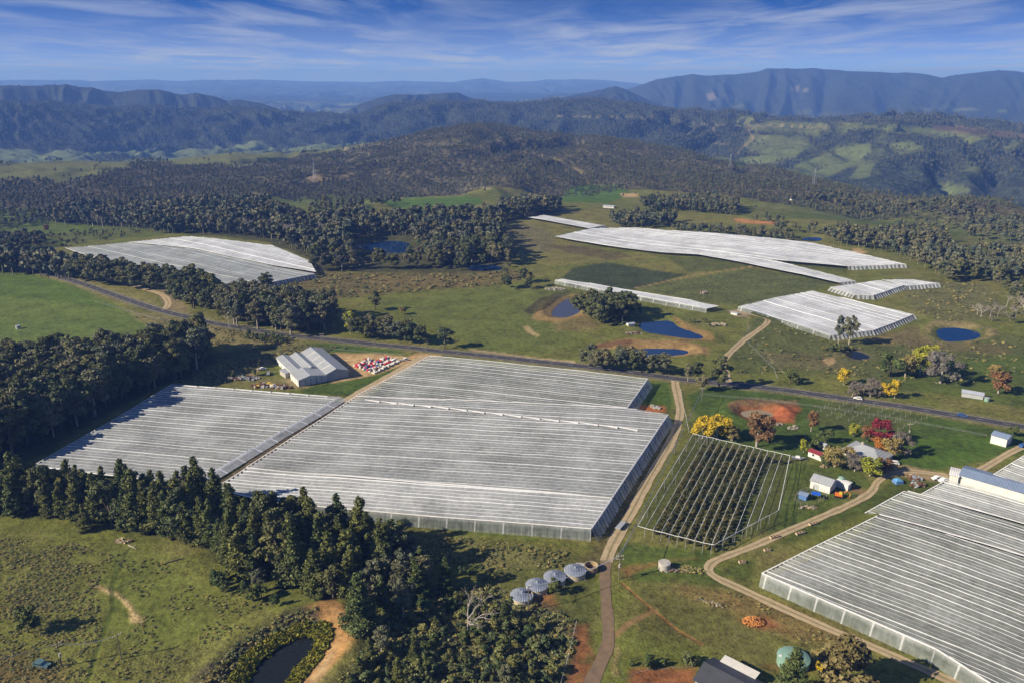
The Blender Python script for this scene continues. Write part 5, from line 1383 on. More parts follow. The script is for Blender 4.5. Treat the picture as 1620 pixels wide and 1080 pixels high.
def scatter(name, xyz, idx_, sw, sh, lib, n_lib):
    me = bpy.data.meshes.new(name); me.vertices.add(len(xyz)); me.vertices.foreach_set('co', np.asarray(xyz, np.float32).ravel())
    a = me.attributes.new('pick', 'INT', 'POINT'); a.data.foreach_set('value', np.asarray(idx_, np.int32))
    a = me.attributes.new('size', 'FLOAT_VECTOR', 'POINT'); a.data.foreach_set('vector', np.column_stack([sw, sw, sh]).astype(np.float32).ravel())
    a = me.attributes.new('turn', 'FLOAT_VECTOR', 'POINT'); r_ = np.zeros((len(xyz), 3), np.float32); r_[:, 2] = np.random.default_rng(1).uniform(0, 6.28, len(xyz)); a.data.foreach_set('vector', r_.ravel())
    o = bpy.data.objects.new(name, me); COL.objects.link(o)
    g = bpy.data.node_groups.new(name + '_scatter', 'GeometryNodeTree')
    g.interface.new_socket('Geometry', in_out='INPUT', socket_type='NodeSocketGeometry'); g.interface.new_socket('Geometry', in_out='OUTPUT', socket_type='NodeSocketGeometry')
    gi = g.nodes.new('NodeGroupInput'); go = g.nodes.new('NodeGroupOutput')
    ci = g.nodes.new('GeometryNodeCollectionInfo'); ci.inputs['Collection'].default_value = lib; ci.inputs['Separate Children'].default_value = True; ci.inputs['Reset Children'].default_value = True
    ip = g.nodes.new('GeometryNodeInstanceOnPoints'); ip.inputs['Pick Instance'].default_value = True
    def attr(nm, t):
        n = g.nodes.new('GeometryNodeInputNamedAttribute'); n.data_type = t; n.inputs['Name'].default_value = nm
        return next(s_ for s_ in n.outputs if s_.enabled and s_.name == 'Attribute')
    g.links.new(gi.outputs[0], ip.inputs['Points']); g.links.new(ci.outputs[0], ip.inputs['Instance'])
    g.links.new(attr('pick', 'INT'), ip.inputs['Instance Index']); g.links.new(attr('size', 'FLOAT_VECTOR'), ip.inputs['Scale']); g.links.new(attr('turn', 'FLOAT_VECTOR'), ip.inputs['Rotation'])
    g.links.new(ip.outputs[0], go.inputs[0])
    md = o.modifiers.new('scatter', 'NODES'); md.node_group = g
    return o
o = scatter('forest', np.column_stack([inst[:, 0], inst[:, 1], iz]), inst[:, 2], inst[:, 3], inst[:, 4], lib, len(names))
tag(o, 'grey-green woods covering the hill and the far ends of the belts', None, None, 'stuff')
# tussocks and reeds: grass nobody could count
lib2 = bpy.data.collections.new('grass_library')
for i, (k, c_) in enumerate((('straw', 5), ('straw', 6), ('scrub', 7), ('reed', 8))):
    rng = np.random.default_rng(90 + i)
    V, F, T = leaves([((0, 0, .3), (.5, .5, .42)), ((.35, .2, .25), (.4, .4, .35))], 60, .16, rng)
    me = to_mesh('tuft', [(V, F.tolist())], LEAF[k], T); o = bpy.data.objects.new('g_%02d' % i, me); lib2.objects.link(o)
tp = []
def tufts(pts, s_, dens, sz, picks, lim=0.0, seed=0):
    W = PL(pts); rng = np.random.default_rng(seed + 300)
    X, Y = jitter_grid(W, s_, rng); ok = (sdf(W, X, Y) < 0) & (rng.random(len(X)) < dens) & (fbm(X / 12, Y / 12 + seed, 3) > lim)
    X, Y = X[ok], Y[ok]
    tp.append(np.column_stack([X, Y, rng.choice(picks, len(X)), rng.uniform(*sz, len(X))]))
tufts([(-60, 850), (100, 855), (180, 880), (150, 930), (160, 1000), (120, 1120), (-60, 1120)], 1.25, .8, (.5, 1.2), [0, 1], -.25, 1)
tufts([(150, 870), (330, 900), (430, 950), (390, 1010), (320, 1090), (120, 1120), (200, 1000), (240, 960)], 1.7, .7, (.5, 1.2), [0, 1, 2], 0, 2)
tufts([(300, 1090), (380, 1015), (450, 968), (500, 962), (500, 985), (440, 1000), (390, 1045), (330, 1110)], 1.3, .8, (.8, 1.6), [0, 1, 2], -.3, 3)
tufts([(345, 1100), (388, 1037), (435, 1002), (480, 986), (522, 985), (525, 1012), (500, 1050), (450, 1110), (430, 1100), (470, 1055), (498, 1026), (500, 1008), (480, 1003), (440, 1022), (405, 1052), (370, 1110)], .85, .95, (1.2, 2.2), [3], -9, 4)
tufts([(640, 840), (900, 872), (890, 895), (800, 905), (660, 880)], 1.7, .8, (.8, 1.7), [0, 1, 2], -.15, 5)
tufts([(600, 925), (780, 925), (905, 980), (912, 1010), (880, 1100), (540, 1120), (545, 1060), (600, 1010)], 1.8, .8, (1.0, 2.2), [0, 2, 2, 1], -.4, 6)
tufts([(1150, 930), (1250, 975), (1400, 1040), (1280, 1020), (1180, 975), (1090, 940)], 1.8, .7, (.5, 1.1), [0, 1], 0, 7)
tufts([(280, 590), (360, 578), (480, 545), (560, 550), (420, 575), (360, 605), (270, 608)], 2.2, .8, (1.0, 2.0), [0, 1, 2], -.2, 8)
tufts([(420, 412), (520, 432), (700, 434), (820, 430), (835, 442), (760, 455), (640, 462), (560, 472), (430, 482), (380, 470)], 4.5, .7, (1.6, 3.2), [0, 1, 2], -.05, 9)
tufts([(1200, 500), (1320, 540), (1480, 545), (1640, 535), (1640, 600), (1440, 610), (1330, 590), (1160, 590)], 3.6, .6, (1.0, 2.2), [0, 1, 2], .05, 10)
tufts([(210, 500), (345, 518), (480, 540), (470, 550), (330, 545), (230, 515)], 2.4, .7, (.9, 1.8), [0, 1], -.1, 11)
tufts([(1042, 893), (1075, 893), (1120, 902), (1100, 908), (1055, 902)], 1.0, .9, (.9, 1.6), [0, 1], -.4, 12)
tufts([(1420, 440), (1560, 450), (1600, 505), (1500, 510), (1440, 490)], 4.0, .6, (1.2, 2.4), [0, 1, 2], 0, 13)
tufts([(1105, 945), (1140, 955), (1140, 962), (1110, 955)], .9, .8, (.7, 1.4), [0, 1], -.6, 14)
tp = np.concatenate(tp)
print('tufts', len(tp))
o = scatter('grass', np.column_stack([tp[:, 0], tp[:, 1], terrain(tp[:, 0], tp[:, 1]) - .05]), tp[:, 2], tp[:, 3], tp[:, 3] * .8, lib2, 4)
tag(o, 'dry tussocks and reeds in the rough pasture', None, None, 'stuff')

# ------------------------------------------------------------------ builders for buildings, tanks, vehicles and small things
class MB:
    def __init__(s): s.V = []; s.F = []
    def add(s, V, F):
        k = len(s.V); s.V += [tuple(map(float, v)) for v in V]; s.F += [tuple(i + k for i in f) for f in F]; return s
    def box(s, x0, x1, y0, y1, z0, z1, top=1.0):
        cx, cy = (x0 + x1) / 2, (y0 + y1) / 2
        V = [(x, y, z0) for x, y in ((x0, y0), (x1, y0), (x1, y1), (x0, y1))] + [(cx + (x - cx) * top, cy + (y - cy) * top, z1) for x, y in ((x0, y0), (x1, y0), (x1, y1), (x0, y1))]
        return s.add(V, [(3, 2, 1, 0), (4, 5, 6, 7), (0, 1, 5, 4), (1, 2, 6, 5), (2, 3, 7, 6), (3, 0, 4, 7)])
    def prism(s, prof, y0, y1):
        """profile in (x, z), extruded along y"""
        n = len(prof)
        V = [(x, y0, z) for x, z in prof] + [(x, y1, z) for x, z in prof]
        return s.add(V, [tuple(range(n)), tuple(range(2 * n - 1, n - 1, -1))] + [((i + 1) % n, i, n + i, n + (i + 1) % n) for i in range(n)])
    def cyl(s, x, y, z0, z1, r, n=24, r2=None, cap=True):
        r2 = r if r2 is None else r2
        V = [(x + r * math.cos(2 * math.pi * i / n), y + r * math.sin(2 * math.pi * i / n), z0) for i in range(n)] + [(x + r2 * math.cos(2 * math.pi * i / n), y + r2 * math.sin(2 * math.pi * i / n), z1) for i in range(n)]
        F = [(i, (i + 1) % n, n + (i + 1) % n, n + i) for i in range(n)]
        if cap: F += [tuple(range(n - 1, -1, -1)), tuple(range(n, 2 * n))]
        return s.add(V, F)
    def tube(s, pts, r, sides=6):
        V, F = tube(pts, [r] * len(pts) if isinstance(r, (int, float)) else r, sides); return s.add(V, F)
    def sheet(s, pts, th=.06):
        """a flat quad or polygon with thickness"""
        P_ = np.array(pts, float); nn = np.cross(P_[1] - P_[0], P_[2] - P_[0]); nn /= np.linalg.norm(nn)
        if nn[2] < 0: nn = -nn; P_ = P_[::-1]
        n = len(P_)
        V = list(P_ + nn * th) + list(P_)
        return s.add(V, [tuple(range(n)), tuple(range(2 * n - 1, n - 1, -1))] + [((i + 1) % n, i, n + i, n + (i + 1) % n) for i in range(n)])
    def build(s, name, mat, parent=None, loc=None, smooth=False):
        me = bpy.data.meshes.new(name); me.from_pydata(s.V, [], s.F); me.materials.append(MT[mat] if isinstance(mat, str) else mat)
        if smooth: me.polygons.foreach_set('use_smooth', np.ones(len(me.polygons), bool))
        me.update(); o = bpy.data.objects.new(name, me); COL.objects.link(o)
        if parent: o.parent = parent
        if loc: o.location = loc
        return o
def empty(name, loc, rz=0, label=None, cat=None, group=None):
    o = bpy.data.objects.new(name, None); COL.objects.link(o); o.location = loc; o.rotation_euler = (0, 0, rz); tag(o, label, cat, group); return o
def at(x, y, dz=0):
    a, b_, c = P1(x, y); return (a, b_, c + dz)
def frame(p0, p1):
    a = at(*p0); b_ = at(*p1); d = (b_[0] - a[0], b_[1] - a[1]); L = math.hypot(*d)
    return (a[0], a[1], min(a[2], b_[2])), math.atan2(d[1], d[0]), L
def copy_tree(o, parent=None, loc=None, rz=None):
    c = o.copy(); COL.objects.link(c)
    if parent: c.parent = parent
    if loc: c.location = loc
    if rz is not None: c.rotation_euler = (0, 0, rz)
    for ch in list(o.children): copy_tree(ch, c)
    return c
def shed(name, p0, p1, depth, wall, rise, label, wm='white', rm='grey_roof', cat='shed', doors=(), ridge='x', win=(), eave=.35, skew=.5, slab=True):
    """gabled shed: front wall runs p0 -> p1 on the ground, body lies behind it (to the local +y)"""
    loc, rz, L = frame(p0, p1)
    r = empty(name, loc, rz, label, cat)
    b_ = MB().box(0, L, 0, depth, -.6, wall)
    if ridge == 'x':
        my = depth * skew
        b_.add([(0, 0, wall), (0, depth, wall), (0, my, wall + rise), (L, 0, wall), (L, depth, wall), (L, my, wall + rise)], [(0, 2, 1), (3, 4, 5)])
        b_.build('wall', wm, r)
        k = rise / my; k2 = rise / (depth - my)
        MB().sheet([(-eave, -eave, wall - eave * k), (L + eave, -eave, wall - eave * k), (L + eave, my, wall + rise), (-eave, my, wall + rise)], .08).sheet([(-eave, my, wall + rise), (L + eave, my, wall + rise), (L + eave, depth + eave, wall - eave * k2), (-eave, depth + eave, wall - eave * k2)], .08).build('roof', rm, r)
    else:
        mx = L * skew
        b_.add([(0, 0, wall), (L, 0, wall), (mx, 0, wall + rise), (0, depth, wall), (L, depth, wall), (mx, depth, wall + rise)], [(0, 1, 2), (4, 3, 5)])
        b_.build('wall', wm, r)
        k = rise / mx; k2 = rise / (L - mx)
        MB().sheet([(-eave, -eave, wall - eave * k), (mx, -eave, wall + rise), (mx, depth + eave, wall + rise), (-eave, depth + eave, wall - eave * k)], .08).sheet([(mx, -eave, wall + rise), (L + eave, -eave, wall - eave * k2), (L + eave, depth + eave, wall - eave * k2), (mx, depth + eave, wall + rise)], .08).build('roof', rm, r)
    for (a, w_, h_, m_) in doors: MB().box(a, a + w_, -.05, .02, 0, h_).build('door', m_, r)
    for (a, w_, z_, h_) in win: MB().box(a, a + w_, -.05, .02, z_, z_ + h_).build('window', 'glass', r)
    return r, L

# the packing shed: three gables side by side and a shorter gable in front
loc, rz, Wd = frame((474, 611), (552, 596))
ly = P1(418, 577)
dv = np.array([ly[0] - loc[0], ly[1] - loc[1]]); ex = np.array([math.cos(rz), math.sin(rz)]); ey = np.array([-math.sin(rz), math.cos(rz)])
Ln = float(dv @ ey); sh = float(dv @ ex) / Ln
print('packing shed width', Wd, 'length', Ln, 'shear', sh)
ps = empty('packing_shed', loc, rz, 'large grey packing shed with three gables and a shaded end wall beside the fruit bins', 'shed')
def gable(x0, x1, y0, y1, wall, rise, rf, nm='wall', wm='grey_wall', rm='grey_roof'):
    xr = x0 + (x1 - x0) * rf
    b_ = MB().prism([(x0, -.6), (x1, -.6), (x1, wall), (xr, wall + rise), (x0, wall)], y0, y1); b_.build(nm, wm, ps)
    MB().sheet([(x0 - .2, y0 - .3, wall), (xr, y0 - .3, wall + rise + .05), (xr, y1 + .3, wall + rise + .05), (x0 - .2, y1 + .3, wall)], .07).build('roof', rm, ps)
    MB().sheet([(xr, y0 - .3, wall + rise + .05), (x1 + .2, y0 - .3, wall), (x1 + .2, y1 + .3, wall), (xr, y1 + .3, wall + rise + .05)], .07).build('roof', rm, ps)
    MB().box(xr - .2, xr + .2, y0 - .32, y1 + .32, wall + rise + .08, wall + rise + .2).build('ridge_cap', 'galv', ps)
wA, wB = Wd * .27, Wd * .54
gable(0, wA, Ln * .33, Ln, 4.0, 1.1, .5, wm='white')
gable(wA + .02, wB, Ln * .30, Ln * .97, 4.1, 1.5, .5)
gable(wB + .02, Wd, 0, Ln * 1.02, 4.3, 2.2, .45)
gable(-.6, wB - .02, -.5, Ln * .33 - .02, 4.1, 1.6, .42, wm='white')
for k in range(3): MB().box(-.75, -.6, 1.0 + k * (Ln * .3) / 3, 1.0 + k * (Ln * .3) / 3 + Ln * .075, .1, 3.9).build('door', 'white', ps)
for k in range(5):
    MB().box(.2 + k * wB / 5, .38 + k * wB / 5, -.62, -.5, 0, 4.6).build('frame_post', 'rust', ps)
for k in range(2): MB().box(-.3, wB - .3, -.6, -.5, 1.4 + 1.5 * k, 1.5 + 1.5 * k).build('rail', 'rust', ps)
for k in range(5): MB().box(wB + Wd * .46 * .06, wB + (Wd - wB) * .43, 0, 0, 0, 0)
for k in range(4):
    y = Ln * (.18 + .2 * k); xr = wB + (Wd - wB) * .45
    MB().sheet([(wB + .5, y, 4.3 + 2.2 * .5 / (xr - wB) + .12), (xr - .3, y, 6.58), (xr - .3, y + .9, 6.58), (wB + .5, y + .9, 4.3 + 2.2 * .5 / (xr - wB) + .12)], .05).build('skylight', 'whitebin', ps)
for k in range(3): MB().box(-.07, 0, Ln * (.42 + .17 * k), Ln * (.42 + .17 * k) + 1.1, 1.0, 2.1).build('window', 'glass', ps)
shed('storage_container', (443, 592), (452, 598), 4.5, 2.9, .25, 'small grey flat-roofed annex against the packing shed', 'concrete', 'grey_roof', 'shed')

# ---- the farm yard
shed('farm_shed', (1281, 771), (1312, 781), 7.5, 3.6, 1.6, 'white gabled farm shed beside the blue shelter and orange digger', 'white', 'grey_roof', doors=[(1.5, 2.2, 2.6, 'grey_wall')])
shed('small_shed', (1278, 721), (1299, 729), 3.6, 2.6, .9, 'cream shed with a maroon roof left of the farmhouse garden', 'white', 'maroon', cat='shed', win=[(2, 1, 1, 1)])
shed('storage_container', (1322, 769), (1341, 776), 3.0, 2.9, .15, 'long white container with a green water tank behind it', 'white', 'white', cat='container')
shed('chicken_coop', (1263, 788), (1275, 792), 3.2, 2.2, .5, 'small blue-roofed hut inside the wire pen', 'bluesheet', 'bluegrey_roof', cat='hut')
shed('garden_shed', (1292, 706), (1304, 711), 2.6, 2.2, .6, 'little white and grey shed half hidden by the dark shrubs', 'white', 'grey_roof', cat='shed')
shed('barn', (1566, 700), (1591, 707), 7.0, 4.2, 1.0, 'white barn with dark blue roof by the top of the farm track', 'white', 'bluegrey_roof', cat='barn')
shed('field_shed', (1521, 627), (1555, 632), 4.5, 2.6, .9, 'long pale field shed with a metal roof on the green paddock', 'grey_wall', 'galv', cat='shed')
shed('long_packing_shed', (1515, 766), (1700, 819), 11.0, 4.6, 1.2, 'long packing shed with a white wall and two-tone blue roof above the netting', 'white', 'bluegrey_roof', cat='shed')
shed('cool_room', (1500, 765), (1514, 768), 8.0, 4.4, .4, 'white box-like room joined to the left end of the long packing shed', 'white', 'white', cat='cool room')
# farmhouse with a hipped roof
loc, rz, L = frame((1333, 718), (1368, 731))
L = max(L, 17); fh = empty('farmhouse', loc, rz, 'grey-roofed farmhouse among the autumn trees', 'house')
dp = 12
MB().box(0, L, 0, dp, -.6, 2.9).build('wall', 'white', fh)
for a in (1.2, 5, 9, 13): MB().box(a, a + 1.6, -.05, .02, 1.0, 2.2).build('window', 'glass', fh)
MB().box(7.2, 8.2, -.06, .02, 0, 2.1).build('door', 'timber', fh)
e = .7; h0, h1 = 2.85, 5.4
MB().add([(-e, -e, h0), (L + e, -e, h0), (L + e, dp + e, h0), (-e, dp + e, h0), (dp / 2, dp / 2, h1), (L - dp / 2, dp / 2, h1)], [(0, 1, 5, 4), (1, 2, 5), (2, 3, 4, 5), (3, 0, 4), (3, 2, 1, 0)]).build('roof', 'grey_roof', fh)
MB().box(5, 6, 6, 6.8, 3.5, 6.3).build('chimney', 'rock', fh)
# charcoal house at the bottom with a white carport
loc, rz, L = frame((1099, 1088), (1185, 1134))
hs = empty('house', loc, rz, 'charcoal-roofed house at the bottom edge beside a white carport', 'house')
MB().prism([(0, -1), (L, -1), (L, 3.2), (0, 3.2)], 0, 11).build('wall', 'cream', hs)
MB().sheet([(-.6, -.7, 3.0), (L + .6, -.7, 3.0), (L + .6, 5.5, 5.4), (-.6, 5.5, 5.4)], .1).build('roof', 'charcoal', hs)
MB().sheet([(-.6, 5.5, 5.4), (L + .6, 5.5, 5.4), (L + .6, 11.7, 3.0), (-.6, 11.7, 3.0)], .1).build('roof', 'charcoal', hs)
MB().sheet([(2, -4.2, 2.9), (7.5, -4.2, 2.9), (7.5, -.8, 3.05), (2, -.8, 3.05)], .08).build('porch_roof', 'whitebin', hs)
loc = at(1139, 1070); cp = empty('carport', loc, rz, 'white-roofed carport half in blue shade behind the charcoal roof', 'carport')
MB().sheet([(-1.5, 0, 3.1), (9.5, 0, 3.1), (9.5, 5.4, 3.5), (-1.5, 5.4, 3.5)], .1).build('roof', 'whitebin', cp)
for x in (-1.2, 4, 9.2):
    for y in (.3, 5.1): MB().box(x - .06, x + .06, y - .06, y + .06, -.3, 3.15).build('post', 'steel', cp)

# ---- tanks
def roof_tank(x, y, r, h, label, gap=None):
    t = empty('water_tank', at(x, y), 0, label, 'water tank', None)
    n = 40; th = .18
    V = []; 
    MB().cyl(0, 0, -.6, h, r, n, cap=False).cyl(0, 0, h, -.3, r - th, n, cap=False).build('wall', 'cream', t)
    MB().cyl(0, 0, .15, .2, r - .1, n).build('floor', 'dark_gravel', t)
    rr = r + .16; hc = h + 1.15; n = 30
    ms = MB(); ds = MB()
    for i in range(n):
        a0 = 2 * math.pi * i / n; a1 = 2 * math.pi * (i + 1) / n
        if gap and gap[0] <= (i / n) < gap[1]: continue
        c0, s0, c1, s1 = math.cos(a0), math.sin(a0), math.cos(a1), math.sin(a1)
        ms.add([(0, 0, hc), (rr * c0, rr * s0, h + .05), (rr * c1, rr * s1, h + .05), (0, 0, hc - .1), (rr * c0, rr * s0, h - .05), (rr * c1, rr * s1, h - .05)], [(0, 1, 2), (5, 4, 3), (1, 4, 5, 2)])
        w_ = .15
        ds.add([(c0 * .35 - s0 * .02, s0 * .35 + c0 * .02, hc + .03), (c0 * .35 + s0 * .02, s0 * .35 - c0 * .02, hc + .03), (rr * c0 + s0 * w_, rr * s0 - c0 * w_, h + .13), (rr * c0 - s0 * w_, rr * s0 + c0 * w_, h + .13)], [(0, 1, 2, 3)])
    ms.build('roof', 'galv', t); ds.build('roof_seams', 'dkgalv', t)
    MB().cyl(0, 0, hc - .12, hc + .18, .28, 12).build('vent', 'galv', t)
    MB().tube([(r * .8, -r * .8, h * .4), (r * .8 + .3, -r * .8 - .3, .1)], .07).build('outlet_pipe', 'steel', t)
    return t
roof_tank(825.5, 948, 3.75, 2.0, 'lowest of the roofed tanks, with a dark wedge missing from its roof', (0.0, .10))
roof_tank(849.5, 932, 3.75, 2.0, 'roofed tank next to the one with a wedge missing from its roof')
roof_tank(877.5, 919, 3.75, 2.0, 'roofed tank behind the round green tree')
roof_tank(909.5, 909, 3.75, 2.0, 'roofed tank nearest the open rusty tank')
ot = empty('open_tank', at(935, 901), 0, 'round tank with no roof and a dark brown inside beside the drive', 'water tank')
MB().cyl(0, 0, -.6, 2.1, 2.45, 36, cap=False).cyl(0, 0, 2.1, -.2, 2.25, 36, cap=False).build('wall', 'timber', ot)
MB().add([(r_ * math.cos(a), r_ * math.sin(a), 2.1) for a in [2 * math.pi * i / 36 for i in range(36)] for r_ in (2.25, 2.45)], [(2 * i, 2 * i + 1, (2 * i + 3) % 72, (2 * i + 2) % 72) for i in range(36)]).build('rim', 'cream', ot)
MB().cyl(0, 0, .3, .35, 2.3, 24).build('floor', 'rust', ot)
shed('pump_hut', (912, 903), (922, 904), 2.2, 1.9, .2, 'small pale green hut between two of the tanks', 'green_tank', 'concrete', cat='hut')
ct = empty('concrete_tank', at(1051, 899), 0, 'cylindrical concrete tank standing alone on the grass', 'water tank')
MB().cyl(0, 0, -.5, 2.5, 2.15, 36).build('wall', 'concrete', ct); MB().cyl(0, 0, 2.52, 2.72, 2.25, 36, 2.05).build('lid', 'concrete', ct); MB().cyl(.9, -.5, 2.72, 2.86, .35, 12).build('hatch', 'steel', ct)
gt = empty('green_tank', at(1254, 1049), 0, 'large round green tank half hidden by the dark tree', 'water tank')
MB().cyl(0, 0, -.5, 2.4, 4.6, 40).build('wall', 'green_tank', gt)
dome = MB(); n = 40
prev = None
for (r_, z_) in ((4.75, 2.42), (3.6, 2.85), (2.2, 3.15), (.1, 3.3)):
    ring = [(r_ * math.cos(2 * math.pi * i / n), r_ * math.sin(2 * math.pi * i / n), z_) for i in range(n)]
    if prev: dome.add(prev + ring, [(i, (i + 1) % n, n + (i + 1) % n, n + i) for i in range(n)])
    prev = ring
dome.build('roof', 'green_tank', gt, smooth=True); MB().box(-4.3, -3.5, -.4, .3, 2.7, 3.0).build('hatch', 'insul', gt)
g2 = empty('water_tank', at(1330, 766), 0, 'green poly water tank standing behind the white container', 'water tank')
MB().cyl(0, 0, -.3, 3.4, 1.35, 24).build('wall', 'green_tank', g2); MB().cyl(0, 0, 3.4, 3.9, 1.35, 24, .4).build('lid', 'green_tank', g2)
tk = empty('stock_tank', at(29, 520), 0, 'small round tank alone on the far left green field', 'water tank')
MB().cyl(0, 0, -.3, 2.2, 1.5, 20).build('wall', 'concrete', tk); MB().cyl(0, 0, 2.2, 2.4, 1.55, 20).build('lid', 'grey_roof', tk)
tk = empty('stock_tank', at(1561, 634), 0, 'small tank at the right end of the pale field shed', 'water tank')
MB().cyl(0, 0, -.3, 1.9, 1.3, 20).build('wall', 'green_tank', tk); MB().cyl(0, 0, 1.9, 2.1, 1.35, 20).build('lid', 'grey_roof', tk)
shed('pump_shed', (994, 516), (1004, 516), 3.0, 2.0, .5, 'small white pump shed between the dark clump and the deep blue pond', 'white', 'galv', cat='shed')
shed('pump_shed', (1156, 497), (1166, 499), 2.2, 1.4, .3, 'small white pump box at the corner of the right netting roof', 'white', 'galv', cat='shed')
shed('farmhouse', (954, 329), (971, 330), 6, 2.4, 1.0, 'far white house beside the green paddock', 'white', 'galv', cat='house')
shed('farmhouse', (1500, 419), (1516, 421), 8, 3.0, 1.6, 'far white house by the golden tree', 'white', 'galv', cat='house')
shed('farm_shed', (1242, 316), (1254, 318), 8, 3.0, 1.4, 'far blue-roofed shed among the paddock trees', 'white', 'bluesheet', cat='shed')
shed('farm_shed', (26, 380), (36, 382), 6, 3.0, 1.2, 'far white shed at the left clump of trees', 'white', 'galv', cat='shed')
shed('farm_shed', (256, 428), (268, 430), 6, 3.0, 1.2, 'white shed at the lower left corner of the rolling netting', 'white', 'galv', cat='shed')
# shelter, tent
loc = at(1290, 788); bs = empty('shelter', loc, R(-18), 'bright blue canvas shelter on posts inside the wire pen', 'shelter')
MB().sheet([(-1.8, -1.3, 2.2), (1.8, -1.3, 2.2), (1.8, 1.3, 2.5), (-1.8, 1.3, 2.5)], .05).build('roof', simple('bright_blue_tarp', (.02, .10, .50), .6, .3, var=.05), bs)
for x in (-1.7, 1.7):
    for y in (-1.2, 1.2): MB().box(x - .05, x + .05, y - .05, y + .05, -.2, 2.3).build('post', 'timber', bs)
loc = at(1420, 763); tn = empty('tent', loc, R(10), 'pale blue tent-like trampoline cover on the lawn', 'tent')
MB().box(-1.8, 1.8, -1.6, 1.6, 0, 1.3, .85).build('side_wall', 'bluesheet', tn); MB().box(-1.65, 1.65, -1.45, 1.45, 1.31, 2.1, .3).build('roof', 'tent', tn)
# wire pen
pen = [(1256, 793), (1262, 780), (1290, 772), (1306, 783), (1308, 788), (1285, 801), (1272, 802)]
def fence(name, pts, label, cat='fence', h=1.3, sp_=4.0, wires=3, closed=False, mat='timber', r=.07, wm='steel', group=None):
    W = PL(pts)
    if closed: W = np.vstack([W, W[:1]])
    seg = np.linalg.norm(np.diff(W, axis=0), axis=1); cum = np.concatenate([[0], np.cumsum(seg)])
    n = max(2, min(100, int(cum[-1] / sp_)))
    ss = np.linspace(0, cum[-1], n)
    X = np.interp(ss, cum, W[:, 0]); Y = np.interp(ss, cum, W[:, 1]); Z = terrain(X, Y)
    L0 = (X[0], Y[0], float(Z[0]))
    f = empty(name, L0, 0, label, cat, group)
    pm = to_mesh('post', [tube([(0, 0, -.3), (0, 0, h)], [r, r * .9], 5)], MT[mat])
    for x, y, z in zip(X, Y, Z):
        o = bpy.data.objects.new('post', pm); COL.objects.link(o); o.parent = f; o.location = (x - L0[0], y - L0[1], z - L0[2])
    if wires:
        mb = MB()
        for k in range(wires):
            mb.tube([(x - L0[0], y - L0[1], z - L0[2] + h * (.35 + .6 * k / max(1, wires - 1))) for x, y, z in zip(X, Y, Z)], .025, 3)
        mb.build('wires', wm, f)
    return f
fence('wire_fence', pen, 'wire pen with rough posts around the blue-roofed hut', h=1.8, sp_=3, closed=True)
fence('wire_fence', [(1077, 618), (1080, 640), (1086, 665), (1090, 684)], 'pale post fence along the right side of the upper gravel track', h=1.3, sp_=3.5, mat='concrete', r=.10)
fence('wire_fence', [(1003, 838), (990, 862), (975, 884)], 'short post fence at the foot of the open trellis beside the gravel track', h=1.2, sp_=5)
fence('wire_fence', [(1150, 560), (1180, 530), (1184, 520)], 'wire fence running up beside the bending track', h=1.3, sp_=6)
fence('wire_fence', [(1180, 540), (1200, 560), (1225, 585), (1230, 600)], 'old wire fence across the pasture below the bending track', h=1.3, sp_=7)
fence('wire_fence', [(480, 549), (560, 556), (640, 562)], 'wire fence between the highway and the packing shed yard', h=1.2, sp_=8)
fence('wire_fence', [(150, 478), (250, 506), (340, 524)], 'wire fence along the lower side of the highway at the left', h=1.2, sp_=8)
fence('wire_fence', [(1110, 625), (1200, 632), (1300, 645), (1400, 660), (1560, 690)], 'wire fence along the lower side of the highway at the right', h=1.2, sp_=9)
fence('wire_fence', [(912, 985), (906, 1010), (898, 1045), (885, 1090)], 'wire fence between the bottom scrub and the drive', h=1.2, sp_=5)
fence('pipe_rail', [(985, 1075), (1010, 1062), (1040, 1058), (1095, 1054)], 'curved pale pipe lying in the grass left of the charcoal roof', 'pipe', h=.35, sp_=4, wires=1, mat='concrete', r=.08)
# vineyard posts on the slope by the highway
vg = [((1292, 655), (1322, 634)), ((1308, 660), (1340, 638)), ((1324, 664), (1360, 640)), ((1342, 667), (1382, 643)), ((1360, 670), (1402, 648)), ((1380, 674), (1420, 651)), ((1400, 676), (1440, 656)), ((1420, 681), (1466, 662))]
for i, (a, b_) in enumerate(vg):
    fence('trellis_row', [a, b_], 'row of thin white posts strung with wire on the grass slope by the highway', 'trellis', h=2.4, sp_=3.6, wires=1, mat='concrete', r=.045, group='bare post rows by the highway')

# ---- poles
def pole(x, y, h, label, arms=1, transf=False, rz=0.0):
    p = empty('power_pole', at(x, y), rz, label, 'power pole')
    MB().tube([(0, 0, -.5), (0, 0, h)], [.19, .12], 8).build('post', 'pole', p)
    for k in range(arms):
        z = h - .5 - 1.3 * k
        a = MB().box(-1.35, 1.35, -.07, .07, z, z + .14).build('crossarm', 'palewood', p)
        for xx in (-1.2, -.55, .55, 1.2): MB().cyl(xx, 0, z + .14, z + .42, .075, 8).build('insulator', 'insul', a)
    if transf: MB().cyl(0, -.45, h - 4.6, h - 3.5, .38, 12).build('transformer', 'concrete', p)
    return p
pole(979, 915, 9.6, 'power pole with two crossarms and a transformer beside the drive', 2, True)
pole(836, 966, 9.6, 'plain pole in front of the lowest roofed tank', 1, rz=R(60))
pole(98, 1054, 8.6, 'pole beside the parked teal car', 1, True, R(50))
pole(192, 1042, 9.0, 'pole in the lower left pasture right of the one by the car', 1, False, R(50))
pole(510, 545, 7.5, 'pole with twin arms on the verge above the packing shed', 2)
pole(582, 532, 7.5, 'pole behind the highway left of the short tree row', 1)
pole(636, 528, 9.0, 'tall thin pole among the trees of the short row', 1)
pole(883, 582, 8.0, 'pole on the verge above the big central netting', 0)
pole(984, 520, 8.0, 'pole beside the white pump shed', 0)
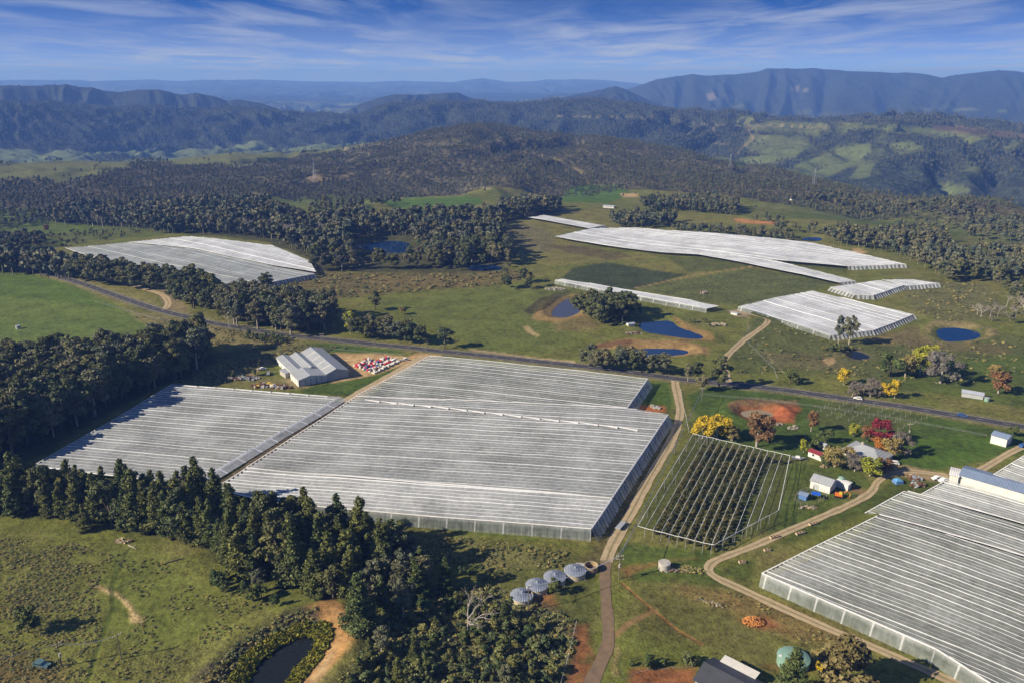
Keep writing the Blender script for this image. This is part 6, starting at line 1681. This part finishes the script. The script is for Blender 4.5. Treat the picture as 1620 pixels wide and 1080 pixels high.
pole(1110, 635, 8.0, 'pole by the silvery bush below the junction', 1)
pole(1436, 695, 8.5, 'pole with a transformer at the foot of the post rows', 1, True)
pole(362, 568, 7.5, 'pale pole by the dark forest edge', 0)
pole(1443, 790, 6.0, 'short pole at the corner of the netting below the lawn', 0)
pole(1067, 718, 7.5, 'pole beside the gravel track at the top of the open trellis', 0)
pole(676, 553, 7.0, 'pole at the highway entrance of the packing shed', 0)
# pylons on the hill
def pylon(x, y, h, label):
    p = empty('pylon', at(x, y), R(20), label, 'pylon')
    mb = MB(); w_ = h * .11
    for sx in (-1, 1):
        for sy in (-1, 1): mb.tube([(sx * w_, sy * w_, -1), (sx * w_ * .28, sy * w_ * .28, h * .62), (sx * .3, sy * .3, h)], .22, 4)
    for z0, z1 in ((0, .2), (.2, .38), (.38, .52), (.52, .62)):
        f0 = 1 - .72 * z0 / .62; f1 = 1 - .72 * z1 / .62
        for s1 in (-1, 1):
            mb.tube([(-w_ * f0, s1 * w_ * f0, z0 * h), (w_ * f1, s1 * w_ * f1, z1 * h)], .12, 3); mb.tube([(w_ * f0, s1 * w_ * f0, z0 * h), (-w_ * f1, s1 * w_ * f1, z1 * h)], .12, 3)
    mb.build('tower', 'steel', p)
    for k, (z, L) in enumerate(((.66, .22), (.78, .28), (.9, .2))): MB().tube([(-h * L, 0, h * z), (0, 0, h * (z + .03)), (h * L, 0, h * z)], .16, 4).build('crossarm', 'steel', p)
    return p
pylon(498, 285, 32, 'pylon on the bare rocky patch of the wooded hill')
pylon(1155, 268, 30, 'pylon rising from the woods right of the hilltop')
pylon(1288, 293, 28, 'pylon at the right foot of the wooded hill')
pole(1112, 474, 9, 'thin mast above the grey outcrop in the green block', 0)

# ---- vehicles
def car(x, y, rz, paint, label, kind='car', cat='car', name='parked_car', s_=1.0):
    c = empty(name, at(x, y), rz, label, cat); c.scale = (s_, s_, s_)
    if kind == 'car': prof = [(-2.2, .35), (2.2, .35), (2.25, .75), (1.35, .92), (.6, 1.42), (-1.5, 1.45), (-2.15, .95)]; gl = [(-1.95, .96), (1.2, .93), (.58, 1.36), (-1.45, 1.38)]
    else: prof = [(-2.5, .45), (2.5, .45), (2.5, .9), (1.5, 1.08), (.95, 1.68), (-.5, 1.7), (-.75, 1.05), (-2.5, 1.05)]; gl = [(-.6, 1.08), (1.4, 1.08), (.92, 1.62), (-.48, 1.63)]
    MB().prism(prof, -.88, .88).build('body', paint, c)
    MB().prism(gl, -.895, .895).build('windows', 'glass', c)
    wx = 1.35 if kind == 'car' else 1.6
    for a in (-wx, wx):
        for b_ in (-.9, .72):
            w_ = MB(); n = 12
            w_.add([(a + .33 * math.cos(2 * math.pi * i / n), b_ + d_, .33 + .33 * math.sin(2 * math.pi * i / n)) for d_ in (0, .18) for i in range(n)], [(i, (i + 1) % n, n + (i + 1) % n, n + i) for i in range(n)] + [tuple(range(n)), tuple(range(2 * n - 1, n - 1, -1))])
            w_.build('wheel', 'tyre', c)
    for b_ in (-.6, .6): MB().box(2.18 if kind == 'car' else 2.46, 2.28 if kind == 'car' else 2.54, b_ - .17, b_ + .17, .62, .78).build('headlight', 'insul', c)
    if kind == 'ute': MB().box(-2.4, -.8, -.8, .8, 1.06, 1.1).build('tray', 'grey_roof', c)
    return c
hd = math.atan2(*(lambda a, b_: (b_[1] - a[1], b_[0] - a[0]))(P1(1340, 628), P1(1380, 634)))
car(1357, 631, hd + math.pi, 'carwhite', 'white car driving on the highway below the leafless thicket', name='car')
hd2 = math.atan2(*(lambda a, b_: (b_[1] - a[1], b_[0] - a[0]))(P1(1500, 654), P1(1540, 661)))
car(1522, 658, hd2, 'carblue', 'blue car driving on the highway near the right edge', name='car')
hd3 = math.atan2(*(lambda a, b_: (b_[1] - a[1], b_[0] - a[0]))(P1(40, 425), P1(80, 435)))
car(58, 428, hd3 + math.pi, 'carwhite', 'white car driving on the highway at the far left', name='car', s_=1.1)
car(625, 571, R(200), 'carwhite', 'white utility truck by the fruit bins, the left one', 'ute', 'utility truck', 'parked_truck')
car(641, 570, R(15), 'carwhite', 'white utility truck by the fruit bins, the right one', 'ute', 'utility truck', 'parked_truck')
car(414, 585, R(20), 'carwhite', 'white vehicle on the grass left of the packing shed', 'ute', 'utility truck', 'parked_truck')
car(425, 592, R(100), 'cargrey', 'grey and white truck beside the shed annex', 'ute', 'utility truck', 'parked_truck')
car(1483, 758, R(190), 'carwhite', 'white utility truck left of the long packing shed, farther one', 'ute', 'utility truck', 'parked_truck')
car(1493, 761, R(200), 'carwhite', 'white utility truck nearest the long packing shed', 'ute', 'utility truck', 'parked_truck')
car(1414, 733, R(160), 'carwhite', 'white car parked behind the russet tree', 'car')
car(66, 1053, R(-15), 'carteal', 'dull teal car parked at the bottom left', 'car', s_=1.15)
car(1618, 706, R(30), 'carblue', 'blue car at the right edge by the barn', 'car')
car(1480, 320, R(10), 'carwhite', 'tiny white vehicle on the far right paddock', 'car')
# boat on a trailer beside the red-roofed shed
bt = empty('boat', at(1262, 727), R(-15), 'grey and white boat lying beside the cream shed', 'boat')
MB().add([(-2.6, -.9, .5), (1.2, -.9, .5), (3.0, 0, .8), (1.2, .9, .5), (-2.6, .9, .5), (-2.6, -1.1, 1.3), (1.4, -1.1, 1.35), (3.4, 0, 1.6), (1.4, 1.1, 1.35), (-2.6, 1.1, 1.3)], [(4, 3, 2, 1, 0), (0, 1, 6, 5), (1, 2, 7, 6), (2, 3, 8, 7), (3, 4, 9, 8), (4, 0, 5, 9), (5, 6, 7, 8, 9)]).build('hull', 'cargrey', bt)
MB().box(-1, .9, -.7, .7, 1.36, 2.0, .8).build('cabin', 'carwhite', bt); MB().tube([(-2.6, 0, .4), (4.2, 0, .4)], .08).build('trailer', 'steel', bt)
# orange excavator by the shed
ex_ = empty('excavator', at(1327, 785), R(-20), 'orange digger parked on the grass by the white farm shed', 'excavator')
MB().box(-1.9, 1.9, -1.3, -.7, .05, .7, .9).build('track', 'tyre', ex_); MB().box(-1.9, 1.9, .7, 1.3, .05, .7, .9).build('track', 'tyre', ex_)
MB().box(-1.6, 1.3, -1.1, 1.1, .72, 1.5, .92).build('body', 'orange', ex_); MB().box(-.1, 1.1, -1.0, 0, 1.51, 2.6, .85).build('cab', 'yellow', ex_)
MB().tube([(1.2, .4, 1.3), (2.8, .4, 3.0), (4.3, .4, 1.9)], [.24, .2, .16]).build('boom', 'orange', ex_); MB().tube([(4.3, .4, 1.9), (4.0, .4, .6)], .15).build('arm', 'yellow', ex_); MB().box(3.6, 4.4, 0, .8, .1, .7, .8).build('bucket', 'rust', ex_)
tr = empty('tractor', at(408, 573), R(10), 'small yellow tractor behind the left end of the packing shed', 'tractor')
MB().box(-.6, 2.0, -.5, .5, .7, 1.4, .9).build('body', 'yellow', tr); MB().box(-1.2, .2, -.6, .6, 1.0, 2.3, .9).build('cab', 'glass', tr)
for x, r_ in ((-1, .8), (1.5, .5)):
    for y in (-.9, .6): 
        w_ = MB(); n = 14
        w_.add([(x + r_ * math.cos(2 * math.pi * i / n), y + d_, r_ + r_ * math.sin(2 * math.pi * i / n)) for d_ in (0, .3) for i in range(n)], [(i, (i + 1) % n, n + (i + 1) % n, n + i) for i in range(n)] + [tuple(range(n)), tuple(range(2 * n - 1, n - 1, -1))]); w_.build('wheel', 'tyre', tr)

# ---- fruit bins stacked in the yard
BA, BB, BC = np.array(P1(558, 579)[:2]), np.array(P1(592, 592)[:2]), np.array(P1(634, 572)[:2])
ux = (BB - BA); uy = (BC - BB)
lx, lyy = np.linalg.norm(ux), np.linalg.norm(uy); ux /= lx; uy /= lyy
def bin_mesh(m_):
    mb = MB().box(-.55, .55, -.55, .55, .12, .78); 
    for k in (-.45, .0, .45): mb.box(-.55, .55, k - .06, k + .06, 0, .119)
    me = bpy.data.meshes.new('fruit_bin'); me.from_pydata(mb.V, [], mb.F); me.materials.append(MT[m_]); me.materials.append(MT['rust'])
    mb2 = MB().box(-.48, .48, -.48, .48, .60, .785)
    me.update(); return me
bms = {'red': bin_mesh('redbin'), 'white': bin_mesh('whitebin'), 'blue': bin_mesh('bluebin')}
binm = {k: v for k, v in bms.items()}
rg = np.random.default_rng(12)
nx_, ny_ = max(4, int(lx / 1.35)), max(6, int(lyy / 1.6))
print('bins', nx_, ny_, lx, lyy)
cnt = 0
for i in range(nx_):
    for j in range(ny_):
        if cnt >= 290: break
        if i < 3 and j > ny_ * .55: continue
        if rg.random() < .06 or i % 4 == 3: continue
        c_ = ('red' if fbm(np.array([i / 3.]), np.array([j / 3.5]), 2)[0] > -.05 else 'white') if rg.random() < .75 else ('white' if rg.random() < .65 else 'blue')
        if i >= nx_ - 2: c_ = 'white'
        q_ = BA + ux * (i + .5) * lx / nx_ + uy * (j + .5) * lyy / ny_
        o = bpy.data.objects.new('fruit_bin', bms[c_]); COL.objects.link(o)
        o.location = (q_[0], q_[1], float(terrain(q_[0:1], q_[1:2])[0]) + .02); o.rotation_euler = (0, 0, math.atan2(uy[1], uy[0]) + rg.uniform(-.02, .02)); k = 1.05; o.scale = (k, k, k * rg.choice([1, 1, 1, 1.9]))
        tag(o, '%s fruit bin in the rows on the yard beside the packing shed' % c_, 'fruit bin', '%s fruit bins on the yard' % c_); cnt += 1
print('bins', cnt)
# ---- timber stacks beside the lower farm track
for (x, y, lb, rz_) in ((1220, 853, 'pale bin stack at the bottom of the open trellis beside the farm track', .35), (1261, 847, 'pale bin stack below the farm track, middle of three', .35), (1282, 832, 'pale bin stack below the farm track, highest of three', .35), (1210, 873, 'pale bin stack below the farm track, lowest of three', .2), (1170, 892, 'pale bin stack nearest the bend of the farm track', .2)):
    e = empty('bin_stack', at(x, y), rz_, lb, 'bins')
    nb_ = 3 if x > 1215 else 2
    for k in range(nb_):
        b_ = MB().box(k * 1.3, k * 1.3 + 1.15, 0, 1.15, .15, .85).build('bin', 'palewood', e); MB().box(k * 1.3 + .1, k * 1.3 + 1.05, .1, 1.05, .853, .87).build('opening', 'rust', b_)
        MB().box(k * 1.3, k * 1.3 + 1.15, 0, .15, 0, .149).box(k * 1.3, k * 1.3 + 1.15, 1.0, 1.15, 0, .149).build('foot', 'palewood', b_)
e = empty('flatbed_trailer', at(982, 833), R(58), 'flat trailer parked on the verge between the netting and the gravel track', 'trailer')
MB().box(-3, 3, -1.1, 1.1, .7, .95).build('bed', 'grey_roof', e); MB().box(-3, 3, -1.15, -1.1, .96, 1.3).build('side_rail', 'steel', e)
for x in (-1.6, -.7):
    for y in (-1.1, .85):
        w_ = MB(); n = 12; w_.add([(x + .38 * math.cos(2 * math.pi * i / n), y + d_, .38 + .38 * math.sin(2 * math.pi * i / n)) for d_ in (0, .25) for i in range(n)], [(i, (i + 1) % n, n + (i + 1) % n, n + i) for i in range(n)] + [tuple(range(n)), tuple(range(2 * n - 1, n - 1, -1))]); w_.build('wheel', 'tyre', e)
MB().tube([(3, 0, .75), (4.4, 0, .6)], .07).build('tow_bar', 'steel', e)
# log heap
rg = np.random.default_rng(8)
e = empty('log_heap', at(1192, 984), 0, 'heap of orange split firewood in the dry paddock', 'firewood')
mb = MB(); me_ = MB()
for k in range(420):
    a = rg.uniform(0, 6.28); r_ = 3.1 * math.sqrt(rg.random()); hz_ = 1.6 * (1 - (r_ / 3.3) ** 2) * rg.uniform(.55, 1)
    c_ = np.array([r_ * math.cos(a) * 1.15, r_ * math.sin(a) * .8, hz_ + .1]); d = rg.normal(size=3); d[2] *= .4; d /= np.linalg.norm(d)
    (mb if rg.random() < .8 else me_).tube([c_ - d * .26, c_ + d * .26], rg.uniform(.12, .2), 5)
for q_ in (mb, me_):
    n_ = len(q_.V) // 10
    for k in range(n_): q_.F += [tuple(range(k * 10 + 4, k * 10 - 1, -1)), tuple(range(k * 10 + 5, k * 10 + 10))]
tag(mb.build('logs', 'log', e), kind='stuff'); tag(me_.build('bark_logs', 'bark', e), kind='stuff')
def heap(name, x, y, rx, ry, h, mats, n, label, cat, size=(.3, .9), rz_=0):
    e = empty(name, at(x, y), rz_, label, cat); rg = np.random.default_rng(int(x * 7 + y))
    for mi, m_ in enumerate(mats):
        mb = MB()
        for k in range(n // len(mats)):
            a = rg.uniform(0, 6.28); r_ = math.sqrt(rg.random()); s_ = rg.uniform(*size); cx, cy_, cz = r_ * math.cos(a) * rx, r_ * math.sin(a) * ry, h * (1 - r_ * r_) * rg.random()
            V = [(cx + sx * s_ * rg.uniform(.35, .6), cy_ + sy * s_ * rg.uniform(.3, .6), cz + (sz > 0) * s_ * rg.uniform(.4, .9) - .05) for sz in (-1, 1) for sx, sy in ((-1, -1), (1, -1), (1, 1), (-1, 1))]
            mb.add(V, [(3, 2, 1, 0), (4, 5, 6, 7), (0, 1, 5, 4), (1, 2, 6, 5), (2, 3, 7, 6), (3, 0, 4, 7)])
        tag(mb.build({'rock': 'rocks', 'rust': 'scrap', 'concrete': 'rubble', 'whitebin': 'sheets', 'timber': 'boards', 'grey_roof': 'sheets', 'dirt': 'soil', 'palewood': 'branches', 'yellow': 'drums', 'bluesheet': 'tarps'}[m_], m_, e), kind='stuff')
    return e
heap('scrap_heap', 385, 599, 9, 3, 1.4, ['rust', 'concrete', 'grey_roof'], 90, 'heap of grey scrap and drums left of the packing shed', 'scrap heap', (.6, 1.6))
heap('scrap_heap', 420, 611, 8, 2.4, 1.2, ['whitebin', 'rust', 'grey_roof', 'yellow'], 70, 'line of scrap and machinery at the back edge of the shaded netting', 'scrap heap', (.7, 1.9))
heap('scrap_heap', 446, 613, 6, 2, 1.2, ['concrete', 'rust'], 40, 'grey scrap nearest the packing shed door', 'scrap heap', (.7, 1.7))
heap('rock_pile', 878, 458, 9, 4, .8, ['rock', 'concrete'], 80, 'flat pale rock pile above the grey roadside pond', 'rock pile', (.5, 1.5))
heap('rock_pile', 1134, 514, 7, 3, .9, ['rock', 'palewood'], 60, 'pale rock and branch pile right of the deep blue pond', 'rock pile', (.5, 1.4))
heap('rock_pile', 1003, 528, 6, 2.4, .9, ['rock', 'rust'], 50, 'brown rock pile between the deep blue pond and the long one', 'rock pile', (.5, 1.3))
heap('rock_pile', 1256, 677, 3, 2, .9, ['rock'], 30, 'pale rocks on the lawn below the red dam', 'rock pile', (.4, 1.0))
heap('rock_pile', 1113, 464, 4, 3, 1.4, ['rust', 'rock'], 40, 'grey rock outcrop at the foot of the thin mast', 'rock pile', (.7, 1.8))
heap('rock_pile', 1230, 671, 3, 1.2, .6, ['rock'], 22, 'pale rocks along the lower edge of the red dam', 'rock pile', (.4, .9))
heap('timber_pile', 1447, 758, 2.4, 1.4, .7, ['grey_roof', 'rust'], 16, 'grey machinery beside the lawn, upper piece', 'machinery', (.8, 1.7))
heap('timber_pile', 1451, 768, 2.6, 1.4, .8, ['grey_roof', 'rust'], 18, 'grey machinery beside the lawn, lower piece', 'machinery', (.8, 1.7))
heap('timber_pile', 1440, 753, 2.0, 1.0, .6, ['palewood', 'rust'], 14, 'pale timber beside the yard track', 'timber', (.5, 1.2))
heap('rubble_heap', 1040, 646, 1.6, 1.0, 1.0, ['concrete', 'grey_roof'], 12, 'grey rubble on the red soil by the netting notch', 'rubble', (.7, 1.3))
heap('rubble_heap', 1034, 644, 1.4, .9, 1.0, ['concrete'], 9, 'grey block on the red soil, left of the rubble', 'rubble', (.7, 1.3))
heap('rock_pile', 1066, 903, 4.5, 1.1, .7, ['rock', 'dirt'], 50, 'line of pale stones below the concrete tank', 'rock pile', (.3, .8))
heap('rock_pile', 1122, 953, 5.0, 1.0, .5, ['rock', 'dirt'], 40, 'pale stones scattered on the slope left of the firewood', 'rock pile', (.25, .7), -.5)
heap('garden_bed', 1278, 803, 4.0, 1.1, .6, ['rock', 'dirt', 'palewood'], 44, 'stony edge below the wire pen', 'garden edge', (.3, .8))
heap('rubbish_heap', 1303, 738, 1.6, 1.0, .8, ['palewood', 'rust'], 16, 'small orange-brown heap beside the dark green shrub', 'heap', (.4, .9))
heap('brush_heap', 195, 856, 3.0, 1.2, .9, ['dirt', 'palewood'], 40, 'brown brush heap in the pasture by the pine belt', 'brush heap', (.4, 1.0))
def log_on_ground(x0, y0, x1, y1, r_, mat, label):
    a = at(x0, y0); b_ = at(x1, y1); e = empty('fallen_log', a, 0, label, 'log')
    MB().tube([(0, 0, r_ * .8), ((b_[0] - a[0]) * .5, (b_[1] - a[1]) * .5, (b_[2] - a[2]) * .5 + r_), (b_[0] - a[0], b_[1] - a[1], b_[2] - a[2] + r_ * .6)], [r_, r_ * .8, r_ * .5], 7).build('stem', mat, e)
    MB().tube([((b_[0] - a[0]) * .6, (b_[1] - a[1]) * .6, (b_[2] - a[2]) * .6 + r_), ((b_[0] - a[0]) * .7 + .8, (b_[1] - a[1]) * .7 + .7, (b_[2] - a[2]) * .7 + 1.2)], [r_ * .5, r_ * .2], 5).build('branch', mat, e)
log_on_ground(203, 862, 215, 868, .22, PALET, 'white log by the brown brush heap')
log_on_ground(264, 890, 291, 883, .25, TRUNK, 'long brown log at the foot of the pine belt')
# power lines over the wooded hill
def wire(name, pts, sag, label):
    a3 = [np.array(p_) for p_ in pts]; L0 = a3[0]; mb = MB()
    for p_, q_ in zip(a3[:-1], a3[1:]):
        mb.tube([p_ + (q_ - p_) * t + np.array([0, 0, -sag * 4 * t * (1 - t)]) - L0 for t in np.linspace(0, 1, 12)], .13, 3)
    o = mb.build('power_line', 'steel', None, tuple(L0)); tag(o, label, 'power line'); return o
q1 = at(498, 285, 26); q0 = at(-60, 330, 20); q2 = at(840, 222, 20)
wire('power_line', [q0, q1, q2], 10, 'power line crossing the wooded hill over the bare rocky patch')

w0 = at(98, 1054, 8.2); w1 = at(192, 1042, 8.6)
wire('power_line', [(w1[0] + (w1[0] - w0[0]) * .0, w1[1], w1[2]), w0, (w0[0] - 60, w0[1] - 22, w0[2] - 2)], 1.2, 'thin power line strung between the two poles near the teal car')
w0 = at(836, 966, 9.2); w1 = at(979, 915, 9.2)
wire('power_line', [w0, w1, at(1110, 635, 7.6)], 1.4, 'thin power line running from the tanks over the drive to the highway')

# ------------------------------------------------------------------ haze
HZ = 1.1e-4
m_haze = bpy.data.materials.new('haze'); m_haze.use_nodes = True
nt = m_haze.node_tree; nt.nodes.clear()
pv_ = N(nt, 'ShaderNodeVolumePrincipled')
pv_.inputs['Color'].default_value = (.17, .36, 1.0, 1)
pv_.inputs['Density'].default_value = HZ
pv_.inputs['Absorption Color'].default_value = (.22, .22, .22, 1)
pv_.inputs['Anisotropy'].default_value = 0.0
ho = N(nt, 'ShaderNodeOutputMaterial'); nt.links.new(pv_.outputs[0], ho.inputs['Volume'])
hx, z0_, z1_ = 21500.0, float(gz.min()) - 1.0, float(gz.max()) + 8.0
hv = [(-hx, -hx, z0_), (hx, -hx, z0_), (hx, hx, z0_), (-hx, hx, z0_), (-hx, -hx, z1_), (hx, -hx, z1_), (hx, hx, z1_), (-hx, hx, z1_)]
hf = [(0, 3, 2, 1), (4, 5, 6, 7), (0, 1, 5, 4), (1, 2, 6, 5), (2, 3, 7, 6), (3, 0, 4, 7)]
hz_o = mesh_np('haze', hv, hf, m_haze)
tag(hz_o, kind='stuff', label='thin blue haze over the distant ranges')
